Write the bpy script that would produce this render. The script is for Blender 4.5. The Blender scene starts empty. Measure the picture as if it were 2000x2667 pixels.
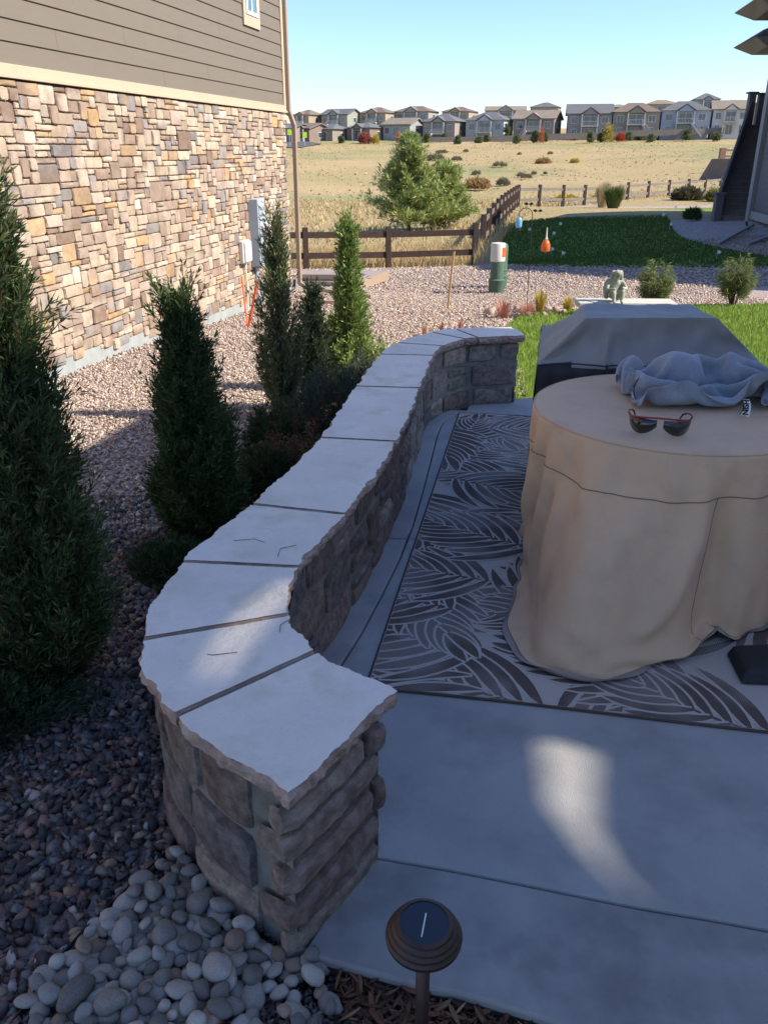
import bpy, math, random
import numpy as np
from mathutils import Vector, Matrix, noise
from mathutils.geometry import delaunay_2d_cdt

S = bpy.context.scene
C = S.collection
rad = math.radians

# ------------------------------------------------------------------ camera
EYE = 1.7
PITCH = 23.6
cd = bpy.data.cameras.new("camera")
cam = bpy.data.objects.new("camera", cd)
C.objects.link(cam)
cam.location = (0, 0, EYE)
cam.rotation_euler = (rad(90 - PITCH), 0, 0)
cd.sensor_fit = 'VERTICAL'
cd.sensor_height = 36
cd.lens = 36 * 2160 / 2667
cd.clip_start = 0.05
cd.clip_end = 3000
S.camera = cam

# ------------------------------------------------------------------ light
SUN_EL, SUN_AZ = 40.0, -13.0          # azimuth measured from +X towards +Y
W = bpy.data.worlds.new("World")
S.world = W
W.use_nodes = True
nt = W.node_tree
bg = nt.nodes['Background']
sky = nt.nodes.new('ShaderNodeTexSky')
sky.sky_type = 'NISHITA'
sky.sun_disc = False
sky.sun_elevation = rad(SUN_EL)
sky.sun_rotation = rad(90 - SUN_AZ)
sky.altitude = 0
sky.air_density = 1.0
sky.dust_density = 0.3
sky.ozone_density = 10.0
air = nt.nodes.new('ShaderNodeMix')
air.data_type = 'RGBA'
air.blend_type = 'MULTIPLY'
air.inputs[0].default_value = 1
air.inputs[7].default_value = (1.0, .84, .80, 1)
nt.links.new(sky.outputs[0], air.inputs[6])
nt.links.new(air.outputs[2], bg.inputs[0])
bg.inputs[1].default_value = 0.15
ld = bpy.data.lights.new("sun", 'SUN')
ld.energy = 3.9
ld.angle = rad(0.53)
ld.color = (1.0, 0.91, 0.77)
sun = bpy.data.objects.new("sun", ld)
C.objects.link(sun)
SV = Vector((math.cos(rad(SUN_EL)) * math.cos(rad(SUN_AZ)), math.cos(rad(SUN_EL)) * math.sin(rad(SUN_AZ)), math.sin(rad(SUN_EL))))
sun.rotation_euler = SV.to_track_quat('Z', 'Y').to_euler()
S.view_settings.view_transform = 'Standard'
S.view_settings.look = 'None'
S.view_settings.gamma = 1
S.view_settings.use_curve_mapping = False
S.view_settings.exposure = 1.10
S.render.engine = 'CYCLES'
S.cycles.max_bounces = 6
S.cycles.diffuse_bounces = 3
S.cycles.transparent_max_bounces = 8
S.cycles.use_denoising = True

# ------------------------------------------------------------------ helpers
FPX = 2160.0
CP, SP = math.cos(rad(PITCH)), math.sin(rad(PITCH))


def ray(px, py):
    v = 1333.5 - py
    return (px - 1000, FPX * CP + v * SP, v * CP - FPX * SP)


def atz(px, py, z):
    r = ray(px, py)
    t = (z - EYE) / r[2]
    return Vector((r[0] * t, r[1] * t, z))


def aty(px, py, y):
    r = ray(px, py)
    t = y / r[1]
    return Vector((r[0] * t, y, EYE + r[2] * t))


def tag(o, label=None, cat=None, group=None, kind=None):
    if label: o['label'] = label
    if cat: o['category'] = cat
    if group: o['group'] = group
    if kind: o['kind'] = kind
    return o


def thing(name, label, cat, loc=(0, 0, 0), rz=0, group=None):
    o = bpy.data.objects.new(name, None)
    o.empty_display_size = 0.1
    C.objects.link(o)
    o.location = loc
    o.rotation_euler = (0, 0, rz)
    return tag(o, label, cat, group)


def mesh_obj(name, V, F, mat=None, parent=None, smooth=False, cols=None, local=False, mats=None, fmi=None):
    me = bpy.data.meshes.new(name)
    V = np.asarray(V, dtype=np.float64).reshape(-1, 3)
    if isinstance(F, np.ndarray) and F.ndim == 2:
        k = F.shape[1]
        me.vertices.add(len(V))
        me.vertices.foreach_set('co', V.astype(np.float32).ravel())
        me.loops.add(F.size)
        me.loops.foreach_set('vertex_index', F.astype(np.int32).ravel())
        me.polygons.add(len(F))
        me.polygons.foreach_set('loop_start', np.arange(0, F.size, k, dtype=np.int32))
        me.polygons.foreach_set('loop_total', np.full(len(F), k, dtype=np.int32))
        me.update(calc_edges=True)
    else:
        me.from_pydata([tuple(v) for v in V.tolist()], [], [tuple(f) for f in F])
    if smooth:
        me.polygons.foreach_set('use_smooth', [True] * len(me.polygons))
    if cols is not None:
        cols = np.asarray(cols, dtype=np.float32)
        if cols.shape[1] == 3:
            cols = np.hstack([cols, np.ones((len(cols), 1), np.float32)])
        a = me.color_attributes.new('col', 'FLOAT_COLOR', 'POINT')
        a.data.foreach_set('color', cols.ravel())
    for m in (mats or ([mat] if mat else [])):
        me.materials.append(m)
    if fmi is not None:
        me.polygons.foreach_set('material_index', list(fmi))
    me.update()
    o = bpy.data.objects.new(name, me)
    C.objects.link(o)
    if parent is not None:
        o.parent = parent
        if not local:
            o.matrix_parent_inverse = (Matrix.Translation(parent.location) @ parent.rotation_euler.to_matrix().to_4x4()).inverted()
    return o


class MB:
    """collects shapes for one mesh object"""
    def __init__(self):
        self.V = []
        self.F = []

    def add(self, V, F):
        n = len(self.V)
        self.V.extend([tuple(v) for v in V])
        self.F.extend([tuple(i + n for i in f) for f in F])
        return self

    def box(self, a, b, rz=0, piv=None):
        x0, y0, z0 = a
        x1, y1, z1 = b
        V = [(x, y, z) for z in (z0, z1) for y in (y0, y1) for x in (x0, x1)]
        if rz:
            px, py = piv or (0, 0)
            c, s = math.cos(rz), math.sin(rz)
            V = [(px + (x - px) * c - (y - py) * s, py + (x - px) * s + (y - py) * c, z) for x, y, z in V]
        return self.add(V, [(0, 2, 3, 1), (4, 5, 7, 6), (0, 1, 5, 4), (1, 3, 7, 5), (3, 2, 6, 7), (2, 0, 4, 6)])

    def hexa(self, P):      # 8 points, same order as box
        return self.add(P, [(0, 2, 3, 1), (4, 5, 7, 6), (0, 1, 5, 4), (1, 3, 7, 5), (3, 2, 6, 7), (2, 0, 4, 6)])

    def beam(self, p, q, w, h, up=(0, 0, 1)):
        p, q = Vector(p), Vector(q)
        d = (q - p).normalized()
        u = Vector(up)
        s = d.cross(u)
        if s.length < 1e-4:
            s = d.cross(Vector((1, 0, 0)))
        s.normalize()
        u = s.cross(d)
        V = []
        for e in (p, q):
            for a, b in ((-1, -1), (1, -1), (1, 1), (-1, 1)):
                V.append(e + s * a * w / 2 + u * b * h / 2)
        return self.add(V, [(3, 2, 1, 0), (4, 5, 6, 7), (0, 1, 5, 4), (1, 2, 6, 5), (2, 3, 7, 6), (3, 0, 4, 7)])

    def tube(self, pts, r, n=8, cap=True):
        pts = [Vector(p) for p in pts]
        rr = r if isinstance(r, (list, tuple)) else [r] * len(pts)
        base = len(self.V)
        nrm = None
        V = []
        for i, p in enumerate(pts):
            d = (pts[min(i + 1, len(pts) - 1)] - pts[max(i - 1, 0)]).normalized()
            if nrm is None:
                nrm = d.orthogonal().normalized()
            else:
                nrm = (nrm - d * nrm.dot(d)).normalized()
            b = d.cross(nrm)
            for k in range(n):
                a = 2 * math.pi * k / n
                V.append(p + (nrm * math.cos(a) + b * math.sin(a)) * rr[i])
        F = []
        for i in range(len(pts) - 1):
            for k in range(n):
                F.append((i * n + k, i * n + (k + 1) % n, (i + 1) * n + (k + 1) % n, (i + 1) * n + k))
        if cap:
            F.append(tuple(range(n - 1, -1, -1)))
            F.append(tuple((len(pts) - 1) * n + k for k in range(n)))
        return self.add(V, F)

    def lathe(self, prof, n=24, c=(0, 0, 0)):
        V = []
        for r, z in prof:
            for k in range(n):
                a = 2 * math.pi * k / n
                V.append((c[0] + r * math.cos(a), c[1] + r * math.sin(a), c[2] + z))
        F = []
        for i in range(len(prof) - 1):
            for k in range(n):
                F.append((i * n + k, i * n + (k + 1) % n, (i + 1) * n + (k + 1) % n, (i + 1) * n + k))
        F.append(tuple(range(n - 1, -1, -1)))
        F.append(tuple((len(prof) - 1) * n + k for k in range(n)))
        return self.add(V, F)

    def prism(self, pts, z0, z1):
        n = len(pts)
        V = [(p[0], p[1], z0) for p in pts] + [(p[0], p[1], z1) for p in pts]
        F = [tuple(range(n - 1, -1, -1)), tuple(range(n, 2 * n))]
        F += [(i, (i + 1) % n, n + (i + 1) % n, n + i) for i in range(n)]
        return self.add(V, F)

    def build(self, name, mat, parent=None, smooth=False, bevel=0, local=False, auto=False):
        o = mesh_obj(name, self.V, self.F, mat, parent, smooth, local=local)
        if auto:
            o.data.polygons.foreach_set('use_smooth', [True] * len(o.data.polygons))
            o.data.set_sharp_from_angle(angle=rad(35))
        if bevel:
            m = o.modifiers.new('bevel', 'BEVEL')
            m.width = bevel
            m.segments = 2
            m.limit_method = 'ANGLE'
        return o


def copy_tree(o, parent=None):
    c = o.copy()
    C.objects.link(c)
    if parent is not None:
        c.parent = parent
    for ch in list(o.children):
        copy_tree(ch, c)
    return c


# ------------------------------------------------------------------ materials
def mat(name, c1=None, c2=None, scale=8, rough=0.85, bump=0, bscale=40, detail=6, attr=False, c3=None, s3=2.0, spec=0.3,
        metal=0, stretch=None, ramp=(0.35, 0.65), objrand=0, sheen=0, transl=0, speck=None, bstr=None, bdist=0.01, t3=(0.5, 0.7)):
    m = bpy.data.materials.new(name)
    m.use_nodes = True
    n = m.node_tree
    N, L = n.nodes, n.links
    b = N['Principled BSDF']
    b.inputs['Roughness'].default_value = rough
    b.inputs['Specular IOR Level'].default_value = spec
    b.inputs['Metallic'].default_value = metal
    tc = N.new('ShaderNodeTexCoord')
    co = tc.outputs['Object']
    if stretch:
        mp = N.new('ShaderNodeMapping')
        mp.inputs['Scale'].default_value = stretch
        L.new(co, mp.inputs[0])
        co = mp.outputs[0]

    def nz(sc, det=detail, ro=0.6):
        t = N.new('ShaderNodeTexNoise')
        t.inputs['Scale'].default_value = sc
        t.inputs['Detail'].default_value = det
        t.inputs['Roughness'].default_value = ro
        L.new(co, t.inputs['Vector'])
        return t.outputs['Fac']

    def rng(v, a, bb, lo=0, hi=1):
        r = N.new('ShaderNodeMapRange')
        r.inputs[1].default_value = a
        r.inputs[2].default_value = bb
        r.inputs[3].default_value = lo
        r.inputs[4].default_value = hi
        L.new(v, r.inputs[0])
        return r.outputs[0]

    def mix(f, a, bb, mode='MIX'):
        x = N.new('ShaderNodeMix')
        x.data_type = 'RGBA'
        x.blend_type = mode
        for i, v in ((0, f), (6, a), (7, bb)):
            if isinstance(v, (int, float)):
                x.inputs[i].default_value = v
            elif isinstance(v, tuple):
                x.inputs[i].default_value = (*v[:3], 1)
            else:
                L.new(v, x.inputs[i])
        return x.outputs[2]

    if attr:
        at = N.new('ShaderNodeAttribute')
        at.attribute_name = 'col'
        col = at.outputs['Color']
        if c2:
            col = mix(rng(nz(scale), *ramp), col, mix(1.0, col, c2, 'MULTIPLY'))
    else:
        col = mix(rng(nz(scale), *ramp), c1, c2 or c1)
    if c3:
        col = mix(rng(nz(s3, 4), *t3), col, c3)
    if speck:
        sc_, amt, colr = speck
        v = N.new('ShaderNodeTexVoronoi')
        v.inputs['Scale'].default_value = sc_
        L.new(co, v.inputs['Vector'])
        col = mix(rng(v.outputs['Distance'], amt, amt * 0.6, 0, 1), col, colr)
    if objrand:
        oi = N.new('ShaderNodeObjectInfo')
        hv = N.new('ShaderNodeHueSaturation')
        L.new(rng(oi.outputs['Random'], 0, 1, 1 - objrand, 1 + objrand), hv.inputs['Value'])
        L.new(col, hv.inputs['Color'])
        col = hv.outputs[0]
    L.new(col, b.inputs['Base Color'])
    if bump:
        bp = N.new('ShaderNodeBump')
        bp.inputs['Strength'].default_value = bump
        bp.inputs['Distance'].default_value = bdist
        hgt = nz(bscale, 8, 0.65)
        if bstr:
            mq = N.new('ShaderNodeMapping')
            mq.inputs['Scale'].default_value = bstr
            mq.inputs['Rotation'].default_value = (0, 0, rad(10))
            L.new(tc.outputs['Object'], mq.inputs[0])
            L.new(mq.outputs[0], hgt.node.inputs['Vector'])
        L.new(hgt, bp.inputs['Height'])
        L.new(bp.outputs[0], b.inputs['Normal'])
    if sheen:
        b.inputs['Sheen Weight'].default_value = sheen
        b.inputs['Sheen Roughness'].default_value = 0.5
    if transl:
        tr = N.new('ShaderNodeBsdfTranslucent')
        L.new(col, tr.inputs[0])
        ms = N.new('ShaderNodeMixShader')
        ms.inputs[0].default_value = transl
        L.new(b.outputs[0], ms.inputs[1])
        L.new(tr.outputs[0], ms.inputs[2])
        L.new(ms.outputs[0], N['Material Output'].inputs[0])
    return m


M = {}
M['prairie'] = mat('prairie', (.42, .31, .17), (.33, .27, .13), scale=.06, c3=(.25, .25, .12), s3=.022, bump=.6, bscale=2.5, bdist=.3, rough=.95, spec=.05, t3=(.5, .62))
M['gravel_far'] = mat('gravel_far', (.50, .40, .36), (.22, .17, .16), scale=38, detail=3, bump=1.0, bscale=38, bdist=.02, rough=.9, c3=(.60, .48, .41), s3=11, spec=.1)
M['gravel_rock'] = mat('gravel_rock', None, (.70, .68, .68), scale=60, attr=True, bump=.5, bscale=110, bdist=.004, rough=.8, spec=.3)
M['soil'] = mat('soil', (.065, .045, .032), (.03, .02, .015), scale=30, bump=.8, bscale=60)
M['chip'] = mat('chip', None, (.55, .5, .45), scale=30, attr=True, stretch=None, bump=.5, bscale=120, bdist=.003, rough=.85)
M['lawn'] = mat('lawn', (.17, .24, .045), (.12, .18, .03), scale=3.0, c3=(.22, .25, .07), s3=.8, bump=.6, bscale=60, bdist=.03, rough=.95, spec=.1)
M['blade'] = mat('blade', None, attr=True, rough=.6, spec=.25, transl=.35)
M['dry'] = mat('dry', None, attr=True, rough=.8, spec=.1, transl=.3)
M['concrete'] = mat('concrete', (.42, .41, .39), (.345, .34, .325), scale=3.3, c3=(.28, .275, .265), s3=2.6, bump=.7, bscale=60, bdist=.004, rough=.82, t3=(.50, .72), speck=(120, .085, (.14, .14, .135)), bstr=(7, .8, 1))
M['concrete_worn'] = mat('concrete_worn', (.34, .33, .31), (.235, .23, .22), scale=5, c3=(.165, .16, .155), s3=3.2, bump=.5, bscale=70, bdist=.003, rough=.75, t3=(.5, .75))
M['dark_gap'] = mat('dark_gap', (.03, .03, .03))
M['cap_top'] = mat('cap_top', (.90, .81, .70), (.80, .72, .62), scale=3.5, c3=(.72, .67, .54), s3=5.5, bump=1.0, bscale=18, bdist=.016, rough=.7, t3=(.52, .66), detail=9, speck=(55, .06, (.30, .24, .18)))
M['cap_edge'] = mat('cap_edge', (.50, .36, .28), (.36, .25, .20), scale=25, bump=1.0, bscale=60, bdist=.008, rough=.85, c3=(.60, .50, .42), s3=9)
M['mortar'] = mat('mortar', (.31, .295, .25), (.21, .20, .165), scale=14, bump=1.0, bscale=150, bdist=.006, rough=.95)
M['wall_stone'] = mat('wall_stone', None, (.52, .50, .48), scale=24, attr=True, ramp=(.38, .64), speck=(90, .09, (.12, .10, .09)), bump=1.0, bscale=38, bdist=.018, rough=.85, detail=9)
M['house_stone'] = mat('house_stone', None, (.72, .69, .66), scale=9, attr=True, bump=.8, bscale=40, bdist=.010, rough=.9, detail=7)
M['siding'] = mat('siding', (.18, .152, .118), (.172, .145, .112), scale=3, rough=.65, spec=.3, stretch=(1, 1, 6))
M['trim'] = mat('trim', (.50, .40, .28), (.47, .375, .265), scale=4, rough=.6)
M['downspout'] = mat('downspout', (.37, .27, .19), (.34, .25, .18), scale=4, rough=.4, spec=.5)
M['found'] = mat('found', (.36, .38, .37), (.29, .31, .30), scale=5, bump=.3, bscale=60)
M['glass'] = mat('glass', (.03, .045, .06), (.05, .07, .09), scale=1.5, rough=.06, spec=.9)
M['glass_near'] = mat('glass_near', (.22, .42, .44), (.10, .18, .24), scale=1.2, rough=.08, spec=.8)
M['white'] = mat('white', (.75, .74, .70), rough=.5)
M['metergrey'] = mat('metergrey', (.40, .46, .52), (.37, .43, .49), scale=6, rough=.45, spec=.5)
M['orange'] = mat('orange', (.75, .12, .03), rough=.5)
M['wood_lath'] = mat('wood_lath', (.55, .38, .20), (.46, .31, .17), scale=20, stretch=(1, 1, .1))
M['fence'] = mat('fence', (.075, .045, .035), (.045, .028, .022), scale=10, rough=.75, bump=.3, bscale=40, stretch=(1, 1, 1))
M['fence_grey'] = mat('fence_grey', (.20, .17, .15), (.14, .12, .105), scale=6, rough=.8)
M['juniper'] = mat('juniper', None, attr=True, rough=.6, spec=.2, transl=.18)
M['bark'] = mat('bark', (.12, .07, .045), (.06, .04, .028), scale=30, bump=.8, bscale=60)
M['grill_skylit'] = mat('grill_skylit', (.31, .30, .285), (.27, .26, .245), scale=5, rough=.62, bump=.12, bscale=300, bdist=.002, spec=.4)  # paler copy of the cover fabric, sky light on top put into the colour
M['grill_shade_trim'] = mat('grill_shade_trim', (.030, .031, .036), (.022, .023, .027), scale=5, rough=.55, spec=.4)  # darker copy, shade on the upright faces put into the colour; also trim
M['cover'] = mat('cover', (.72, .475, .285), (.66, .44, .27), scale=3, rough=.75, bump=.5, bscale=160, bdist=.0016, sheen=.15, c3=(.60, .40, .25), s3=7)
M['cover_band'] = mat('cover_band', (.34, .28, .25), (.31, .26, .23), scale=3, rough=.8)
M['seam'] = mat('seam', (.27, .18, .115), rough=.9)
M['sweat'] = mat('sweat', (.30, .325, .37), (.21, .23, .27), scale=260, rough=.95, sheen=.4, bump=.25, bscale=350, bdist=.002, c3=(.34, .36, .40), s3=12)
M['navy'] = mat('navy', (.02, .02, .05), rough=.9)
M['tape_white'] = mat('tape_white', (.78, .78, .78), rough=.8)
M['ink'] = mat('ink', (.015, .015, .02), rough=.8)
M['red_frame'] = mat('red_frame', (.32, .012, .025), rough=.18, spec=.7, metal=.3)
M['lens'] = mat('lens', (.015, .016, .018), rough=.05, spec=.9)
M['rubber'] = mat('rubber', (.025, .025, .027), rough=.5)
M['silver'] = mat('silver', (.6, .58, .54), rough=.3, metal=.8)
M['bronze'] = mat('bronze', (.075, .048, .038), (.055, .036, .03), scale=30, rough=.42, metal=.35, spec=.4, bump=.15, bscale=60)
M['panel'] = mat('panel', (.010, .014, .022), rough=.12, spec=.7)
M['black_metal'] = mat('black_metal', (.03, .03, .032), rough=.45)
M['ped_green'] = mat('ped_green', (.085, .15, .10), (.075, .13, .09), scale=8, rough=.55)
M['ped_white'] = mat('ped_white', (.62, .60, .52), rough=.55)
M['statue'] = mat('statue', (.42, .42, .35), (.26, .27, .22), scale=14, rough=.9, bump=.6, bscale=60)
M['bench'] = mat('bench', (.55, .53, .47), (.47, .46, .41), scale=8, rough=.9, bump=.4, bscale=50)
M['bottle_blue'] = mat('bottle_blue', (.25, .55, .75), rough=.15, spec=.6, transl=.4)
M['bottle_orange'] = mat('bottle_orange', (.80, .22, .05), rough=.15, spec=.6, transl=.4)
M['leaf'] = mat('leaf', None, attr=True, rough=.65, spec=.2, transl=.3)
M['road'] = mat('road', (.10, .10, .105), rough=.9)
M['walk'] = mat('walk', (.42, .40, .36), rough=.9)
M['bounce_wall'] = mat('bounce_wall', (.78, .76, .72), rough=.8)  # pale wall colour chosen to bounce extra fill light onto the patio
M['n_siding'] = mat('n_siding', (.155, .135, .13), (.145, .127, .12), scale=3, rough=.7)
M['n_trim'] = mat('n_trim', (.30, .27, .25), rough=.7)
M['stair_wood'] = mat('stair_wood', (.20, .16, .13), (.15, .12, .10), scale=6, rough=.8)
M['roof_grey'] = mat('roof_grey', (.16, .145, .135), (.12, .11, .105), scale=1.2, rough=.95)
M['flag'] = mat('flag', (.8, .8, .8), rough=.7, transl=.3)
M['cobble_speck'] = mat('cobble_speck', (.42, .39, .34), (.27, .255, .225), scale=12, speck=(150, .35, (.08, .08, .08)), rough=.7, bump=.3, bscale=120, bdist=.002, objrand=.25)
M['cobble_grey'] = mat('cobble_grey', (.26, .245, .215), (.17, .16, .145), scale=9, rough=.65, bump=.3, bscale=90, bdist=.002, objrand=.35)
M['cobble_tan'] = mat('cobble_tan', (.30, .22, .16), (.22, .17, .135), scale=9, rough=.7, bump=.3, bscale=90, bdist=.002, objrand=.3)
M['cobble_pale'] = mat('cobble_pale', (.50, .465, .40), (.37, .345, .30), scale=9, rough=.7, bump=.3, bscale=90, bdist=.002, objrand=.2, speck=(120, .2, (.18, .18, .17)))


def rug_mat(name, c1, c2, thr):
    m = bpy.data.materials.new(name)
    m.use_nodes = True
    n = m.node_tree
    N, L = n.nodes, n.links
    b = N['Principled BSDF']
    b.inputs['Roughness'].default_value = .95
    b.inputs['Specular IOR Level'].default_value = .1
    tc = N.new('ShaderNodeTexCoord')
    mp = N.new('ShaderNodeMapping')
    mp.inputs['Rotation'].default_value = (0, 0, rad(10.3))
    mp.inputs['Scale'].default_value = (310, 150, 1)
    L.new(tc.outputs['Object'], mp.inputs[0])
    ck = N.new('ShaderNodeTexChecker')
    ck.inputs['Scale'].default_value = 1
    L.new(mp.outputs[0], ck.inputs[0])
    nz = N.new('ShaderNodeTexNoise')
    nz.inputs['Scale'].default_value = 3.0
    nz.inputs['Detail'].default_value = 2
    L.new(tc.outputs['Object'], nz.inputs[0])
    mr = N.new('ShaderNodeMapRange')
    mr.inputs[1].default_value = .45
    mr.inputs[2].default_value = .58
    mr.inputs[3].default_value = thr[0]
    mr.inputs[4].default_value = thr[1]
    L.new(nz.outputs[0], mr.inputs[0])
    mu = N.new('ShaderNodeMath')
    mu.operation = 'MULTIPLY'
    L.new(ck.outputs['Fac'], mu.inputs[0])
    L.new(mr.outputs[0], mu.inputs[1])
    mx = N.new('ShaderNodeMix')
    mx.data_type = 'RGBA'
    mx.inputs[6].default_value = (*c1, 1)
    mx.inputs[7].default_value = (*c2, 1)
    L.new(mu.outputs[0], mx.inputs[0])
    L.new(mx.outputs[2], b.inputs['Base Color'])
    bp = N.new('ShaderNodeBump')
    bp.inputs['Strength'].default_value = .4
    bp.inputs['Distance'].default_value = .002
    L.new(ck.outputs['Fac'], bp.inputs['Height'])
    L.new(bp.outputs[0], b.inputs['Normal'])
    return m


M['rug_light'] = rug_mat('rug_light', (.56, .49, .42), (.22, .175, .15), (.25, .45))
M['rug_dark'] = rug_mat('rug_dark', (.11, .078, .066), (.46, .40, .35), (.12, .75))
M['rug_edge'] = mat('rug_edge', (.10, .065, .05), rough=.95)

# ------------------------------------------------------------------ terrain
CTRL = [(-.6, 1.3, -.05), (0, 1, -.05), (-.5, 0, -.04), (1, 0, -.05), (4, 0, -.06), (-2, -1, -.05), (-3, 0, -.1), (4, 3, -.06), (1, 3, -.07),
        (.9, 6.2, -.06), (3, 6, -.06), (-1.3, 2.5, -.09), (-.9, 3.8, -.15), (-.5, 5, -.19), (-2, 6.5, -.30), (-.3, 7.6, -.3), (0, 10, -.42),
        (4, 9, -.2), (2.2, 12.6, -.55), (5, 12.8, -.5), (-3.06, 9.65, -.47), (-2.5, 12.1, -.62), (-1.72, 15.96, -.77), (-3.5, 7.5, -.42),
        (-4.06, 4.95, -.3), (-4.7, 1, -.2), (2.25, 17, -.93), (0, 17, -.93), (7.9, 17, -.8), (7.5, 19.3, -.85), (4, 22, -1.0), (2.77, 26, -1.5),
        (-2.3, 25, -1.5), (-8, 20, -1.1), (-8, 26, -1.6), (6.9, 38, -1.15), (7.6, 50, -1.3), (13, 54, -1.45), (20, 60, -1.4), (27, 68, -1.45),
        (13, 31, -.6), (12, 25, -.7), (16, 38, -.9), (25, 45, -1.2), (20, 10, -.3), (-2, 38, -1.7), (-10, 38, -1.9), (0, 80, -2.6), (-25, 80, -1.6), (30, 90, -1.6),
        (60, 100, -.6), (0, 110, -2.0), (-50, 110, .2), (-40, 50, -1.5), (-60, 20, -1), (60, 50, -.5), (0, 150, 0), (-60, 150, 1.6), (60, 150, .8), (120, 150, 2),
        (0, 200, 2.4), (-60, 200, 3.1), (80, 200, 3.2), (0, 240, 4.9), (-80, 240, 5.2), (100, 240, 5.4), (0, 300, 7.5), (-100, 300, 7), (120, 300, 9),
        (0, 420, 9), (200, 420, 10), (-200, 420, 8), (0, 900, 4), (900, 900, 4), (-900, 900, 4), (900, 0, 0), (-900, 0, 0), (0, -300, -1), (-30, -20, -.5), (30, -20, -.3)]
_cp = np.array(CTRL, float)


def _ker(d):
    return np.sqrt(d * d + 4.0)


_D = _ker(np.hypot(_cp[:, None, 0] - _cp[None, :, 0], _cp[:, None, 1] - _cp[None, :, 1]))
_w = np.linalg.solve(_D + np.eye(len(_cp)) * 1e-3, _cp[:, 2])


def gz(x, y):
    x = np.asarray(x, float)
    y = np.asarray(y, float)
    sh = x.shape
    X, Y = x.ravel(), y.ravel()
    out = np.empty(len(X))
    for i in range(0, len(X), 20000):
        d = _ker(np.hypot(X[i:i + 20000, None] - _cp[None, :, 0], Y[i:i + 20000, None] - _cp[None, :, 1]))
        out[i:i + 20000] = d @ _w
    return out.reshape(sh)


def g1(x, y):
    return float(gz(np.array([x]), np.array([y]))[0])


def inside(P, x, y):
    P = np.asarray([(p[0], p[1]) for p in P])
    r = np.zeros(np.shape(x), bool)
    j = len(P) - 1
    for i in range(len(P)):
        xi, yi = P[i]
        xj, yj = P[j]
        c = ((yi > y) != (yj > y)) & (x < (xj - xi) * (y - yi) / (yj - yi + 1e-12) + xi)
        r ^= c
        j = i
    return r


def resample(P, step, closed=False):
    P = [Vector((p[0], p[1])) for p in P]
    if closed: P = P + [P[0]]
    out = []
    for a, b in zip(P[:-1], P[1:]):
        n = max(1, int(math.ceil((b - a).length / step)))
        out += [a.lerp(b, k / n) for k in range(n)]
    if not closed: out.append(P[-1])
    return out


def catmull(P, n=8, closed=False):
    P = [Vector((p[0], p[1])) for p in P]
    out = []
    m = len(P)
    for i in range(m if closed else m - 1):
        p1, p2 = P[i], P[(i + 1) % m]
        p0 = P[i - 1] if (i > 0 or closed) else p1 * 2 - p2
        p3 = P[(i + 2) % m] if (i + 2 < m or closed) else p2 * 2 - p1
        for k in range(n):
            t = k / n
            out.append(.5 * ((2 * p1) + (p2 - p0) * t + (2 * p0 - 5 * p1 + 4 * p2 - p3) * t * t + (3 * p1 - p0 - 3 * p2 + p3) * t ** 3))
    if not closed: out.append(P[-1])
    return out


def sheet(name, poly, dz, step, mt, kind='structure', bstep=None, amp=0):
    B = resample(poly, bstep or step, True)
    xs = np.array([p.x for p in B]); ys = np.array([p.y for p in B])
    gx, gy = np.meshgrid(np.arange(xs.min() + step / 2, xs.max(), step), np.arange(ys.min() + step / 2, ys.max(), step))
    gx, gy = gx.ravel(), gy.ravel()
    k = inside(B, gx, gy)
    pts = [Vector((p.x, p.y)) for p in B] + [Vector((float(a), float(b))) for a, b in zip(gx[k], gy[k])]
    n = len(B)
    vs, es, fs, *_ = delaunay_2d_cdt(pts, [(i, (i + 1) % n) for i in range(n)], [], 1, 1e-5)
    X = np.array([v[0] for v in vs]); Y = np.array([v[1] for v in vs])
    Z = gz(X, Y) + dz
    if amp:
        Z += amp * np.sin(X * 9.1 + 2 * np.sin(Y * 5)) * np.sin(Y * 8.3 + X)
    o = mesh_obj(name, np.stack([X, Y, Z], 1), [tuple(f) for f in fs], mt, smooth=True)
    o['kind'] = kind
    return o


# whole terrain as one sheet reaching the horizon
u = np.linspace(-1, 1, 171)
gx = np.sinh(u * 6.0) / math.sinh(6.0) * 1400
v = np.linspace(-.62, 1, 190)
gy = np.sinh(v * 5.6) / math.sinh(5.6) * 1500 + 4
GX, GY = np.meshgrid(gx, gy)
GZ = gz(GX, GY) - .02
rs = np.random.RandomState(1)
for (x0, x1, y0, y1, s_) in ((-200, 200, 28, 250, .25),):
    mk = (GY > 30) & (GY < 240)
    GZ += np.where(mk, .12 * np.sin(GX * .21 + 1.3 * np.sin(GY * .13)) * np.sin(GY * .17 + .6 * np.sin(GX * .11)), 0)
GZ -= np.where((GY < 24) & (GX > -12) & (GX < 12), .07, 0)      # bedding level under patio, gravel and lawn
n0, n1 = GX.shape
idx = np.arange(n0 * n1).reshape(n0, n1)
F = np.stack([idx[:-1, :-1], idx[:-1, 1:], idx[1:, 1:], idx[1:, :-1]], -1).reshape(-1, 4)
tag(mesh_obj('ground', np.stack([GX, GY, GZ], -1).reshape(-1, 3), F, M['prairie'], smooth=True), kind='structure')

# ------------------------------------------------------------------ neighbouring stone house on the left
HA = rad(12)
HD = 5.0
DIRV = np.array([math.sin(HA), math.cos(HA)])
NRM = np.array([math.cos(HA), -math.sin(HA)])        # faces the camera side


def hw(s, off, z):
    p = DIRV * s + NRM * (-HD + off)
    return (p[0], p[1], z)


S0, S1 = -1.0, 15.25
ZT = 2.27
rng = random.Random(4)
house = thing('stone_house', 'house with beige lap siding above mixed tan, brown and grey stone veneer', 'house', hw(7, -4, -.5))


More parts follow.
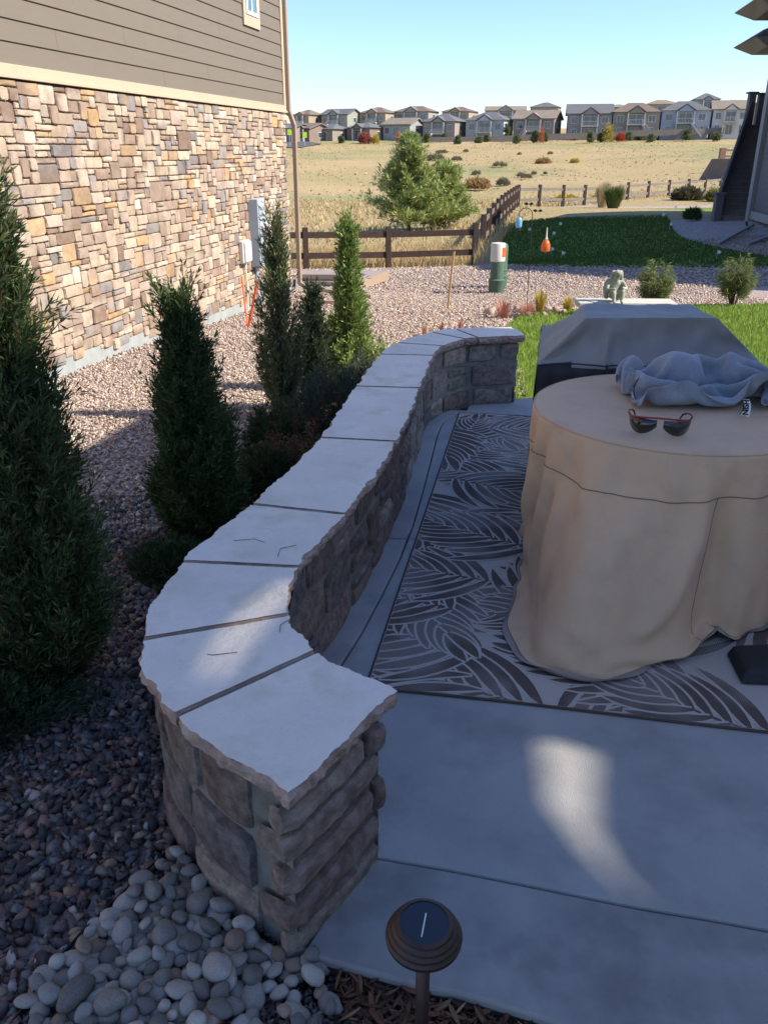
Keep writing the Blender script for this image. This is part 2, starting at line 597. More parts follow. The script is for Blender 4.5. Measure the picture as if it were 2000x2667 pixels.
def hbox(mb, s0, s1, o0, o1, z0, z1):
    P = [hw(s, o, z) for z in (z0, z1) for o in (o0, o1) for s in (s0, s1)]
    return mb.hexa([P[0], P[1], P[2], P[3], P[4], P[5], P[6], P[7]])


mb = MB()
hbox(mb, S0, S1 - .02, -9, -.05, ZT + .05, 6.6)
hbox(mb, S0, S1 - .05, -9, -.06, -1.6, ZT + .04)
mb.build('wall', M['siding'], house)
mb = MB()
hbox(mb, S0, S1 - .03, -.06, -.012, -1.6, ZT)
mb.build('veneer_mortar', M['mortar'], house)


def base_z(s):
    return -.30 - .033 * (s - 6) - .14 * max(0, min(1, (s - 4) / 8)) + .06


mb = MB()
for k in range(8):
    a, b = S0 + (S1 - .06 - S0) * k / 8, S0 + (S1 - .06 - S0) * (k + 1) / 8
    P = [hw(s, o, z) for (zz) in (0, 1) for o in (-.1, .012) for s in (a, b) for z in [(-1.6 if zz == 0 else base_z(s) + .10)]]
    mb.hexa(P)
mb.build('foundation', M['found'], house)

PAL = [((.46, .365, .27), 30), ((.51, .42, .32), 24), ((.47, .33, .20), 7), ((.52, .34, .18), 3), ((.30, .215, .165), 14), ((.345, .26, .20), 14),
       ((.265, .24, .225), 7), ((.315, .285, .265), 7), ((.43, .335, .27), 18), ((.56, .48, .39), 8)]
_pc, _pw = [p[0] for p in PAL], [p[1] for p in PAL]


def pick():
    c = rng.choices(_pc, _pw)[0]
    k = rng.uniform(.86, 1.14)
    return tuple(v * k for v in c)


# random ashlar on a fine grid
CW, CH = .068, .058
ns, nz_ = int((S1 + .0 - S0) / CW), int((ZT - (-.95)) / CH)
occ = np.zeros((ns, nz_), bool)
stones = []
sizes = [(2, 2, 14), (3, 2, 24), (4, 2, 16), (3, 1, 14), (4, 1, 13), (2, 1, 9), (2, 3, 3.5), (3, 3, 7), (4, 3, 4), (5, 2, 8), (5, 3, 1.8), (6, 4, .7), (5, 1, 5)]
for j in range(nz_):
    for i in range(ns):
        if occ[i, j]: continue
        z0 = ZT - (j + 1) * CH
        s0 = S0 + i * CW
        if z0 < base_z(s0) + .05:
            occ[i, j] = True
            continue
        opts = [o for o in sizes if i + o[0] <= ns and j + o[1] <= nz_ and not occ[i:i + o[0], j:j + o[1]].any()]
        if not opts:
            a, b = 1, 1
        else:
            a, b, _ = rng.choices(opts, [o[2] for o in opts])[0]
        occ[i:i + a, j:j + b] = True
        stones.append((s0, s0 + a * CW, ZT - (j + b) * CH, ZT - j * CH))


def house_stone(s0, s1, z0, z1, seed):
    r = random.Random(seed)
    w, h = s1 - s0, z1 - z0
    g = .004
    rd = min(w, h) * r.uniform(.05, .15)
    ou = []
    pr = [(rd, 0), (w * .5, r.uniform(-.004, .004)), (w - rd, 0), (w, rd), (w + r.uniform(-.003, .002), h * .5), (w, h - rd), (w - rd, h), (w * .5, h + r.uniform(-.004, .003)), (rd, h), (0, h - rd), (r.uniform(-.002, .003), h * .5), (0, rd)]
    cx, cz = w / 2, h / 2
    dep = r.uniform(.016, .042)
    tw = r.uniform(-.012, .012)
    tz = r.uniform(-.010, .010)
    V, cc = [], []
    c = pick()
    kk = r.uniform(.82, 1.15)
    c2 = pick() if r.random() < .30 else tuple(v * kk for v in c)
    side = r.random() < .5
    for lev in range(3):
        for (x, z) in pr:
            jx, jz = r.uniform(-.003, .003), r.uniform(-.003, .003)
            k = (1 - 2 * g / w, 1 - 2 * g / h) if lev < 2 else (1 - (.018 + g) / w, 1 - (.016 + g) / h)
            xx, zz = cx + (x - cx) * k[0] + jx, cz + (z - cz) * k[1] + jz
            o = (-.02, dep * .55, dep)[lev] + (0 if lev == 0 else tw * (xx / w - .5) + tz * (zz / h - .5))
            V.append(hw(s0 + xx, o, z0 + zz))
            f = xx / w if side else zz / h
            f = min(1, max(0, (f - .35) * 3))
            cc.append(tuple(c[q] * (1 - f) + c2[q] * f for q in range(3)))
    V.append(hw(s0 + cx, dep + r.uniform(.001, .006), z0 + cz))
    cc.append(tuple((c[q] + c2[q]) / 2 for q in range(3)))
    F = []
    for lev in range(2):
        for k in range(12):
            F.append((lev * 12 + k, lev * 12 + (k + 1) % 12, (lev + 1) * 12 + (k + 1) % 12, (lev + 1) * 12 + k))
    for k in range(12):
        F.append((24 + k, 24 + (k + 1) % 12, 36))
    return V, F, cc


def vis(st):
    s, z = (st[0] + st[1]) / 2, (st[2] + st[3]) / 2
    p = hw(s, 0, z)
    d = math.hypot(p[0], p[1])
    a = (st[1] - st[0]) * (st[3] - st[2]) / d ** 2 * abs(HD / d)
    if p[1] < .5 or abs(p[0] / p[1]) > .52: a *= .001
    return -a


stones.sort(key=vis)
bulk = MB()
bc = []
for k, st in enumerate(stones):
    V, F, cc = house_stone(*st, k)
    if k < 296:
        mesh_obj('stone', V, F, M['house_stone'], house, cols=cc)
    else:
        bulk.add(V, F)
        bc += cc
o = mesh_obj('small_stones', bulk.V, bulk.F, M['house_stone'], house, cols=bc)
o['kind'] = 'stuff'
# corner return stones beyond the downspout
# trim band and lip
mb = MB()
hbox(mb, S0, S1, -.05, .035, ZT + .045, ZT + .128)
mb.build('trim_band', M['trim'], house, bevel=.004)
mb = MB()
hbox(mb, S0, S1 + .01, -.05, .055, ZT + .012, ZT + .045)
mb.build('trim_lip', M['trim'], house, bevel=.004)
# lap boards
EXPO = .182
zz = ZT + .128
row = 0
while zz < 6.5:
    s = S0
    off = (row * 1.37) % 3.6
    first = True
    while s < S1 - .10:
        e = min(S1 - .10, s + (off + .6 if first else 3.66))
        first = False
        P = []
        for z, o0, o1 in ((zz, -.04, .022), (zz + EXPO + .02, -.04, .006)):
            for o in (o0, o1):
                for q in (s + .0015, e - .0015):
                    P.append(hw(q, o, z))
        MB().hexa(P).build('lap_board', M['siding'], house)
        s = e
    zz += EXPO
    row += 1
mb = MB()
hbox(mb, S1 - .10, S1 + .004, -.05, .032, ZT + .129, 6.6)
mb.build('corner_trim', M['trim'], house, bevel=.003)
# roof well above the frame
mb = MB()
pr = [hw(S0 - .4, .5, 6.45), hw(S1 + .4, .5, 6.45), hw(S0 - .4, .5, 6.65), hw(S1 + .4, .5, 6.65), hw(S0 - .4, -4.5, 8.6), hw(S1 + .4, -4.5, 8.6), hw(S0 - .4, -9.4, 6.65), hw(S1 + .4, -9.4, 6.65)]
mb.add(pr, [(0, 1, 3, 2), (2, 3, 5, 4), (4, 5, 7, 6), (0, 2, 4, 6), (1, 7, 5, 3), (0, 6, 7, 1)])
mb.build('roof', M['roof_grey'], house)
# small upper window
ws0, ws1, wz0, wz1 = 13.50, 14.00, 3.55, 4.6
wf = MB()
t = .10
hbox(wf, ws0 - t, ws1 + t, .0, .045, wz0 - t * 1.5, wz0)
hbox(wf, ws0 - t, ws1 + t, .0, .045, wz1, wz1 + t)
hbox(wf, ws0 - t, ws0, .0, .045, wz0 + .001, wz1 - .001)
hbox(wf, ws1, ws1 + t, .0, .045, wz0 + .001, wz1 - .001)
wo = wf.build('window', M['trim'], house, bevel=.003)
wi = MB()
t = .05
hbox(wi, ws0 + .002, ws1 - .002, .0, .058, wz0 + .002, wz0 + t)
hbox(wi, ws0 + .002, ws1 - .002, .0, .058, wz1 - t, wz1 - .002)
hbox(wi, ws0 + .002, ws0 + t, .0, .058, wz0 + t, wz1 - t)
hbox(wi, ws1 - t, ws1 - .002, .0, .058, wz0 + t, wz1 - t)
hbox(wi, (ws0 + ws1) / 2 - .02, (ws0 + ws1) / 2 + .02, .0, .05, wz0 + t, wz1 - t)
f = wi.build('sash', M['white'], wo)
g = MB()
hbox(g, ws0 + t, ws1 - t, .0, .034, wz0 + t, wz1 - t)
g = g.build('pane', M['glass_near'], wo)
# downspout: strap on the corner, offset elbow, foot elbow and ground pipe
ds = thing('downspout', 'tan square downspout running down the corner of the stone house', 'downspout', hw(S1 + .05, .06, -.7))
mb = MB()
mb.beam(hw(S1 + .06, .055, 6.5), hw(S1 + .06, .055, ZT + .05), .085, .07, up=(*NRM, 0))
mb.beam(hw(S1 + .06, .055, ZT + .06), hw(S1 + .13, .12, ZT - .18), .083, .068, up=(*NRM, 0))
mb.beam(hw(S1 + .13, .12, ZT - .16), hw(S1 + .10, .12, -.62), .085, .07, up=(*NRM, 0))
mb.build('pipe', M['downspout'], ds, bevel=.006)
pb = hw(S1 + .10, .12, 0)
e1 = Vector((pb[0] + .16, pb[1] - .05, g1(pb[0], pb[1]) + .09))
mb = MB()
mb.beam(Vector((pb[0], pb[1], -.60)), e1, .083, .07)
mb.build('elbow', M['downspout'], ds, bevel=.006)
ex = aty(968, 781, 15.3)
e2 = Vector((ex.x, 15.3, g1(ex.x, 15.3) + .05))
mb = MB()
mb.beam(e1, e2, .085, .065)
mb.build('ground_pipe', M['downspout'], ds, bevel=.006)
pz = MB()
a = Vector((-1.35, 14.3, g1(-1.35, 14.3) + .045)); b = Vector((-.35, 14.15, g1(-.35, 14.15) + .045))
pz.beam(a, b, .085, .06)
tag(pz.build('drain_pipe', M['downspout'], bevel=.006), 'tan drain pipe lying on the gravel in front of the downspout foot', 'pipe')
# sunken window well at the corner
ww = thing('window_well', 'tan framed sunken window well in the gravel by the downspout', 'window well', (-1.3, 17.6, -.95))
zc = g1(-.9, 17.5) + .10
A = [(-1.75, 16.75), (-.95, 16.9), (.12, 19.6), (-2.0, 19.7)]
Bq = [(-1.65, 17.0), (-1.12, 17.1), (-.45, 18.9), (-1.85, 18.95)]
mb = MB()
for k in range(4):
    k2 = (k + 1) % 4
    P = [(*A[k], zc - .2), (*A[k2], zc - .2), (*Bq[k], zc - .2), (*Bq[k2], zc - .2), (*A[k], zc), (*A[k2], zc), (*Bq[k], zc), (*Bq[k2], zc)]
    mb.hexa(P)
mb.build('timber_frame', M['downspout'], ww)
mb = MB()
mb.prism(Bq, zc - .12, zc - .09)
mb.build('well_floor', M['dark_gap'], ww)
mb = MB()
mb.beam((-1.8, 17.95, zc - .04), (-.85, 17.95, zc - .04), .07, .06)
mb.build('cross_bar', M['downspout'], ww)

# meter box, junction box, conduits
mx = thing('meter_box', 'tall grey electric meter box on the stone wall near the downspout', 'meter box', hw(12.9, .1, .6))


def hrow(px, py, off=.04):
    """point on the house wall plane seen at a pixel"""
    r = np.array(ray(px, py))
    n = np.array([NRM[0], NRM[1], 0])
    t_ = (-HD + off) / (r @ n)
    p = r * t_ + np.array([0, 0, EYE])
    return (p[0] * DIRV[0] + p[1] * DIRV[1], p[2])


s_a, z_top = hrow(672, 519, .2)
s_b, z_bot = hrow(690, 693, .2)
mb = MB()
hbox(mb, s_b - .15, s_b + .17, .03, .19, z_bot, z_top)
mb.build('cabinet', M['metergrey'], mx, bevel=.008)
mb = MB()
hbox(mb, s_b - .12, s_b + .14, .19, .205, z_bot + .03, z_top - .12)
mb.build('cover_plate', M['metergrey'], mx, bevel=.005)
c0 = Vector(hw(s_b + .02, .2, z_top - .42))
n3 = Vector((*NRM, 0))
mb = MB()
mb.tube([c0, c0 + n3 * .05, c0 + n3 * .055, c0 + n3 * .13, c0 + n3 * .14], [.10, .10, .085, .08, .03], 20)
mb.build('meter_dial', M['white'], mx, auto=True)
mb = MB()
mb.tube([Vector(hw(s_b, .06, z_bot)), Vector(hw(s_b, .06, -.7))], .03, 10)
mb.build('conduit', M['metergrey'], mx, auto=True)
s_c, z_c = hrow(643, 655, .1)
jb = thing('junction_box', 'white rounded utility box on the stone wall left of the grey meter', 'utility box', hw(s_c, .05, z_c))
mb = MB()
hbox(mb, s_c - .16, s_c + .14, .03, .11, z_c - .17, z_c + .17)
mb.build('back_box', M['ped_white'], jb, bevel=.02)
mb = MB()
hbox(mb, s_c - .14, s_c + .12, .11, .145, z_c - .15, z_c + .15)
mb.build('lid', M['white'], jb, bevel=.015)
mb = MB()
mb.tube([Vector(hw(s_c, .06, z_c - .16)), Vector(hw(s_c + .02, .07, z_c - .5)), Vector(hw(s_c - .03, .07, -.7))], .012, 8)
mb.build('cable', M['ped_white'], jb)
bq = aty(643, 829, 11.75)
for (q, r_, lab) in ((aty(630, 720, 12.0), .011, 'thin straight orange marker stake leaning on the stone wall'), (aty(671, 733, 11.6), .018, 'thick slanted orange marker tube rising from the same gravel spot')):
    mb = MB()
    mb.tube([(bq.x + r_ * .5, bq.y, g1(bq.x, bq.y) - .03), q], r_, 8)
    tag(mb.build('marker_stake', M['orange']), lab, 'marker')

# ------------------------------------------------------------------ patio
CAPO = [(-.195, 1.317), (-.48, 1.573), (-.646, 1.898), (-.636, 2.357), (-.49, 2.823), (-.287, 3.596), (-.151, 4.493), (-.02, 5.276), (.091, 5.622), (.344, 5.972), (.517, 6.10), (.93, 6.16)]
CAPI = [(.029, 1.665), (-.18, 1.838), (-.273, 2.026), (-.274, 2.32), (-.145, 2.731), (.052, 3.542), (.194, 4.453), (.306, 5.243), (.393, 5.526), (.559, 5.747), (.651, 5.80), (.995, 5.864)]
NS = 10
SO, SI = catmull(CAPO, NS), catmull(CAPI, NS)


def lerp2(a, b, t): return Vector((a[0] + (b[0] - a[0]) * t, a[1] + (b[1] - a[1]) * t))


patio = MB()
edge_front = [(-.19, 1.345), (.077, 1.265), (.173, 1.243), (.332, 1.19), (.9, 1.0), (2.2, .70), (4.6, .15)]
groove = [(-.06, 1.635), (-.005, 1.626), (.203, 1.58), (.484, 1.508), (.645, 1.467), (.912, 1.408), (2.2, 1.10), (4.6, .55)]
wg = [(s.x, s.y) for s in [SI[i] + Vector((.055, -.01)) for i in range(2 * NS, 9 * NS, 4)]]
base_poly = edge_front + [(4.6, 6.12), (1.0, 6.02), (.9, 6.0)] + [(p.x - .12, p.y) for p in reversed(SI[0:10 * NS:5])]
pb_ = MB().prism([(p[0], p[1]) for p in base_poly], -.14, -.022)
pat = pb_.build('patio', M['dark_gap'])
pat['kind'] = 'structure'


def slab(poly, name='slab', mt='concrete', g=.0028, z1=0.0, rnd=.007):
    P = [Vector((p[0], p[1])) for p in poly]
    ar = sum(P[i - 1].x * P[i].y - P[i].x * P[i - 1].y for i in range(len(P)))
    if ar < 0: P.reverse()
    n = len(P)

    def inset(d):
        out = []
        for i in range(n):
            a, b, c = P[i - 1], P[i], P[(i + 1) % n]
            d1, d2 = (b - a).normalized(), (c - b).normalized()
            n1, n2 = Vector((-d1.y, d1.x)), Vector((-d2.y, d2.x))
            nn = (n1 + n2)
            if nn.length < .3: nn = n1
            nn.normalize()
            k = 1 / max(.5, nn.dot(n1))
            out.append(b + nn * d * k)
        return out
    r0, r1, r2 = inset(g), inset(g + rnd * .35), inset(g + rnd)
    V = [(p.x, p.y, -.10) for p in r0] + [(p.x, p.y, z1 - rnd) for p in r0] + [(p.x, p.y, z1 - rnd * .3) for p in r1] + [(p.x, p.y, z1) for p in r2]
    F = [tuple(range(n - 1, -1, -1)), tuple(range(3 * n, 4 * n))]
    for l in range(3):
        F += [(l * n + i, l * n + (i + 1) % n, (l + 1) * n + (i + 1) % n, (l + 1) * n + i) for i in range(n)]
    o = mesh_obj(name, V, F, M[mt], pat)
    return o


eF = [(p.x, p.y) for p in catmull(edge_front, 4)]
gF = [(p.x, p.y) for p in catmull(groove, 4)]
slab(eF + list(reversed(gF)), mt='concrete_worn')
cross_y = 3.58
near = [p for p in wg if p[1] < cross_y]
far = [p for p in wg if p[1] >= cross_y]
_t = (cross_y - near[-1][1]) / (far[0][1] - near[-1][1])
cl = (near[-1][0] + (far[0][0] - near[-1][0]) * _t, cross_y)
slab(gF + [(4.6, 2.75), (cl[0], cl[1])] + list(reversed(near)) + [(-.10, 1.68)])
slab([cl] + [(4.6, 2.75), (4.6, 6.12), (1.0, 6.02), (.92, 5.93), (.62, 5.85)] + list(reversed(far)))
slab([(-.13, 1.70)] + near + [(cl[0] - .004, cl[1] - .003)] + [(cl[0] - .2, cl[1] - .003)] + [(near[k][0] - .14, near[k][1]) for k in range(len(near) - 1, -1, -1)] + [(-.24, 1.76)])
slab([(cl[0] - .004, cl[1] + .003)] + far + [(far[k][0] - .14, far[k][1]) for k in range(len(far) - 1, -1, -1)] + [(cl[0] - .2, cl[1] + .003)])

# ------------------------------------------------------------------ curved seat wall
wall = thing('seat_wall', 'low curved stone seat wall with pale flagstone caps around the patio', 'wall', (-.3, 2.5, -.05))
INS = .040


def offs(t_o, t_i, i):
    """outer and inner point of wall body at sample i"""
    a, b = SO[i], SI[i]
    d = (b - a).normalized()
    return a + d * t_o, b - d * t_i


n = len(SO)
EXT = []
body_o, body_i = [], []
for i in range(n):
    a, b = offs(INS, INS, i)
    body_o.append(a); body_i.append(b)
d0 = (body_o[1] - body_o[0]).normalized()
sh = d0 * .05
body_o[0] = body_o[0] + sh; body_i[0] = body_i[0] + (body_i[1] - body_i[0]).normalized() * .04
d1 = (body_o[-2] - body_o[-1]).normalized()
body_o[-1] += d1 * .05; body_i[-1] += d1 * .05
V = []
for z in (-.25, .462, ):
    for i in range(n): V.append((body_o[i].x, body_o[i].y, z))
    for i in range(n): V.append((body_i[i].x, body_i[i].y, z))
q = 2 * n
F = []
for i in range(n - 1):
    F += [(i, i + 1, q + i + 1, q + i), (n + i + 1, n + i, q + n + i, q + n + i + 1), (q + i, q + i + 1, q + n + i + 1, q + n + i)]
F += [(0, q, q + n, n), (n - 1, 2 * n - 1, q + 2 * n - 1, q + n - 1)]
mesh_obj('mortar_core', V, F, M['mortar'], wall)
V = []
for z in (.455, .489):
    for i in range(n):
        a, b = offs(.012, .012, i)
        if i == 0: a, b = a + d0 * .03, b + d0 * .03
        if i == n - 1: a, b = a + d1 * .03, b + d1 * .03
        V.append((a.x, a.y, z))
    for i in range(n):
        a, b = offs(.012, .012, i)
        if i == 0: a, b = a + d0 * .03, b + d0 * .03
        if i == n - 1: a, b = a + d1 * .03, b + d1 * .03
        V.append((b.x, b.y, z))
F = []
for i in range(n - 1):
    F += [(i, i + 1, q + i + 1, q + i), (n + i + 1, n + i, q + n + i, q + n + i + 1), (q + i, q + i + 1, q + n + i + 1, q + n + i), (i, n + i, n + i + 1, i + 1)]
F += [(0, q, q + n, n), (n - 1, 2 * n - 1, q + 2 * n - 1, q + n - 1)]
mesh_obj('joint_mortar', V, F, M['mortar'], wall)

# capstones
rr = random.Random(9)
for k in range(11):
    i0, i1 = k * NS, (k + 1) * NS
    o_ = SO[i0:i1 + 1]
    i_ = SI[i0:i1 + 1]
    gap = .011
    outl = []       # (point, rough?)

    def walk(P, rough):
        R = resample(P, .011)
        for a in R[:-1]: outl.append([a.copy(), rough])
    du = (o_[-1] - o_[0]).normalized()
    di = (i_[-1] - i_[0]).normalized()
    oo = [o_[0] + du * gap] + o_[1:-1] + [o_[-1] - du * gap]
    ii = [i_[0] + di * gap] + i_[1:-1] + [i_[-1] - di * gap]
    if k == 0: oo[0] = o_[0].copy(); ii[0] = i_[0].copy()
    if k == 10: oo[-1] = o_[-1].copy(); ii[-1] = i_[-1].copy()
    walk(oo, 1.0)
    walk([oo[-1], ii[-1]], 1.0 if k == 10 else .15)
    walk(list(reversed(ii)), 1.0)
    walk([ii[0], oo[0]], 1.0 if k == 0 else .15)
    m = len(outl)
    cen = sum((p[0] for p in outl), Vector((0, 0))) / m
    rings = []
    prof = [(.500, .000, 1.0), (.495, -.003, 1.0), (.484, .003, 1.6), (.470, .000, 1.8), (.458, -.004, 1.6), (.449, -.010, 1.0)]
    ph = rr.uniform(0, 99)
    for li, (z, dof, am) in enumerate(prof):
        ring = []
        for j, (p, rg) in enumerate(outl):
            a, b = outl[j - 1][0], outl[(j + 1) % m][0]
            t_ = (b - a)
            t_ = t_.normalized() if t_.length > 1e-6 else Vector((1, 0))
            nn = Vector((t_.y, -t_.x))
            if nn.dot(p - cen) < 0: nn = -nn
            lo = noise.noise(Vector((p.x * 11, p.y * 11, ph))) * .014
            hi = noise.noise(Vector((p.x * 38, p.y * 38, ph + li * .8))) * .0065 * am + noise.noise(Vector((p.x * 95, p.y * 95, ph + li * 2.1))) * .003 * am
            q2 = p + nn * ((lo + hi + .002) * rg + dof)
            ring.append((q2.x, q2.y, z + (noise.noise(Vector((p.x * 40, p.y * 40, 5 + li))) * .006 * rg if 0 < li < 5 else 0)))
        rings.append(ring)
    V = [v_ for r_ in rings for v_ in r_]
    F, fm = [], []
    F.append(tuple(range(m))); fm.append(0)
    for l in range(len(prof) - 1):
        for j in range(m):
            F.append((l * m + (j + 1) % m, l * m + j, (l + 1) * m + j, (l + 1) * m + (j + 1) % m)); fm.append(1)
    F.append(tuple((len(prof) - 1) * m + j for j in range(m - 1, -1, -1))); fm.append(1)
    co = mesh_obj('capstone', V, F, None, wall, mats=[M['cap_top'], M['cap_edge']], fmi=fm)
    if k == 0: co['label'] = 'wedge-shaped end capstone with pink chipped edge'

# veneer stones of the wall
WP = [(.29, .235, .185), (.33, .275, .225), (.24, .21, .18), (.37, .315, .26), (.29, .225, .185), (.22, .20, .185), (.31, .24, .205)]


def wall_stone(origin, ds_, dn, w, h, dep, seed, res=(14, 7), bend=None):
    """irregular rounded stone; bend maps (along, out, up) to world"""
    r = random.Random(seed)
    nu, nv = res
    ph = r.uniform(0, 200)
    gu = [0] + [1 / nu * .45 + (1 - .9 / nu) * (i / (nu - 2)) for i in range(nu - 1)] + [1]
    gv = [0] + [1 / nv * .45 + (1 - .9 / nv) * (i / (nv - 2)) for i in range(nv - 1)] + [1]
    c = r.choice(WP)
    kc = r.uniform(.8, 1.2)
    c = tuple(v_ * kc for v_ in c)
    sk = r.uniform(-.05, .05)
    planes = [(r.uniform(-.1, .5), r.uniform(-1.3, 1.3), r.uniform(-1.1, 1.1)) for _ in range(7)]
    V, cc = [], []
    for j in range(nv + 1):
        for i in range(nu + 1):
            a, b = gu[i] * 2 - 1, gv[j] * 2 - 1
            # pull corners in, keep the face flat with a chipped arris
            ca, cb = a * (1 - .07 * b ** 6), b * (1 - .09 * a ** 6)
            e = max(abs(a), abs(b))
            x = ca * w / 2 + sk * b * h * .35
            z = cb * h / 2 + sk * a * h * .45
            edge = min((1 - abs(a)) * w / 2, (1 - abs(b)) * h / 2)
            wav = 1 if e < .999 else 1.6
            x += noise.noise(Vector((x * 14, z * 14, ph))) * .006 * wav
            z += noise.noise(Vector((x * 14, z * 14, ph + 9))) * .0055 * wav
            if e > .999:
                d = -.012
            else:
                k_ = min(1, edge / .009)
                d = dep * (.62 + .38 * k_)
                d += min(c0_ + c1q * a * .5 + c2q * b * .5 for c0_, c1q, c2q in planes) * .016 + noise.noise(Vector((x * 40, z * 40, ph + 5))) * .0035
            V.append(bend(x, d, z))
            t_ = noise.noise(Vector((x * 9, z * 9, ph + 30))) * .25 + 1
            cc.append((c[0] * t_ * 1.03, c[1] * t_, c[2] * t_))
    F = [(j * (nu + 1) + i, j * (nu + 1) + i + 1, (j + 1) * (nu + 1) + i + 1, (j + 1) * (nu + 1) + i) for j in range(nv) for i in range(nu)]
    o = mesh_obj('wall_stone', V, F, M['wall_stone'], wall, smooth=True, cols=cc)
    o.data.set_sharp_from_angle(angle=rad(16))
    return o


def path_map(P):
    L_ = [0]
    for a, b in zip(P[:-1], P[1:]): L_.append(L_[-1] + (b - a).length)

    def f(s):
        s = min(max(s, 0), L_[-1] - 1e-6)
        k = 0
        while k < len(L_) - 2 and L_[k + 1] < s: k += 1
        t_ = (s - L_[k]) / max(1e-9, L_[k + 1] - L_[k])
        p = P[k].lerp(P[k + 1], t_)
        # smoothed tangent
        a, b = P[max(0, k - 1)], P[min(len(P) - 1, k + 2)]
        d = (b - a).normalized()
        return p, d
    return f, L_[-1]


def face(P, sgn, z0, z1, s_start, s_end, seed, hs=(.13, .20), wsz=(.24, .46), dep=.018, res=(14, 8)):
    f, L_ = path_map(P)
    r = random.Random(seed)
    z = z0
    rows = []
    while z < z1 - .05:
        h = r.uniform(*hs)
        if z + h > z1 - .06: h = z1 - z
        rows.append((z, h))
        z += h
    q_ = 0
    for (z, h) in rows:
        s = s_start - r.uniform(0, .1)
        while s < min(s_end, L_):
            w = r.uniform(*wsz) * (1.15 if h < .12 else .9)
            s2 = min(s + w, s_end)
            sa = max(s, s_start)
            if s2 - sa > .06:
                sc, zc_ = (sa + s2) / 2, z + h / 2
                split = (h > .13 and r.random() < .25)
                parts_ = [(zc_ - h * .25, h * .5), (zc_ + h * .25, h * .5)] if split else [(zc_, h)]
                for (zc2, h2) in parts_:
                    dz = r.uniform(-.006, .006)

                    def bend(x, d, zz_, sc=sc, zc2=zc2 + dz):
                        p, t_ = f(sc + x)
                        nn = Vector((t_.y, -t_.x)) * sgn
                        return (p.x + nn.x * d, p.y + nn.y * d, zc2 + zz_)
                    wall_stone(None, None, None, s2 - sa - .022, h2 - .020, dep * r.uniform(.8, 1.25), seed * 1000 + q_, res, bend)
                    q_ += 1
            s = s2 if s2 > s else s + w


# inner face: travels away from the camera, patio is to the right of travel
face(body_i, 1, -.01, .45, .14, 5.3, 21)
# outer face of the near half and the rest
face(body_o, -1, -.10, .45, .12, 1.2, 33, hs=(.13, .21), wsz=(.22, .42), dep=.026, res=(18, 12))
face(body_o, -1, -.22, .45, 1.2, 5.9, 34, hs=(.12, .18), wsz=(.25, .45), res=(6, 4))
# near end: long stones wrapping the corner, stacked in courses
ea, eb = body_o[0], body_i[0]
ed = (eb - ea)
el = ed.length
ed.normalize()
en = Vector((ed.y, -ed.x))
if en.y > 0: en = -en
back = (body_o[3] - body_o[0]).normalized()
zc_ = .385
k = 0
for (h, x0, x1) in ((.080, -.10, .80), (.10, -.22, .95), (.105, -.12, .88), (.10, -.24, .98), (.12, -.08, .97)):
    w = (x1 - x0) * el
    cx = (x0 + x1) / 2 * el

    def bend(x, d, zz_, cx=cx, zc=zc_):
        t_ = cx + x
        if t_ < .0:                      # wraps round onto the outer face
            p = ea + en * max(0, d) * .6 - ed * min(.03, .02 + d * .4) + back * min(.12, -t_ * 1.2)
        else:
            p = ea + ed * t_ + en * d
        return (p.x, p.y, zc + zz_ + (t_ / el - .5) * .02)
    wall_stone(None, None, None, w, h - .024, .034, 777 + k, (30, 9), bend)
    if x1 < .9:
        cx2 = (x1 + .04 + 1.03) / 2 * el
        w2 = (1.03 - x1 - .04) * el

        def bend2(x, d, zz_, cx=cx2, zc=zc_):
            p = ea + ed * (cx + x) + en * d
            return (p.x, p.y, zc + zz_)
        wall_stone(None, None, None, w2, h - .014, .036, 877 + k, (10, 8), bend2)
    zc_ -= h
    k += 1
# far end face
fa, fb = body_o[-1], body_i[-1]
fd = (fb - fa); fl = fd.length; fd.normalize()
fn = Vector((fd.y, -fd.x))
if fn.x < 0: fn = -fn
zc_ = .39
for k in range(4):
    def bend(x, d, zz_, zc=zc_):
        p = fa + fd * (fl / 2 + x) + fn * d
        return (p.x, p.y, zc + zz_)
    wall_stone(None, None, None, fl * .96, .10, .035, 977 + k, (8, 5), bend)
    zc_ -= .12
# dry pine needles lying on the caps
for k, (pts, lab) in enumerate(((((448, 1413), (460, 1415), (513, 1409)), 'bent dry needle in the middle of the second capstone'),
                               (((605, 1365), (606, 1350), (622, 1340)), 'hooked dry needle on the inner corner of the second capstone'),
                               (((600, 1203), (606, 1185), (640, 1178)), 'curved dry needle near the joint of the fourth capstone'),
                               (((505, 1168), (550, 1164), (572, 1172)), 'faint dry needle across the fourth capstone'))):
    P = [atz(a * 1.2055, b * 1.2055, .5022) for a, b in pts]
    tag(MB().tube([p for p in P], .0009, 5).build('pine_needle', M['bark']), lab, 'pine needle', 'dry needles on the capstones')

# ------------------------------------------------------------------ rug
RU = Vector((math.cos(rad(-10.3)), math.sin(rad(-10.3)))); RV = Vector((math.sin(rad(10.3)), math.cos(rad(10.3))))
R0 = Vector((-.062, 2.372))
RW, RL = 2.44, 3.30
rug = thing('outdoor_rug', 'flat woven outdoor rug with dark palm leaf pattern under the covered table', 'rug', (R0.x, R0.y, 0))


def rp(u_, v_, z=0):
    wob = 0
    p = R0 + RU * u_ + RV * (v_ + .006 * math.sin(u_ * 3.7))
    return (p.x, p.y, z + max(0, wob))


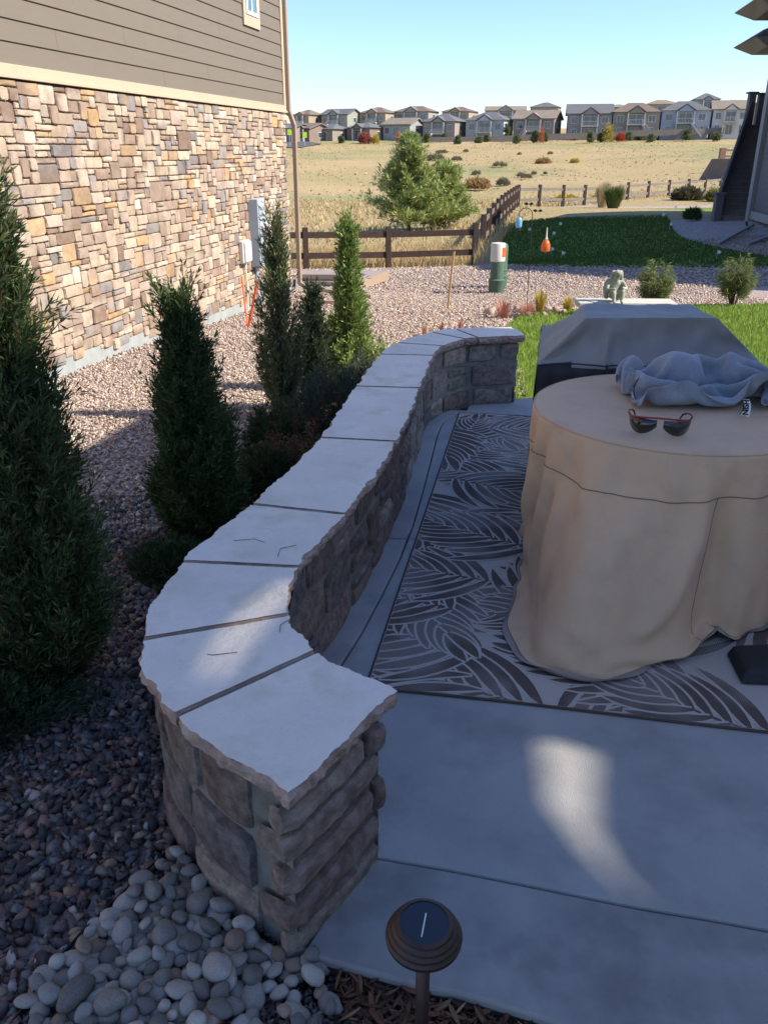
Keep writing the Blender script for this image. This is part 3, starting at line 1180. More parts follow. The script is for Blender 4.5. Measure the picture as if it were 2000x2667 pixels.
nu, nv = 60, 80
V = [rp(RW * i / nu, RL * j / nv, .0075) for j in range(nv + 1) for i in range(nu + 1)]
F = [(j * (nu + 1) + i, j * (nu + 1) + i + 1, (j + 1) * (nu + 1) + i + 1, (j + 1) * (nu + 1) + i) for j in range(nv) for i in range(nu)]
mesh_obj('weave', V, F, M['rug_light'], rug, smooth=True)
mb = MB()
for path in ([(RW * i / nu, 0) for i in range(nu + 1)], [(0, RL * j / nv) for j in range(nv + 1)], [(RW * i / nu, RL) for i in range(nu + 1)], [(RW, RL * j / nv) for j in range(nv + 1)]):
    mb.tube([rp(a, b, .0052) for a, b in path], .0048, 6)
mb.build('binding', M['rug_edge'], rug, smooth=True)
rr = random.Random(5)
leaves = MB()
zl = [.0084]


lf_m = []


def poly_strip(cpts, wd, k=0):
    """tapered curved leaflet from its centre line; k 0 dark yarn, 1 the light outline under it"""
    m_ = len(cpts)
    V = []
    for i, p in enumerate(cpts):
        a, b = cpts[max(0, i - 1)], cpts[min(m_ - 1, i + 1)]
        d = (b - a).normalized()
        nn = Vector((-d.y, d.x))
        t_ = i / (m_ - 1)
        ww = wd * (math.sin(math.pi * min(1, .06 + t_ * .94)) ** .7) + (.020 if k else 0)
        for q_ in (p + nn * ww / 2, p - nn * ww / 2):
            V.append(rp(min(RW - .006, max(.006, q_.x)), min(RL - .006, max(.006, q_.y)), zl[0]))
    F = [(2 * i, 2 * i + 1, 2 * i + 3, 2 * i + 2) for i in range(m_ - 1)]
    leaves.add(V, F)
    lf_m.extend([k] * len(F))
    zl[0] += .0000004


def frond(x, y, ang, L_, cur, nleaf=9):
    sp = []
    p = Vector((x, y)); a = ang
    for i in range(16):
        sp.append(p.copy())
        p = p + Vector((math.cos(a), math.sin(a))) * L_ / 15
        a += cur / 15
    poly_strip(sp, .012)
    for side in (-1, 1):
        for k in range(nleaf):
            t_ = .04 + .94 * k / (nleaf - 1)
            i = min(14, int(t_ * 15))
            b = sp[i].lerp(sp[i + 1], t_ * 15 - i)
            d = math.atan2(sp[i + 1].y - sp[i].y, sp[i + 1].x - sp[i].x)
            ll = L_ * (.74 - .36 * t_) * rr.uniform(.9, 1.12)
            ang2 = d + side * (1.12 - .80 * t_)
            q_ = b.copy()
            cp_ = []
            for s in range(9):
                cp_.append(q_.copy())
                q_ = q_ + Vector((math.cos(ang2), math.sin(ang2))) * ll / 8
                ang2 -= side * .060 * (1 + .5 * (1 - t_))
            poly_strip(cp_, L_ * .092, 1)
            poly_strip(cp_, L_ * .092)


spots = [(i * .345 + (.15 if j % 2 else 0) - .1 + rr.uniform(-.05, .05), j * .30 - .05 + rr.uniform(-.04, .04), i, j) for j in range(12) for i in range(8)]
rr.shuffle(spots)
for (x, y, i, j) in spots:
    side = 1 if (i + j) % 2 else -1
    ang = rr.choice([.2, .5, 2.8, 3.0, 1.3, -.4, 3.5, -1.2])
    frond(x, y, ang, rr.uniform(.46, .62), side * rr.uniform(.1, .4), 9)
o = mesh_obj('leaf_pattern', leaves.V, leaves.F, None, rug, mats=[M['rug_dark'], M['rug_light']], fmi=lf_m)
o['kind'] = 'stuff'

# ------------------------------------------------------------------ gravel, mulch, lawn beds
def hull_rock(seed, flat=.65, n=13):
    import bmesh
    r = random.Random(seed)
    bm = bmesh.new()
    for _ in range(n):
        v = Vector((r.gauss(0, 1), r.gauss(0, 1), r.gauss(0, 1))).normalized() * r.uniform(.75, 1)
        bm.verts.new((v.x * 1.0, v.y * .78, v.z * flat))
    bmesh.ops.convex_hull(bm, input=bm.verts)
    bmesh.ops.delete(bm, geom=[v for v in bm.verts if not v.link_faces], context='VERTS')
    bm.verts.index_update()
    V = np.array([v.co[:] for v in bm.verts]); F = np.array([[v.index for v in f.verts] for f in bm.faces])
    bm.free()
    return V, F


def rotmats(n, rs, tilt=3.14):
    a = rs.rand(n) * 2 * np.pi
    b = (rs.rand(n) - .5) * 2 * tilt
    c = (rs.rand(n) - .5) * 2 * tilt
    ca, sa, cb, sb, cc, sc = np.cos(a), np.sin(a), np.cos(b), np.sin(b), np.cos(c), np.sin(c)
    Rz = np.zeros((n, 3, 3)); Rz[:, 0, 0] = ca; Rz[:, 0, 1] = -sa; Rz[:, 1, 0] = sa; Rz[:, 1, 1] = ca; Rz[:, 2, 2] = 1
    Rx = np.zeros((n, 3, 3)); Rx[:, 1, 1] = cb; Rx[:, 1, 2] = -sb; Rx[:, 2, 1] = sb; Rx[:, 2, 2] = cb; Rx[:, 0, 0] = 1
    Ry = np.zeros((n, 3, 3)); Ry[:, 0, 0] = cc; Ry[:, 0, 2] = sc; Ry[:, 2, 0] = -sc; Ry[:, 2, 2] = cc; Ry[:, 1, 1] = 1
    return Rz @ Rx @ Ry


def scatter(name, variants, P, R, sc, cols, mt, smooth=False, kind='stuff', parent=None):
    """bakes many small pieces into one mesh; variants are (V, F) with triangles"""
    Vs, Fs, Cs = [], [], []
    n = len(P)
    base = 0
    which = np.arange(n) % len(variants)
    for k, (V, F) in enumerate(variants):
        m = which == k
        if not m.any(): continue
        s_ = sc[m]
        s_ = s_[:, None, None] if s_.ndim == 1 else s_[:, None, :]
        A = np.einsum('nij,nvj->nvi', R[m], V[None] * s_) + P[m][:, None, :]
        c = np.repeat(cols[m][:, None, :], len(V), 1)
        cnt = m.sum()
        Fa = F[None] + (np.arange(cnt) * len(V))[:, None, None] + base
        Vs.append(A.reshape(-1, 3)); Fs.append(Fa.reshape(-1, F.shape[1])); Cs.append(c.reshape(-1, 3))
        base += cnt * len(V)
    o = mesh_obj(name, np.concatenate(Vs), np.concatenate(Fs), mt, parent, smooth, cols=np.concatenate(Cs))
    if kind: o['kind'] = kind
    return o


def palette(n, rs, items, jit=.15):
    w = np.array([i[1] for i in items], float)
    c = np.array([i[0] for i in items])[rs.choice(len(items), n, p=w / w.sum())]
    return np.clip(c * (1 + (rs.rand(n, 1) - .5) * 2 * jit) * (1 + (rs.rand(n, 3) - .5) * .10), 0, 1)


hwp = lambda s, o=0: hw(s, o, 0)[:2]
GR = [hwp(-3, .02), hwp(3, .02), hwp(9, .02), hwp(S1, .02), (-3.2, 17.5), (-5, 25.05), (-2.3, 25.0), (.3, 25.6), (2.75, 26.0), (5.5, 33.5), (7.7, 50), (13, 54), (19, 59), (25, 66), (32, 60), (24, 30), (12, 18), (9, 14), (6, 13.2), (2.0, 12.6),
      (1.5, 10.5), (1.25, 7.5), (1.1, 6.25), (.5, 6.2), (.0, 5.4), (-.3, 3.7), (-.6, 2.4), (-.5, 1.7), (-.24, 1.36), (-.24, .9), (-.35, -.5), (-1, -2.5)]
sheet('gravel_bed', GR, -.012, .45, M['gravel_far'], bstep=.4)

ROCK = [hull_rock(k, .60, 9) for k in range(18)]
GCOL = [((.15, .13, .12), 28), ((.085, .078, .075), 30), ((.25, .215, .195), 15), ((.33, .20, .15), 11), ((.36, .28, .20), 5), ((.22, .14, .11), 13), ((.50, .45, .40), 2.5), ((.15, .165, .16), 9)]
rs = np.random.RandomState(7)
EDGE = [atz(a * 1.2055, b * 1.2055, -.05) for a, b in ((400, 1795), (360, 1850), (170, 2035), (35, 2212))]
EDGE.append(EDGE[-1] * 2 - EDGE[-2])
COB = [(-.44, 1.60), (-.50, 1.62)] + [(p.x, p.y) for p in EDGE] + [(-.45, .3), (-.12, .75), (-.06, 1.15), (-.08, 1.31), (-.20, 1.42), (-.44, 1.60)]
PATIO_ALL = edge_front + [(4.6, 6.12), (1.0, 6.05), (.95, 6.2)] + [(p.x, p.y) for p in reversed(SO)]
MUL = [(-.12, 1.36), (-.06, 1.15), (-.12, .75), (-.45, .3), (-.5, -.5), (3.5, -.5), (3.5, .5), (2.2, .70), (.9, 1.0), (.332, 1.19), (.173, 1.243), (.077, 1.265), (-.1, 1.32)]


LX2 = [(3.6, 22.0), (5.0, 21.0), (6.8, 20.6), (8.4, 20.2), (9.6, 19.9), (10.0, 20.6), (9.6, 22.5), (9.4, 25), (9.7, 29), (11.6, 36), (3.5, 36), (4.1, 30), (3.5, 25)]


def bed(name, n, x0, x1, y0, y1, smin, smax, seed, dens=None, layers=1, cols=GCOL, poly=GR, rk=ROCK):
    rs = np.random.RandomState(seed)
    x = rs.uniform(x0, x1, n); y = rs.uniform(y0, y1, n)
    m = inside(poly, x, y) & (np.abs(x) < .50 * np.maximum(y, .3) + .5) & ~inside(COB, x, y) & ~inside(PATIO_ALL, x, y) & ~inside(MUL, x, y) & ~inside(LX2, x, y)
    if dens is not None: m &= rs.rand(n) < dens(x, y)
    x, y = x[m], y[m]
    k = len(x)
    s = rs.uniform(smin, smax, k) ** 1.0 * rs.choice([.75, 1, 1, 1.25], k)
    z = gz(x, y) + s * rs.uniform(-.15, .55, k)
    sc = np.stack([s * rs.uniform(.85, 1.25, k), s, s * rs.uniform(.8, 1.1, k)], 1)
    return scatter(name, rk, np.stack([x, y, z], 1), rotmats(k, rs, .9), sc, palette(k, rs, cols), M['gravel_rock'])


bed('gravel_stones', 40000, -3.0, .5, .95, 4.6, .014, .029, 11, dens=lambda x, y: np.clip(1.35 - .20 * (y - 1), .25, 1))
GC2 = [((.62, .51, .42), 30), ((.52, .40, .32), 24), ((.42, .31, .25), 16), ((.70, .61, .53), 12), ((.30, .25, .225), 14), ((.58, .46, .34), 8)]
bed('gravel_stones', 62000, -4.2, 1.4, 4.0, 9.0, .013, .022, 12, cols=GC2, rk=[hull_rock(40 + k, .66, 7) for k in range(10)])
SMALL = [hull_rock(60 + k, .7, 6) for k in range(10)]
bed('gravel_stones', 74000, -4.5, 6.5, 9.0, 17, .017, .028, 13, rk=SMALL, cols=GC2)
bed('gravel_stones', 42000, -4.0, 12, 17, 27, .026, .042, 14, rk=SMALL, cols=GC2)
# beds round the ring and behind the lawn share that stone; junipers stand in bark litter


# black edging strip
e_ = thing('edging_strip', 'thin dark metal edging strip between crushed gravel and river cobbles', 'edging', (EDGE[1].x, EDGE[1].y, -.05))
ep = catmull([(-.455, 1.63)] + [(p.x, p.y) for p in EDGE], 6)
V = []
for p in ep: V += [(p.x, p.y, -.12), (p.x, p.y, -.028), (p.x + .004, p.y + .003, -.028), (p.x + .004, p.y + .003, -.12)]
F = []
for i in range(len(ep) - 1): F += [(4 * i + a, 4 * i + 4 + a, 4 * i + 4 + (a + 1) % 4, 4 * i + (a + 1) % 4) for a in range(4)]
mesh_obj('strip', V, F, M['black_metal'], e_)

# soil and river cobbles
sheet('soil', COB + [], -.015, .1, M['soil'])


def cobble_mesh(seed):
    import bmesh
    r = random.Random(seed)
    bm = bmesh.new()
    bmesh.ops.create_icosphere(bm, subdivisions=3, radius=1)
    sx, sy, sz = r.uniform(.95, 1.35), r.uniform(.8, 1.0), r.uniform(.52, .78)
    for v in bm.verts:
        k = 1 + noise.noise(v.co * .9 + Vector((seed * 7.3, 0, 0))) * .30 + noise.noise(v.co * 2.4 + Vector((0, seed * 3.1, 0))) * .05
        v.co = Vector((v.co.x * sx, v.co.y * sy, v.co.z * sz)) * k
    me = bpy.data.meshes.new('cobble')
    bm.to_mesh(me)
    bm.free()
    me.polygons.foreach_set('use_smooth', [True] * len(me.polygons))
    return me


KIND = [('cobble_speck', 'salt and pepper speckled granite cobble in the pile by the wall end', 'speckled river cobbles'),
        ('cobble_grey', 'smooth plain dark grey cobble in the pile by the wall end', 'dark grey river cobbles'),
        ('cobble_tan', 'brown or rust tinted cobble in the pile by the wall end', 'brown river cobbles'),
        ('cobble_pale', 'pale whitish grey cobble in the pile by the wall end', 'pale river cobbles')]
CM = {}
for q_, (mn, _, _) in enumerate(KIND):
    CM[mn] = []
    for k in range(5):
        me = cobble_mesh(q_ * 10 + k + 1)
        me.materials.append(M[mn])
        CM[mn].append(me)
placed = []
rc = random.Random(12)
rsc = np.random.RandomState(12)
cx0, cx1 = min(p[0] for p in COB), max(p[0] for p in COB)
wallp = np.array([(p.x, p.y) for p in resample(body_o[:14], .02) + resample([body_o[0], body_i[0]], .02)])


def layer(n_, r_lo, r_hi, grow, seeds=()):
    """loosely packed discs inside the cobble bed, pushed apart until they fit"""
    X, Rr = [], []
    for (p_, r_) in seeds:
        X.append((p_.x, p_.y)); Rr.append(r_)
    while len(X) < n_:
        x, y = rsc.uniform(cx0, cx1), rsc.uniform(1.06, 1.70)
        if inside(COB, np.array([x]), np.array([y]))[0] and x > -.55 * y - .42:
            X.append((x, y)); Rr.append(r_lo + (r_hi - r_lo) * rsc.rand() ** 1.6)
    X, Rr = np.array(X), np.array(Rr)
    for _ in range(60):
        D_ = X[:, None] - X[None]
        d_ = np.hypot(D_[..., 0], D_[..., 1]) + 1e-6
        ov_ = np.maximum(0, (Rr[:, None] + Rr[None]) * grow - d_)
        np.fill_diagonal(ov_, 0)
        X = X + (D_ / d_[..., None] * ov_[..., None]).sum(1) * .3
        Dw = X[:, None] - wallp[None]
        dw = np.hypot(Dw[..., 0], Dw[..., 1])
        k_ = dw.argmin(1)
        dm = dw[np.arange(len(X)), k_]
        pw = np.maximum(0, Rr + .022 - dm)
        X = X + Dw[np.arange(len(X)), k_] / (dm[:, None] + 1e-6) * pw[:, None]
    return X, Rr


L1, R1 = layer(185, .016, .031, .86)
fixs = [(atz(a * 1.2055, b * 1.2055, 0.0), r_) for a, b, r_ in ((430, 1940, .040), (330, 2020, .036), (415, 1880, .026), (392, 1855, .024), (305, 1890, .026), (410, 2020, .033), (165, 2130, .040), (450, 2110, .034), (545, 2095, .030), (235, 2190, .036))]
L2_, R2 = layer(112, .013, .026, 1.05, [(a_, b_ * .88) for a_, b_ in fixs])
for (x, y), r_ in zip(L1, R1):
    if inside(COB, np.array([x]), np.array([y]))[0]: placed.append((float(x), float(y), -.052 + r_ * .72, float(r_)))
n1_ = len(placed)
for (x, y), r_ in zip(L2_, R2):
    if not inside(COB, np.array([x]), np.array([y]))[0]: continue
    lo = -.05
    for (a, b, c, s) in placed[:n1_]:
        d = math.hypot(a - x, b - y)
        rr_ = (s + r_) * .95
        if d < rr_: lo = max(lo, c + math.sqrt(rr_ * rr_ - d * d) * .55)
    placed.append((float(x), float(y), min(lo, .035), float(r_)))
cob_first = None
for (x, y, z, r_) in placed:
    q_ = rc.choices(range(4), (34, 34, 14, 18))[0]
    mn, lab, grp = KIND[q_]
    o = bpy.data.objects.new('cobble', rc.choice(CM[mn]))
    C.objects.link(o)
    o.location = (x, y, z)
    o.rotation_euler = (rc.uniform(-.5, .5), rc.uniform(-.5, .5), rc.uniform(0, 6.28))
    s = r_ * 1.02
    o.scale = (s, s, s)
    tag(o, lab, 'cobble', grp)

rs = np.random.RandomState(90)
xf, yf = rs.uniform(cx0, cx1, 5200), rs.uniform(1.0, 1.66, 5200)
mf = inside(COB, xf, yf)
xf, yf = xf[mf], yf[mf]
sf = rs.uniform(.007, .015, len(xf))
scatter('grit_stones', ROCK, np.stack([xf, yf, gz(xf, yf) + rs.uniform(-.006, .008, len(xf))], 1), rotmats(len(xf), rs, .9), sf, palette(len(xf), rs, GCOL), M['gravel_rock'])

# bark mulch
sheet('mulch_soil', MUL, -.02, .12, M['soil'])


def chip_var(seed):
    r = random.Random(seed)
    V, F = [], []
    n_ = 4
    for i in range(n_ + 1):
        t_ = i / n_ * 2 - 1
        w = .22 * (1 - abs(t_) ** 2.5) + .03 + r.uniform(-.03, .03)
        h = .07 * r.uniform(.6, 1.2)
        b = .08 * math.sin(t_ * 2 + seed)
        V += [(t_, -w + b, -h), (t_, w + b, -h * .6), (t_, w * .7 + b, h), (t_, -w * .8 + b, h * .8)]
    for i in range(n_):
        for a in range(4):
            q_ = (4 * i + a, 4 * i + (a + 1) % 4, 4 * i + 4 + (a + 1) % 4, 4 * i + 4 + a)
            F += [(q_[0], q_[1], q_[2]), (q_[0], q_[2], q_[3])]
    F += [(0, 2, 1), (0, 3, 2), (4 * n_, 4 * n_ + 1, 4 * n_ + 2), (4 * n_, 4 * n_ + 2, 4 * n_ + 3)]
    return np.array(V, float), np.array(F)


CH_ = [chip_var(k) for k in range(8)]
BC = [((.16, .075, .045), 30), ((.23, .12, .07), 22), ((.10, .055, .038), 24), ((.30, .18, .11), 10), ((.06, .04, .03), 14)]


def chips(name, n, poly, x0, x1, y0, y1, seed, smin=.006, smax=.036, zup=.03, extra=None):
    rs = np.random.RandomState(seed)
    x = rs.uniform(x0, x1, n); y = rs.uniform(y0, y1, n)
    m = inside(poly, x, y)
    x, y = x[m], y[m]
    k = len(x)
    s = smin + (smax - smin) * rs.rand(k) ** 2.2
    z = gz(x, y) + rs.uniform(-.005, zup, k)
    sc = np.stack([s, s * rs.uniform(.5, 1.0, k), s * rs.uniform(.6, 1.2, k)], 1)
    return scatter(name, CH_, np.stack([x, y, z], 1), rotmats(k, rs, .35), sc, palette(k, rs, BC, .25), M['chip'])


chips('bark_mulch', 12000, MUL, -.3, .75, .98, 1.37, 3, zup=.036)


def disc_poly(x, y, r, n=14): return [(x + r * math.cos(6.283 * i / n), y + r * math.sin(6.283 * i / n)) for i in range(n)]


# lawns
LAWN1 = [(1.0, 6.16), (1.15, 7.5), (1.45, 10.3), (2.0, 12.2), (3.0, 12.75), (5, 13.0), (9, 13.4), (10, 9), (8, 6.2), (4.6, 6.14)]
sheet('lawn', LAWN1, .004, .35, M['lawn'])


def blade_field(name, n, poly, x0, x1, y0, y1, h, w, seed, cols, mt, dz=0, lean=.35, xlim=.50, parent=None, hv=.5):
    rs = np.random.RandomState(seed)
    x = rs.uniform(x0, x1, n); y = rs.uniform(y0, y1, n)
    m = inside(poly, x, y) & (np.abs(x) < xlim * y + .5)
    x, y = x[m], y[m]; k = len(x)
    z = gz(x, y) + dz
    a = rs.rand(k) * 6.283
    hh = h * rs.uniform(1 - hv, 1 + hv, k)
    ww = w * rs.uniform(.6, 1.3, k)
    l_ = rs.uniform(-lean, lean, k) * hh; l2 = rs.uniform(-lean, lean, k) * hh
    b0 = np.stack([x - np.cos(a) * ww, y - np.sin(a) * ww, z], 1)
    b1 = np.stack([x + np.cos(a) * ww, y + np.sin(a) * ww, z], 1)
    m0 = np.stack([x + l_ * .35 - np.cos(a) * ww * .8, y + l2 * .35 - np.sin(a) * ww * .8, z + hh * .55], 1)
    m1 = np.stack([x + l_ * .35 + np.cos(a) * ww * .8, y + l2 * .35 + np.sin(a) * ww * .8, z + hh * .55], 1)
    tp = np.stack([x + l_, y + l2, z + hh], 1)
    V = np.stack([b0, b1, m1, m0, tp], 1).reshape(-1, 3)
    i = np.arange(k)[:, None] * 5
    F = np.concatenate([i + [0, 1, 2], i + [0, 2, 3], i + [3, 2, 4]], 0)
    c = np.repeat(palette(k, rs, cols, .2)[:, None, :], 5, 1).reshape(-1, 3)
    o = mesh_obj(name, V, F.astype(int), mt, parent, cols=c)
    if parent is None: o['kind'] = 'stuff'
    return o


LC = [((.24, .36, .06), 40), ((.18, .28, .045), 30), ((.32, .42, .09), 18), ((.42, .40, .15), 7)]
blade_field('lawn_grass', 42000, LAWN1, .9, 5.4, 6.1, 9.5, .045, .0035, 5, LC, M['blade'])
blade_field('lawn_grass', 36000, LAWN1, 1.2, 6.8, 9.5, 13.3, .05, .006, 6, LC, M['blade'])
L2 = catmull([(3.6, 22.0), (5.0, 21.0), (6.8, 20.6), (8.4, 20.2), (9.6, 19.9), (10.0, 20.6), (9.6, 22.5), (9.4, 25), (9.7, 29), (11.6, 36), (12.2, 38.6), (9.5, 39.3), (6.3, 38.8), (5.0, 36), (4.1, 30), (3.5, 25)], 5, True)
L2 = [(p.x, p.y) for p in L2]
sheet('lawn', L2, .02, .6, M['lawn'])
LC2 = [((.075, .125, .02), 40), ((.06, .10, .018), 30), ((.10, .14, .03), 18)]
blade_field('lawn_grass', 60000, L2, 3, 13, 19.8, 40, .06, .012, 7, LC2, M['blade'], dz=.01)
L3 = [(10.0, 45.5), (13.5, 47), (18.5, 49), (24, 55), (26, 50), (20, 44), (14.5, 43.3), (11, 44)]
sheet('lawn', L3, .03, .8, M['lawn'])
WALKP = [(12.0, 40.2), (16.5, 40.6), (16.5, 40.0), (12.0, 39.7)]
sheet('path', WALKP, .03, .3, M['walk'])
RD = [(-27, 182), (-17.2, 189), (-14.0, 206), (-18, 214), (-30, 205)]
sheet('road', RD, .12, 3, M['road'])

# tall dry grass by the fence
DC = [((.56, .42, .22), 34), ((.46, .35, .17), 24), ((.64, .50, .29), 20), ((.40, .35, .16), 14), ((.50, .30, .16), 10)]
TG = [(-6, 25.3), (-2.3, 25.2), (.3, 25.9), (2.9, 26.3), (3.6, 29), (6.9, 40), (8.4, 50.5), (14, 54.6), (20, 60), (26, 67), (24, 75), (6, 70), (2, 50), (-8, 42)]
blade_field('dry_grass', 17000, TG, -6, 4.2, 25.3, 31, .26, .010, 8, DC, M['dry'], lean=.5)
TG2 = [(-6, 31), (3.6, 31), (6.9, 42), (8.4, 51), (14, 56), (20, 61), (26, 68), (26, 80), (-14, 80)]
blade_field('dry_grass', 22000, TG2, -14, 26, 31, 80, .17, .03, 9, DC, M['dry'], lean=.6)
TG3 = [(2.5, 24.2), (3.4, 26), (3.9, 30), (5.5, 36), (4.9, 36.5), (3.0, 29)]
blade_field('dry_grass', 2600, TG3, 2.4, 5.5, 24, 37, .45, .010, 10, DC, M['dry'], lean=.4)
# far field tufts: wide, low
PR = [(-120, 80), (120, 80), (200, 232), (-200, 232)]
DC2 = [((.46, .36, .20), 34), ((.38, .30, .17), 24), ((.33, .30, .16), 16), ((.52, .40, .24), 20)]
blade_field('dry_grass', 16000, PR, -110, 110, 80, 225, .13, .14, 15, DC2, M['dry'], lean=.9, dz=-.05)

# ------------------------------------------------------------------ evergreens
def sprays(P, D, n_, ln, wd, rs, fan=.6):
    """n_ narrow leaflets fanned round every (point, direction)"""
    k = len(P)
    P = np.repeat(P, n_, 0); D = np.repeat(D, n_, 0)
    m = len(P)
    d = D + (rs.rand(m, 3) - .5) * 2 * fan
    d /= np.linalg.norm(d, axis=1)[:, None]
    q = np.cross(d, rs.rand(m, 3) - .5)
    q /= np.linalg.norm(q, axis=1)[:, None] + 1e-9
    L_ = ln * rs.uniform(.6, 1.3, m)[:, None]
    w_ = wd * rs.uniform(.7, 1.3, m)[:, None]
    st = P + d * L_ * rs.uniform(-.1, .35, m)[:, None]
    V = np.stack([st - q * w_ * .5, st + d * L_ * .55 - q * w_, st + d * L_, st + d * L_ * .5 + q * w_], 1).reshape(-1, 3)
    i = np.arange(m)[:, None] * 4
    F = np.concatenate([i + [0, 1, 2], i + [0, 2, 3]], 0).astype(int)
    return V, F, m


def juniper(x, y, h, rad_, label, seed, nb, dens, prof, lean=(0, 0), ln=.035, wd=.0026, up=.75, cols=None, group=None, name='juniper', rise=.0, cat='juniper'):
    rs = np.random.RandomState(seed)
    z0 = g1(x, y) - .02
    t = thing(name, label, cat, (x, y, z0), 0, group)
    tr = MB().tube([(x, y, z0), (x + lean[0] * .5, y + lean[1] * .5, z0 + h * .5), (x + lean[0], y + lean[1], z0 + h * .93)], [h * .016 + .006, h * .010 + .003, .002], 7)
    tr.build('trunk', M['bark'], t, smooth=True)
    PP, DD = [], []
    br = MB()
    for b in range(nb):
        f = rs.rand() ** .85 * .97 + rise
        f = min(f, .985)
        a = rs.rand() * 6.283
        R = rad_ * prof(f) * rs.uniform(.55, 1.12) * (1 + .55 * noise.noise(Vector((math.cos(a) * 1.6, math.sin(a) * 1.6, f * 6 + seed * 3))) + .10 * math.sin(a * 7 + f * 9))
        zb = h * max(0.02, f - .12 - .10 * rs.rand())
        b0 = np.array([x + lean[0] * f, y + lean[1] * f, z0 + zb])
        out = np.array([math.cos(a), math.sin(a), 0])
        L_ = R * rs.uniform(1.1, 1.5)
        upw = up * rs.uniform(.7, 1.3) * (.35 + R)
        n_ = max(3, int(R * dens * 3) + 3)
        tt = np.linspace(.12, 1, n_)[:, None]
        pts = b0 + out * R * (tt ** .75) + np.array([0, 0, 1]) * (upw * tt ** 1.5) * .5
        pts[:, 2] = np.minimum(pts[:, 2], z0 + h * (1.0 + .03 * rs.rand()))
        pts += (rs.rand(*pts.shape) - .5) * .02
        if b % 2 == 0:
            br.tube([tuple(b0), tuple(pts[len(pts) // 2]), tuple(pts[-1])], [.006, .003, .0012], 3, cap=False)
        # side twigs
        for p in pts:
            ns_ = rs.randint(2, 4)
            for _ in range(ns_):
                dd = out * rs.uniform(.1, 1.0) + np.array([0, 0, up * 1.2]) + (rs.rand(3) - .5) * 1.3
                dd /= np.linalg.norm(dd)
                for u_ in (.0, .45, .9):
                    PP.append(p + dd * u_ * ln * 2.2); DD.append(dd)
    # long free shoots that break the outline
    for q in range(nb // 9):
        f = .10 + .85 * rs.rand()
        a = rs.rand() * 6.283
        R = rad_ * prof(f)
        out = np.array([math.cos(a), math.sin(a), 0])
        b0 = np.array([x + lean[0] * f, y + lean[1] * f, z0 + h * f]) + out * R * .85
        L_ = rs.uniform(.07, .17) * min(1.2, h)
        dd = out * rs.uniform(.2, .7) + np.array([0, 0, 1.0]) + (rs.rand(3) - .5) * .3
        dd /= np.linalg.norm(dd)
        br.tube([tuple(b0 - dd * .05), tuple(b0 + dd * L_ * .9)], [.0028, .001], 3, cap=False)
        for u_ in np.linspace(0, 1, 9):
            for _ in range(2):
                PP.append(b0 + dd * L_ * u_ + (rs.rand(3) - .5) * .018 * (1.2 - u_)); DD.append(dd + (rs.rand(3) - .5) * .9)
    # leader tip
    for q in range(60):
        zf = 1 - .16 * rs.rand()
        PP.append(np.array([x + lean[0] * zf + (rs.rand() - .5) * .02, y + lean[1] * zf + (rs.rand() - .5) * .02, z0 + h * zf])); DD.append(np.array([rs.rand() - .5, rs.rand() - .5, 1.2]))
    br.build('branches', M['bark'], t)
    PP, DD = np.array(PP), np.array(DD)
    V, F, m = sprays(PP, DD, 3, ln * 1.1, wd * 1.3, rs)
    cols = cols or [((.075, .12, .042), 36), ((.052, .085, .034), 28), ((.12, .16, .055), 18), ((.14, .10, .055), 12)]
    c = np.repeat(palette(m, rs, cols, .2)[:, None, :], 4, 1).reshape(-1, 3)
    mesh_obj('crown', V, F, M['juniper'], t, cols=c)
    return t


cone = lambda f: (1 - f) ** .75 * (1 - .35 * math.exp(-((f) / .07) ** 2)) + .04
col_ = lambda f: min(1, (1.01 - f) ** .85 * 1.25) * (.80 + .2 * min(1, f / .12))
spire = lambda f: max(.05, (1 - f) ** 1.15)
juniper(-1.22, 2.50, 1.80, .215, 'tall ragged dark juniper at the left edge of the gravel bed, nearest the wall end', 1, 900, 17, lambda f: (1 - f) ** .62 * (.62 + .55 * math.exp(-((f - .38) / .3) ** 2)) + .03, ln=.034, wd=.0022, up=1.0, rise=.02, lean=(.07, .02))
juniper(-.92, 3.82, 1.27, .185, 'dense column-shaped dark juniper in the middle of the gravel bed with a lit tip', 2, 900, 20, col_, ln=.030, wd=.0026, up=.9,
        cols=[((.065, .105, .036), 40), ((.048, .08, .03), 30), ((.09, .135, .045), 18)], lean=(-.02, .03))
juniper(-.79, 6.30, 1.50, .20, 'thin open upright juniper with bare stems in front of the grey meter box', 3, 120, 10, lambda f: (1 - f) ** .9 * (1.1 - .5 * math.exp(-(f / .08) ** 2)) + .05, ln=.045, wd=.0034, up=1.5,
        cols=[((.13, .17, .075), 40), ((.09, .12, .06), 30), ((.21, .24, .10), 18), ((.17, .12, .07), 10)])
juniper(-.56, 6.6, .92, .11, 'small narrow dark juniper between two taller ones', 4, 100, 11, lambda f: (1 - f) ** .6 * .9 + .1, ln=.04, wd=.0034, up=1.3, cols=[((.05, .075, .035), 40), ((.035, .055, .03), 30)])
juniper(-.31, 7.45, 1.46, .21, 'bright yellow-green sunlit juniper with a spindly top in front of the fence', 5, 330, 13, lambda f: (1 - f) ** 2.2 * 1.35 + .09, ln=.045, wd=.004, up=1.1,
        cols=[((.24, .33, .09), 40), ((.17, .25, .07), 30), ((.32, .40, .13), 18), ((.26, .19, .10), 5)])


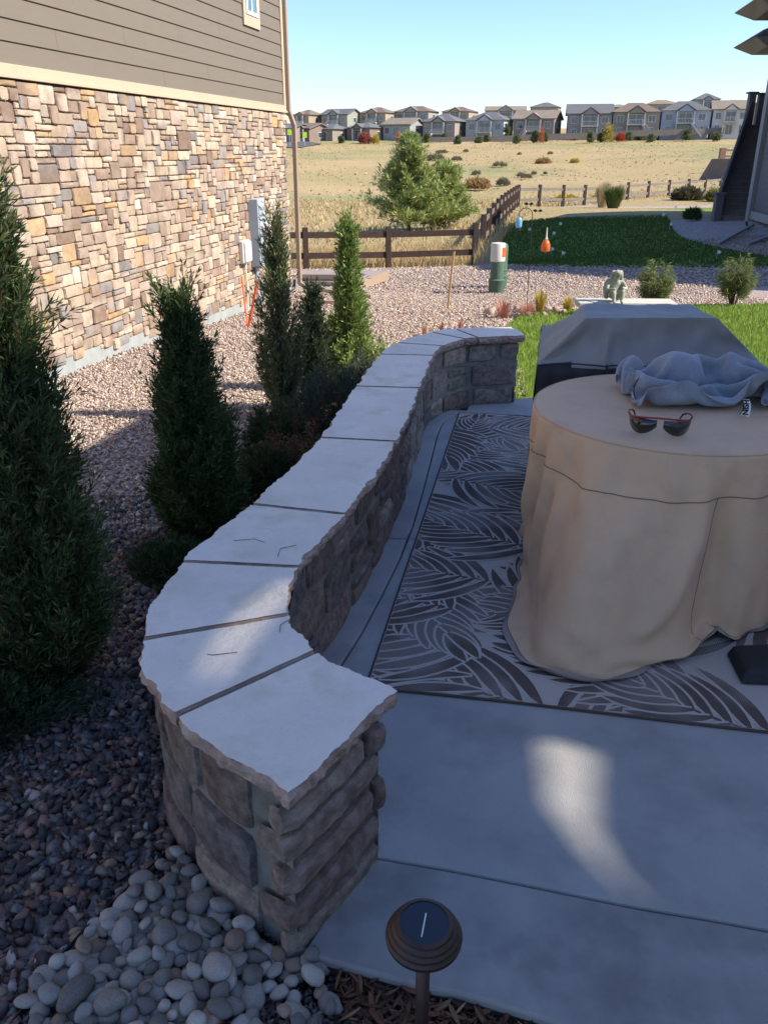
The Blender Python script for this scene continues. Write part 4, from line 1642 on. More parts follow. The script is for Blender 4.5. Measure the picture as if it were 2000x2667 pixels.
def mound(x, y, rx, h, label, seed, n, cols, ln=.035, wd=.003, name='low_evergreen', cat='shrub', ry=None, hollow=.35):
    rs = np.random.RandomState(seed)
    z0 = g1(x, y)
    t = thing(name, label, cat, (x, y, z0))
    a = rs.rand(n) * 6.283; el = np.arcsin(rs.rand(n) ** .8); r = rs.uniform(hollow, 1, n) ** .5
    r *= 1 + .22 * np.sin(a * 3 + seed) * np.cos(el * 2) + .12 * np.sin(a * 8 + el * 5)
    ry = ry or rx
    P = np.stack([x + np.cos(a) * np.cos(el) * rx * r, y + np.sin(a) * np.cos(el) * ry * r, z0 + np.sin(el) * h * r + .01], 1)
    D = np.stack([np.cos(a) * np.cos(el), np.sin(a) * np.cos(el), np.sin(el) + .5], 1)
    V, F, m = sprays(P, D, 6, ln, wd, rs, .8)
    c = np.repeat(palette(m, rs, cols, .25)[:, None, :], 4, 1).reshape(-1, 3)
    mb = MB()
    for k in range(9):
        q = rs.randint(n)
        mb.tube([(x, y, z0 - .02), tuple((P[q] + [x, y, z0]) / 2 + [0, 0, .02]), tuple(P[q])], [.008, .005, .002], 4)
    mb.build('stems', M['bark'], t)
    mesh_obj('foliage', V, F, M['juniper'], t, cols=c)
    return t


DK = [((.05, .085, .035), 40), ((.035, .06, .028), 30), ((.075, .11, .05), 14)]
GY = [((.085, .11, .075), 40), ((.06, .08, .055), 30), ((.11, .13, .08), 14)]
mound(-.70, 5.15, .24, .34, 'low green spreading evergreen behind the brown sedum', 21, 2600, DK)
mound(-.38, 5.95, .34, .36, 'grey-green creeping evergreen at the outer side of the wall', 22, 3600, GY, ry=.5)
mound(-.66, 4.45, .17, .30, 'upright small dark evergreen between column juniper and sedum', 23, 1700, DK)
mound(-.16, 6.75, .22, .32, 'small dusty green shrub just behind the wall bend', 24, 1300, GY)
mound(-.98, 3.48, .20, .12, 'flat trailing evergreen at the foot of the column juniper', 25, 1700, DK)
mound(-1.46, 2.30, .36, .26, 'bushy skirt of juniper growth at the left frame edge', 26, 6000, DK, ln=.032, wd=.0024)
# sedum with dried flower heads
sd = thing('sedum', 'sedum clump with dried rusty brown flower heads beside the wall', 'plant', (-.55, 4.75, g1(-.55, 4.75)))
rs = np.random.RandomState(31)
st, hd = MB(), []
for k in range(46):
    a = rs.rand() * 6.28; r = .17 * math.sqrt(rs.rand())
    bx, by = -.53 + r * .6 * math.cos(a), 4.72 + r * math.sin(a) * 1.5
    tx, ty = bx + r * math.cos(a) * .7, by + r * math.sin(a) * .7
    zb = g1(bx, by)
    zt = zb + rs.uniform(.20, .36)
    st.tube([(bx, by, zb), ((bx + tx) / 2, (by + ty) / 2, (zb + zt) / 2 + .02), (tx, ty, zt)], .003, 4)
    hd.append((tx, ty, zt))
st.build('stems', mat('sedum_stem', (.16, .06, .035), (.10, .05, .03), scale=20), sd)
P = np.array(hd)
P = np.repeat(P, 60, 0) + (rs.rand(len(P) * 60, 3) - .5) * [.07, .07, .025]
BL = [hull_rock(80 + k, .8, 7) for k in range(3)]
sc_ = rs.uniform(.003, .006, len(P))
scatter('flower_heads', BL, P, rotmats(len(P), rs), sc_, palette(len(P), rs, [((.17, .075, .055), 30), ((.11, .05, .04), 20), ((.24, .13, .09), 12)], .2), M['leaf'], kind=None, parent=sd)
n = 900
P = np.stack([-.53 + rs.normal(0, .10, n), 4.72 + rs.normal(0, .14, n), g1(-.53, 4.72) + rs.uniform(.02, .26, n)], 1)
V, F, m = sprays(P, rs.rand(n, 3) - [.5, .5, .2], 2, .035, .008, rs, .8)
mesh_obj('leaves', V, F, M['leaf'], sd, cols=np.repeat(palette(m, rs, [((.10, .12, .05), 20), ((.16, .09, .05), 20), ((.20, .13, .06), 10)], .2)[:, None, :], 4, 1).reshape(-1, 3))
# needle litter under the junipers
JL = [disc_poly(-1.25, 2.45, .62), disc_poly(-.92, 3.75, .42), disc_poly(-.5, 4.9, .55), disc_poly(-.45, 6.2, .7)]
for k, pl in enumerate(JL):
    xs_ = [p[0] for p in pl]; ys_ = [p[1] for p in pl]
    chips('bark_litter', 2600, pl, min(xs_), max(xs_), min(ys_), max(ys_), 50 + k, zup=.028, smin=.005, smax=.025)


# ------------------------------------------------------------------ pine beyond the fence
def pine(x, y, h, R, label, seed, name='pine_tree', ex=.62, nb=150, ntuft=16, nl=.24, nw=.016, cols=None, cat='tree', group=None, skirt=.08):
    rs = np.random.RandomState(seed)
    z0 = g1(x, y) - .05
    t = thing(name, label, cat, (x, y, z0), 0, group)
    tr = MB()
    tr.tube([(x, y, z0), (x + .05, y, z0 + h * .5), (x, y, z0 + h * .96)], [h * .022, h * .014, .01], 7)
    tr.build('trunk', M['bark'], t, smooth=True)
    br = MB()
    PP, DD = [], []
    for b in range(nb):
        f = skirt + (1 - skirt) * rs.rand() ** 1.05
        a = rs.rand() * 6.283
        L_ = R * ((1 - f) ** ex) * rs.uniform(.55, 1.12) + .08
        L_ *= 1 + .22 * math.sin(a * 2 + seed + f * 5)
        up_ = (.22 + .5 * f) * L_
        b0 = np.array([x, y, z0 + h * f * .93])
        out = np.array([math.cos(a), math.sin(a), 0])
        tt = np.linspace(.28, 1, ntuft // 2)[:, None]
        pts = b0 + out * L_ * tt + np.array([0, 0, 1]) * up_ * tt ** 1.6
        br.tube([tuple(b0), tuple(b0 + out * L_ * .5 + np.array([0, 0, up_ * .3])), tuple(pts[-1])], [.022, .013, .006], 4, cap=False)
        for p in pts:
            for _ in range(2):
                o_ = (rs.rand(3) - .5) * .34 * np.array([1, 1, .6]) * min(1, L_)
                PP.append(p + o_); DD.append(out * .6 + np.array([0, 0, .8]) + (rs.rand(3) - .5) * .8)
    br.build('branches', M['bark'], t)
    V, F, m = sprays(np.array(PP), np.array(DD), 12, nl, nw, rs, .9)
    cols = cols or [((.35, .42, .13), 40), ((.24, .32, .10), 30), ((.50, .52, .20), 18), ((.38, .31, .15), 6)]
    mesh_obj('crown', V, F, M['juniper'], t, cols=np.repeat(palette(m, rs, cols, .2)[:, None, :], 4, 1).reshape(-1, 3))
    return t


pine(1.05, 37.5, 3.95, 1.55, 'bushy green pine behind the brown fence, the taller of the pair', 7, nb=135)
pine(2.65, 38.8, 2.7, 1.35, 'lower wide pine touching the right side of the taller pine', 8, nb=110, skirt=.02)
# young conifers along the foot of the far houses
TRS = [(715, 366, 14, 'dark'), (889, 366, 14, 'd'), (1112, 360, 14, 'd'), (1155, 361, 16, 'd'), (1192, 362, 15, 'd'), (1246, 362, 13, 'd'), (1267, 360, 13, 'd'), (1318, 368, 30, 't'), (1345, 366, 18, 'd'), (1391, 370, 24, 'd'), (1417, 372, 20, 'd'),
       (1499, 362, 14, 'd'), (1535, 362, 20, 'd'), (1562, 365, 18, 'd'), (1636, 370, 16, 'd'), (1664, 368, 14, 'd'), (1693, 368, 15, 'd'), (1785, 370, 19, 'd'), (1858, 370, 15, 'd'), (1893, 370, 20, 'd'), (1866, 346, 22, 't')]
for k, (px, py, hp, _) in enumerate(TRS):
    Y = 205 + (k % 4) * 4
    p = aty(px, py, Y)
    p.z = g1(p.x, p.y)
    hh = hp / 2350 * Y * 1.1
    lab = 'young conifer at the foot of the far houses, number %d from the left in the row' % (k + 1)
    ords = ['leftmost', 'second', 'third', 'fourth', 'fifth', 'sixth', 'seventh', 'eighth', 'ninth', 'tenth', 'eleventh', 'twelfth', 'thirteenth', 'fourteenth', 'fifteenth', 'sixteenth', 'seventeenth', 'eighteenth', 'nineteenth', 'twentieth', 'last']
    lab = '%s young conifer counted from the left along the far houses' % ords[k]
    pine(p.x, p.y, hh * (.8 + .35 * ((k * 7) % 5) / 4), hh * (.24 + .10 * (k % 3)), lab, 60 + k, name='young_conifer', ex=1.0, nb=34, ntuft=6, nl=.5, nw=.08, cols=[((.18, .23, .10), 3), ((.13, .17, .08), 3), ((.24, .27, .12), 1)], group='young conifers below the far houses')


def bush(px, py, w_px, h_px, Y, label, cols, seed, n=260, name='field_bush', cat='bush', ln=.5, group=None, flat=True):
    p = aty(px, py, Y)
    x, y = p.x, p.y
    z0 = g1(x, y)
    rx, h = w_px / 2350 * Y / 2, h_px / 2350 * Y
    rs = np.random.RandomState(seed)
    a = rs.rand(n) * 6.283; el = np.arcsin(rs.rand(n)); r = rs.uniform(.5, 1.05, n)
    P = np.stack([x + np.cos(a) * np.cos(el) * rx * r, y + np.sin(a) * np.cos(el) * rx * r, z0 + np.sin(el) * h * r], 1)
    D = np.stack([np.cos(a) * .6, np.sin(a) * .6, np.full(n, .9)], 1)
    V, F, m = sprays(P, D, 4, max(.10, min(ln, h * .5)), max(.008, rx * .05), rs, .7)
    o = mesh_obj(name, V, F, M['leaf'], cols=np.repeat(palette(m, rs, cols, .25)[:, None, :], 4, 1).reshape(-1, 3))
    return tag(o, label, cat, group)


YEL = [((.55, .42, .06), 3), ((.42, .33, .07), 2)]
ORG = [((.45, .27, .10), 3), ((.38, .25, .12), 2), ((.30, .22, .12), 2)]
GRB = [((.20, .18, .12), 3), ((.14, .14, .08), 2), ((.26, .22, .15), 2)]
GRN = [((.10, .14, .04), 3), ((.07, .11, .035), 2)]
bush(1240, 478, 62, 22, 95, 'wide orange-brown bush in the field right of the pines', ORG, 1, 500)
bush(1310, 473, 30, 16, 100, 'small grey-green bush in the field right of the orange-brown one', GRB, 2)
bush(1414, 432, 38, 12, 140, 'flat orange bush in the middle of the far field', ORG, 3)
bush(1495, 430, 20, 10, 140, 'small yellow rabbitbrush in the middle of the far field', YEL, 4)
for k, (a, b, c, d, Y) in enumerate([(1135, 418, 46, 14, 150), (1190, 414, 26, 9, 150), (1300, 433, 34, 10, 135), (1355, 452, 20, 9, 115), (1432, 405, 12, 6, 165), (1352, 407, 10, 5, 165), (1370, 463, 26, 10, 112), (1240, 446, 24, 9, 120), (1165, 448, 26, 12, 118), (1390, 450, 12, 8, 118), (1420, 448, 10, 6, 118), (1213, 390, 14, 6, 175), (1150, 394, 30, 7, 172)]):
    bush(a, b, c, d, Y, 'low dry grey brush scattered over the far field', GRB, 10 + k, 160, group='low dry brush in the field')
bush(1472, 508, 70, 14, 62, 'wide low yellow rabbitbrush behind the far fence rails', YEL, 30, 420, ln=.3)
bush(1560, 506, 40, 12, 64, 'second yellow rabbitbrush behind the fence left of the plume grass', YEL, 31, 260, ln=.3)
PLU = [((.50, .40, .22), 3), ((.40, .32, .17), 2), ((.58, .48, .30), 2)]


def tussock(x, y, h, r, label, cols, seed, n=700, name='ornamental_grass', w=.006, cat='grass clump'):
    rs = np.random.RandomState(seed)
    z0 = g1(x, y)
    a = rs.rand(n) * 6.283
    out = r * rs.rand(n) ** .7
    hh = h * rs.uniform(.55, 1.05, n)
    b = np.stack([x + np.cos(a) * out * .35, y + np.sin(a) * out * .35, np.full(n, z0)], 1)
    t_ = np.stack([x + np.cos(a) * out, y + np.sin(a) * out, z0 + hh], 1)
    m_ = (b + t_) / 2 + np.stack([-np.cos(a) * out * .12, -np.sin(a) * out * .12, hh * .1], 1)
    q = np.stack([-np.sin(a), np.cos(a), a * 0], 1) * w
    V = np.stack([b - q, b + q, m_ + q, m_ - q, t_], 1).reshape(-1, 3)
    i = np.arange(n)[:, None] * 5
    F = np.concatenate([i + [0, 1, 2], i + [0, 2, 3], i + [3, 2, 4]], 0).astype(int)
    o = mesh_obj(name, V, F, M['leaf'], cols=np.repeat(palette(n, rs, cols, .25)[:, None, :], 5, 1).reshape(-1, 3))
    return tag(o, label, cat)


p = aty(1568, 530, 50); tussock(p.x, 50, 1.35, .65, 'tall pale plume grass at the far fence, left of the green one', PLU, 41, 900, w=.02)
p = aty(1595, 541, 47); tussock(p.x, 47, 1.15, .75, 'rounded green grass clump in front of the pale plume grass', GRN, 42, 900, w=.025)
p = aty(1610, 516, 52); tussock(p.x, 52, 1.3, .5, 'narrow pale plume grass directly right of the green clump', PLU, 43, 500, w=.02)
bush(1790, 498, 70, 28, 58, 'dark shrub against the far fence near the stairs', [((.09, .10, .05), 3), ((.14, .10, .06), 2)], 44, 800, ln=.3)
bush(1862, 490, 34, 26, 56, 'yellow-green shrub right beside the stair foot', [((.25, .25, .05), 3), ((.12, .15, .04), 3)], 45, 500, ln=.3)
bush(1801, 568, 36, 26, 33, 'round dark green shrub by the concrete path', GRN, 46, 500, ln=.2)
for (px, py, Y, h, r, lab, sd_, gc) in ((1700, 783, 12.4, .78, .22, 'feathery light green shrub nearer the statue', 51, 0), (1905, 806, 12.9, .80, .24, 'feathery light green shrub nearer the right edge', 52, 1)):
    p = aty(px, py, Y)
    rs = np.random.RandomState(sd_)
    z0 = g1(p.x, Y)
    t = thing('feathery_shrub', lab, 'shrub', (p.x, Y, z0))
    mb = MB()
    PP, DD = [], []
    for k in range(70):
        a = rs.rand() * 6.283; rr_ = r * rs.rand() ** .6
        top = np.array([p.x + math.cos(a) * rr_, Y + math.sin(a) * rr_, z0 + h * rs.uniform(.55, 1.0) * (1 - .25 * (rr_ / r) ** 2)])
        b0 = np.array([p.x + math.cos(a) * rr_ * .15, Y + math.sin(a) * rr_ * .15, z0])
        if k % 3 == 0: mb.tube([tuple(b0), tuple((b0 + top) / 2 + [0, 0, .04]), tuple(top)], [.006, .004, .002], 4, cap=False)
        for u_ in np.linspace(.38, 1, 9):
            PP.append(b0 + (top - b0) * u_ + (rs.rand(3) - .5) * .05); DD.append(np.array([math.cos(a) * .7, math.sin(a) * .7, .4 - u_ * .6]))
    mb.build('stems', M['bark'], t)
    V, F, m = sprays(np.array(PP), np.array(DD), 8, .09, .004, rs, .5)
    mesh_obj('foliage', V, F, M['leaf'], t, cols=np.repeat(palette(m, rs, [((.20, .24, .08), 3), ((.15, .19, .07), 3), ((.30, .30, .12), 1)], .2)[:, None, :], 4, 1).reshape(-1, 3))

# ------------------------------------------------------------------ fences
fe = thing('near_fence', 'dark brown two-rail fence beside the gravel and below the pines', 'fence', (0, 25.6, -1.5))
FP = [(-3.55, 24.75), (-2.26, 25.0), (.13, 25.6), (2.72, 26.0)]
FPH = [1.16, 1.16, 1.18, 1.22]


def post(x, y, h, parent, m='fence', w=.15, rz=.2):
    z = g1(x, y)
    c, s = math.cos(rz), math.sin(rz)
    MB().box((x - w / 2, y - w / 2, z - .2), (x + w / 2, y + w / 2, z + h), rz, (x, y)).build('post', M[m], parent, bevel=.006)


def rails(a, b, parent, hs=(.38, .95), m='fence', rw=.05, rh=.15, off=-.09):
    za, zb = g1(*a), g1(*b)
    d = (Vector(b) - Vector(a)).normalized()
    nn = Vector((d.y, -d.x)) * -off
    for h in hs:
        MB().beam((a[0] + nn.x, a[1] + nn.y, za + h), (b[0] + nn.x, b[1] + nn.y, zb + h), rw, rh).build('rail', M[m], parent)


# pin end height so that the rails look level as in the photo
for (x, y), h in zip(FP, FPH): post(x, y, h, fe)
for a, b in zip(FP[:-1], FP[1:]):
    d = (Vector(b) - Vector(a)).normalized() * .01
    rails((a[0] + d.x, a[1] + d.y), (b[0] - d.x, b[1] - d.y), fe, rh=.17, off=0)
ff = thing('far_fence', 'long brown two-rail fence receding behind the feeders and curving away to the right', 'fence', (6, 45, -1.3))
RP = []
p0, p1 = Vector((3.35, 29.5)), Vector((7.60, 50.2))
for k in range(11): RP.append(tuple(p0.lerp(p1, k / 10)))
for px, Y in ((1405, 51.4), (1467, 53), (1523, 55), (1583, 57.5), (1634, 60), (1687, 63), (1740, 66), (1790, 69), (1833, 72), (1872, 75)):
    q = aty(px, 500, Y); RP.append((q.x, Y))
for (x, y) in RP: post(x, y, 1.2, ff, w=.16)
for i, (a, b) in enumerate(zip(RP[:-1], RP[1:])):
    rails(a, b, ff, m='fence_grey', off=.0, rw=.05)  # rails paler than the posts, sunlight on them put into the colour

# ------------------------------------------------------------------ utility pedestals, stake, hook with feeders
p = aty(1291, 765, 17.0); z0 = g1(p.x, 17.0)
pd = thing('utility_pedestal', 'green utility pedestal with cream cap and orange sticker standing in the gravel', 'utility pedestal', (p.x, 17.0, z0))
MB().lathe([(.15, -.05), (.15, .0), (.155, .02), (.155, .22), (.165, .235), (.165, .26), (.135, .28), (.135, .60), (.13, .64)], 24, (p.x, 17.0, z0)).build('green_body', M['ped_green'], pd, auto=True)
MB().lathe([(.128, .60), (.145, .62), (.145, .93), (.135, .955), (.06, .965)], 24, (p.x, 17.0, z0)).build('cream_cap', M['ped_white'], pd, auto=True)
mb = MB()
V = []
for zz_ in (.70, .88):
    for k in range(7):
        a = rad(-62 + k * 8)
        V.append((p.x + .1475 * math.cos(a), 17.0 + .1475 * math.sin(a), z0 + zz_))
mb.add(V, [(k, k + 1, 8 + k, 7 + k) for k in range(6)])
mb.build('sticker', M['orange'], pd)
q = Vector((p.x + .20, 18.0)); z1 = g1(q.x, q.y)
pd2 = thing('utility_pedestal', 'second all-green utility pedestal half hidden behind the cream-capped one', 'utility pedestal', (q.x, q.y, z1))
MB().lathe([(.15, -.05), (.16, .2), (.17, .21), (.17, .24), (.14, .26), (.14, .82), (.12, .88), (.04, .90)], 24, (q.x, q.y, z1)).build('body', M['ped_green'], pd2, auto=True)
MB().lathe([(.146, .34), (.150, .35), (.150, .37), (.146, .38)], 24, (q.x, q.y, z1)).build('band', M['ped_green'], pd2, auto=True)
a = aty(1166, 779, 13.6); a.z = g1(a.x, 13.6) - .05
b = aty(1182, 655, 13.7)
tag(MB().beam(a, b, .035, .015).build('wooden_stake', M['wood_lath']), 'thin leaning pale wooden lath stake in the gravel', 'stake')

hk = aty(1371, 812, 12.6); hz = g1(hk.x, 12.6)
hook = thing('shepherd_hook', 'tall thin double shepherd hook with leaf ornaments in the rock ring', 'garden hook', (hk.x, 12.6, hz))
tp = aty(1386, 560, 12.6)


def arc(c, r, a0, a1, n_=12, sx=1.0):
    return [(c[0] + r * sx * math.cos(rad(a0 + (a1 - a0) * i / n_)), c[1], c[2] + r * math.sin(rad(a0 + (a1 - a0) * i / n_))) for i in range(n_ + 1)]


c1_ = aty(1369, 556, 12.6)
r1_ = (1387 - 1369) / 2280 * 12.6 * 1.0
MB().tube([(hk.x, 12.6, hz - .1), (tp.x, 12.6, tp.z)] + arc((c1_.x, 12.6, tp.z), tp.x - c1_.x, 5, 175), .006, 6).build('pole', M['black_metal'], hook, smooth=True)
c2_ = aty(1408, 583, 12.6)
MB().tube([tuple(aty(1387, 600, 12.6))] + arc((c2_.x, 12.6, aty(1400, 583, 12.6).z), .075, 150, 0, 10), .005, 6).build('side_arm', M['black_metal'], hook, smooth=True)
for (px, py) in ((1377, 532), (1400, 550)):
    o_ = aty(px, py, 12.6)
    mb = MB()
    for s_ in (-1, 1):
        mb.add([(o_.x, 12.6, o_.z), (o_.x + s_ * .035, 12.59, o_.z + .03), (o_.x + s_ * .065, 12.6, o_.z), (o_.x + s_ * .035, 12.61, o_.z - .015)], [(0, 1, 2, 3)])
        mb.tube([(o_.x, 12.6, o_.z), (o_.x + s_ * .05, 12.6, o_.z + .02), (o_.x + s_ * .07, 12.6, o_.z)], .006, 5)
    mb.build('ornament', M['black_metal'], hook)
# blue bottle feeder
bl = aty(1352, 562, 12.58); bb = aty(1352, 596, 12.58)
fb_ = thing('hanging_feeder', 'small pale blue bottle feeder on the left arm of the hook', 'bird feeder', (bl.x, 12.58, bb.z))
MB().lathe([(.012, -.03), (.03, -.02), (.032, 0), (.032, .012)], 14, (bl.x, 12.58, bb.z)).build('base_cup', M['black_metal'], fb_, auto=True)
MB().lathe([(.030, .012), (.045, .03), (.047, .11), (.035, .14), (.018, .16)], 16, (bl.x, 12.58, bb.z)).build('bottle', M['bottle_blue'], fb_, auto=True)
MB().tube([(bl.x, 12.58, bb.z + .16), (bl.x, 12.58, bl.z + .10)], .003, 5).build('wire', M['black_metal'], fb_)
ol = aty(1420, 652, 12.58)
fo = thing('hanging_feeder', 'round orange glass feeder hanging from the lower right arm of the hook', 'bird feeder', (ol.x, 12.58, ol.z))
MB().lathe([(.015, -.055), (.03, -.045), (.06, -.04), (.068, 0), (.062, .06), (.04, .105), (.02, .12)], 18, (ol.x, 12.58, ol.z + .03)).build('globe', M['bottle_orange'], fo, auto=True)
MB().lathe([(.02, .115), (.022, .135), (.012, .15), (.007, .28), (.012, .285)], 12, (ol.x, 12.58, ol.z + .03)).build('neck', M['ped_white'], fo, auto=True)

# ring bed of rocks with reddish plants
rb = Vector((2.12, 12.55))
rs = np.random.RandomState(77)
RM = [hull_rock(200 + k, .75, 16) for k in range(5)]
for k in range(15):
    a = k / 15 * 6.283 + rs.uniform(-.08, .08)
    x, y = rb.x + .56 * math.cos(a), rb.y + .62 * math.sin(a)
    s = rs.uniform(.075, .11)
    V, F = RM[k % 5]
    c = [(.46, .33, .26), (.40, .27, .20), (.50, .40, .33), (.35, .25, .2)][k % 4]
    Vx = (V * s) @ rotmats(1, rs, .4)[0].T + [x, y, g1(x, y) + s * .3]
    o = mesh_obj('border_rock', Vx, F, M['gravel_rock'], cols=np.tile(c, (len(V), 1)))
    tag(o, 'pinkish boulder in the rock ring at the foot of the hook', 'rock', 'rocks ringing the hook bed')
pl = disc_poly(rb.x, rb.y, .52)
chips('bark_litter', 2600, pl, rb.x - .6, rb.x + .6, rb.y - .6, rb.y + .6, 66, zup=.04, smin=.01, smax=.03)
RED = [((.52, .20, .14), 3), ((.42, .15, .11), 2), ((.55, .36, .26), 3)]
tussock(1.70, 12.0, .30, .24, 'reddish twiggy plant at the left edge of the rock ring', RED, 71, 110, 'red_plant', .004, 'plant')
tussock(2.05, 12.0, .24, .26, 'reddish twiggy plant in front of the rock ring', RED, 72, 110, 'red_plant', .004, 'plant')
tussock(2.35, 12.7, .34, .16, 'yellowed plant inside the rock ring', YEL, 73, 200, 'yellow_plant', .006, 'plant')
tussock(2.72, 12.5, .24, .13, 'small yellowed plant at the right edge of the rock ring', YEL, 74, 140, 'yellow_plant', .006, 'plant')
for k, (px, py, lab) in enumerate(((1105, 866, 'small red weed beside the wall cap, the left one'), (1150, 856, 'small red weed beside the wall cap, the middle one'), (1198, 852, 'wispy red weed beside the wall cap, the right one'))):
    q = atz(px, py + 12, -.42); tussock(q.x, q.y, .16, .06, lab, RED, 80 + k, 60, 'red_weed', .004, 'plant')

# statue of a seated angel on a low bench
bn = thing('garden_bench', 'low pale stone bench slab partly hidden behind the grill cover', 'bench', (3.45, 11.9, g1(3.4, 11.9)))
bt = aty(1600, 783, 11.9).z
MB().box((2.72, 11.72, bt - .075), (4.08, 12.12, bt), rad(-3), (3.4, 11.9)).build('slab', M['bench'], bn, bevel=.02)
for xx in (2.95, 3.75):
    MB().box((xx, 11.78, g1(xx, 11.9) - .05), (xx + .14, 12.06, bt - .075)).build('leg', M['bench'], bn, bevel=.01)
sx = aty(1597, 780, 11.85).x


def skin(name, pts, edges, rads, mt, parent, lvl=2):
    me = bpy.data.meshes.new(name)
    me.from_pydata(pts, edges, [])
    o = bpy.data.objects.new(name, me)
    C.objects.link(o)
    o.modifiers.new('skin', 'SKIN')
    for i, r_ in enumerate(rads):
        r2 = r_ if isinstance(r_, tuple) else (r_, r_)
        me.skin_vertices[0].data[i].radius = r2
    me.skin_vertices[0].data[0].use_root = True
    s = o.modifiers.new('sub', 'SUBSURF'); s.levels = s.render_levels = lvl
    dg = bpy.context.evaluated_depsgraph_get()
    me2 = bpy.data.meshes.new_from_object(o.evaluated_get(dg))
    bpy.data.objects.remove(o)
    me2.polygons.foreach_set('use_smooth', [True] * len(me2.polygons))
    me2.materials.clear()
    me2.materials.append(mt)
    o = bpy.data.objects.new(name, me2)
    C.objects.link(o)
    if parent:
        o.parent = parent
        o.matrix_parent_inverse = Matrix.Translation(parent.location).inverted()
    return o


stt = thing('angel_statue', 'grey stone statue of a seated winged figure hugging its knees on the bench', 'statue', (sx, 11.85, bt))
B = lambda x, y, z: (sx + x * 1.05, 11.85 + y * 1.05, bt + z * 1.0)
pts = [B(0, .05, .05), B(-.01, .06, .15), B(-.01, .02, .24), B(.0, -.01, .31), B(.01, -.05, .38), B(.015, -.07, .43),      # pelvis, waist, chest, neck, head, crown
       B(-.06, -.04, .06), B(-.05, -.15, .18), B(-.04, -.17, .03), B(-.04, -.23, .01),                              # left hip.. knee, ankle, toe
       B(.07, -.04, .06), B(.07, -.15, .19), B(.06, -.17, .03), B(.06, -.23, .01),
       B(-.09, .01, .26), B(-.12, -.07, .17), B(-.03, -.17, .19), B(.10, .01, .26), B(.14, -.06, .18), B(.05, -.18, .21)]
edg = [(0, 1), (1, 2), (2, 3), (3, 4), (4, 5), (0, 6), (6, 7), (7, 8), (8, 9), (0, 10), (10, 11), (11, 12), (12, 13), (2, 14), (14, 15), (15, 16), (2, 17), (17, 18), (18, 19)]
skin('body', pts, edg, [.075, .065, .075, .03, .058, .050, .05, .038, .024, .018, .05, .038, .024, .018, .032, .024, .018, .032, .024, .018], M['statue'], stt)
hp_ = [B(.01, -.045, .445), B(-.03, -.02, .40), B(-.055, .0, .33), B(-.06, .02, .25), B(.05, -.01, .40), B(.075, .01, .33), B(.08, .02, .26), B(.01, .02, .40), B(.01, .06, .30)]
skin('hair', hp_, [(0, 1), (1, 2), (2, 3), (0, 4), (4, 5), (5, 6), (0, 7), (7, 8)], [.045, .036, .030, .014, .036, .030, .014, .045, .03], M['statue'], stt)
for s_ in (-1, 1):
    w_ = [B(s_ * .045, .04, .28), B(s_ * .085, .05, .27), B(s_ * .105, .045, .19), B(s_ * .105, .03, .10), B(s_ * .085, .01, .03)]
    skin('wing', w_, [(0, 1), (1, 2), (2, 3), (3, 4)], [.035, .045, .048, .042, .028], M['statue'], stt)
# facial hints
for dx in (-.016, .020):
    pass
mb = MB()
mb.tube([B(.012, -.105, .395), B(.012, -.118, .375), B(.012, -.108, .370)], [.004, .008, .004], 6)
mb.build('nose', M['statue'], stt, smooth=True)

# small white lawn flags
for k, (px, py, Y) in enumerate([(1457, 573, 34), (1440, 590, 31), (1437, 622, 26.5), (1463, 657, 23.5), (1723, 568, 35), (1742, 597, 30), (1755, 541, 44), (1866, 665, 21.5), (1376, 584, 33)]):
    q = aty(px, py, Y); gz0 = g1(q.x, Y)
    labs = ['topmost on the left side of the lawn', 'below the topmost on the left', 'level with the orange feeder', 'nearest, at the lower left of the lawn', 'at the top right edge of the lawn', 'on the dark gravel right of the lawn', 'beyond the lawn near the path', 'at the right tip of the lawn', 'left of the lawn by the fence'][k]
    t = thing('marker_flag', 'small white marker flag ' + labs, 'flag', (q.x, Y, gz0), 0, 'white marker flags around the shaded lawn')
    MB().tube([(q.x, Y, gz0 - .05), (q.x, Y, gz0 + .26)], .004, 4).build('wire', M['white'], t)
    sz = .0024 * Y + .03
    MB().add([(q.x, Y, gz0 + .26), (q.x + sz, Y - .03, gz0 + .24), (q.x + sz * .8, Y - .02, gz0 + .26 - sz), (q.x, Y, gz0 + .26 - sz)], [(0, 1, 2, 3)]).build('pennant', M['flag'], t)

# ------------------------------------------------------------------ far houses on the ridge
HC = {}


def hmat(kind, c):
    k = (kind, c)
    if k not in HC:
        HC[k] = mat('far_' + kind, c, tuple(v * .86 for v in c), scale=.5, rough=.9, spec=.15)
    return HC[k]


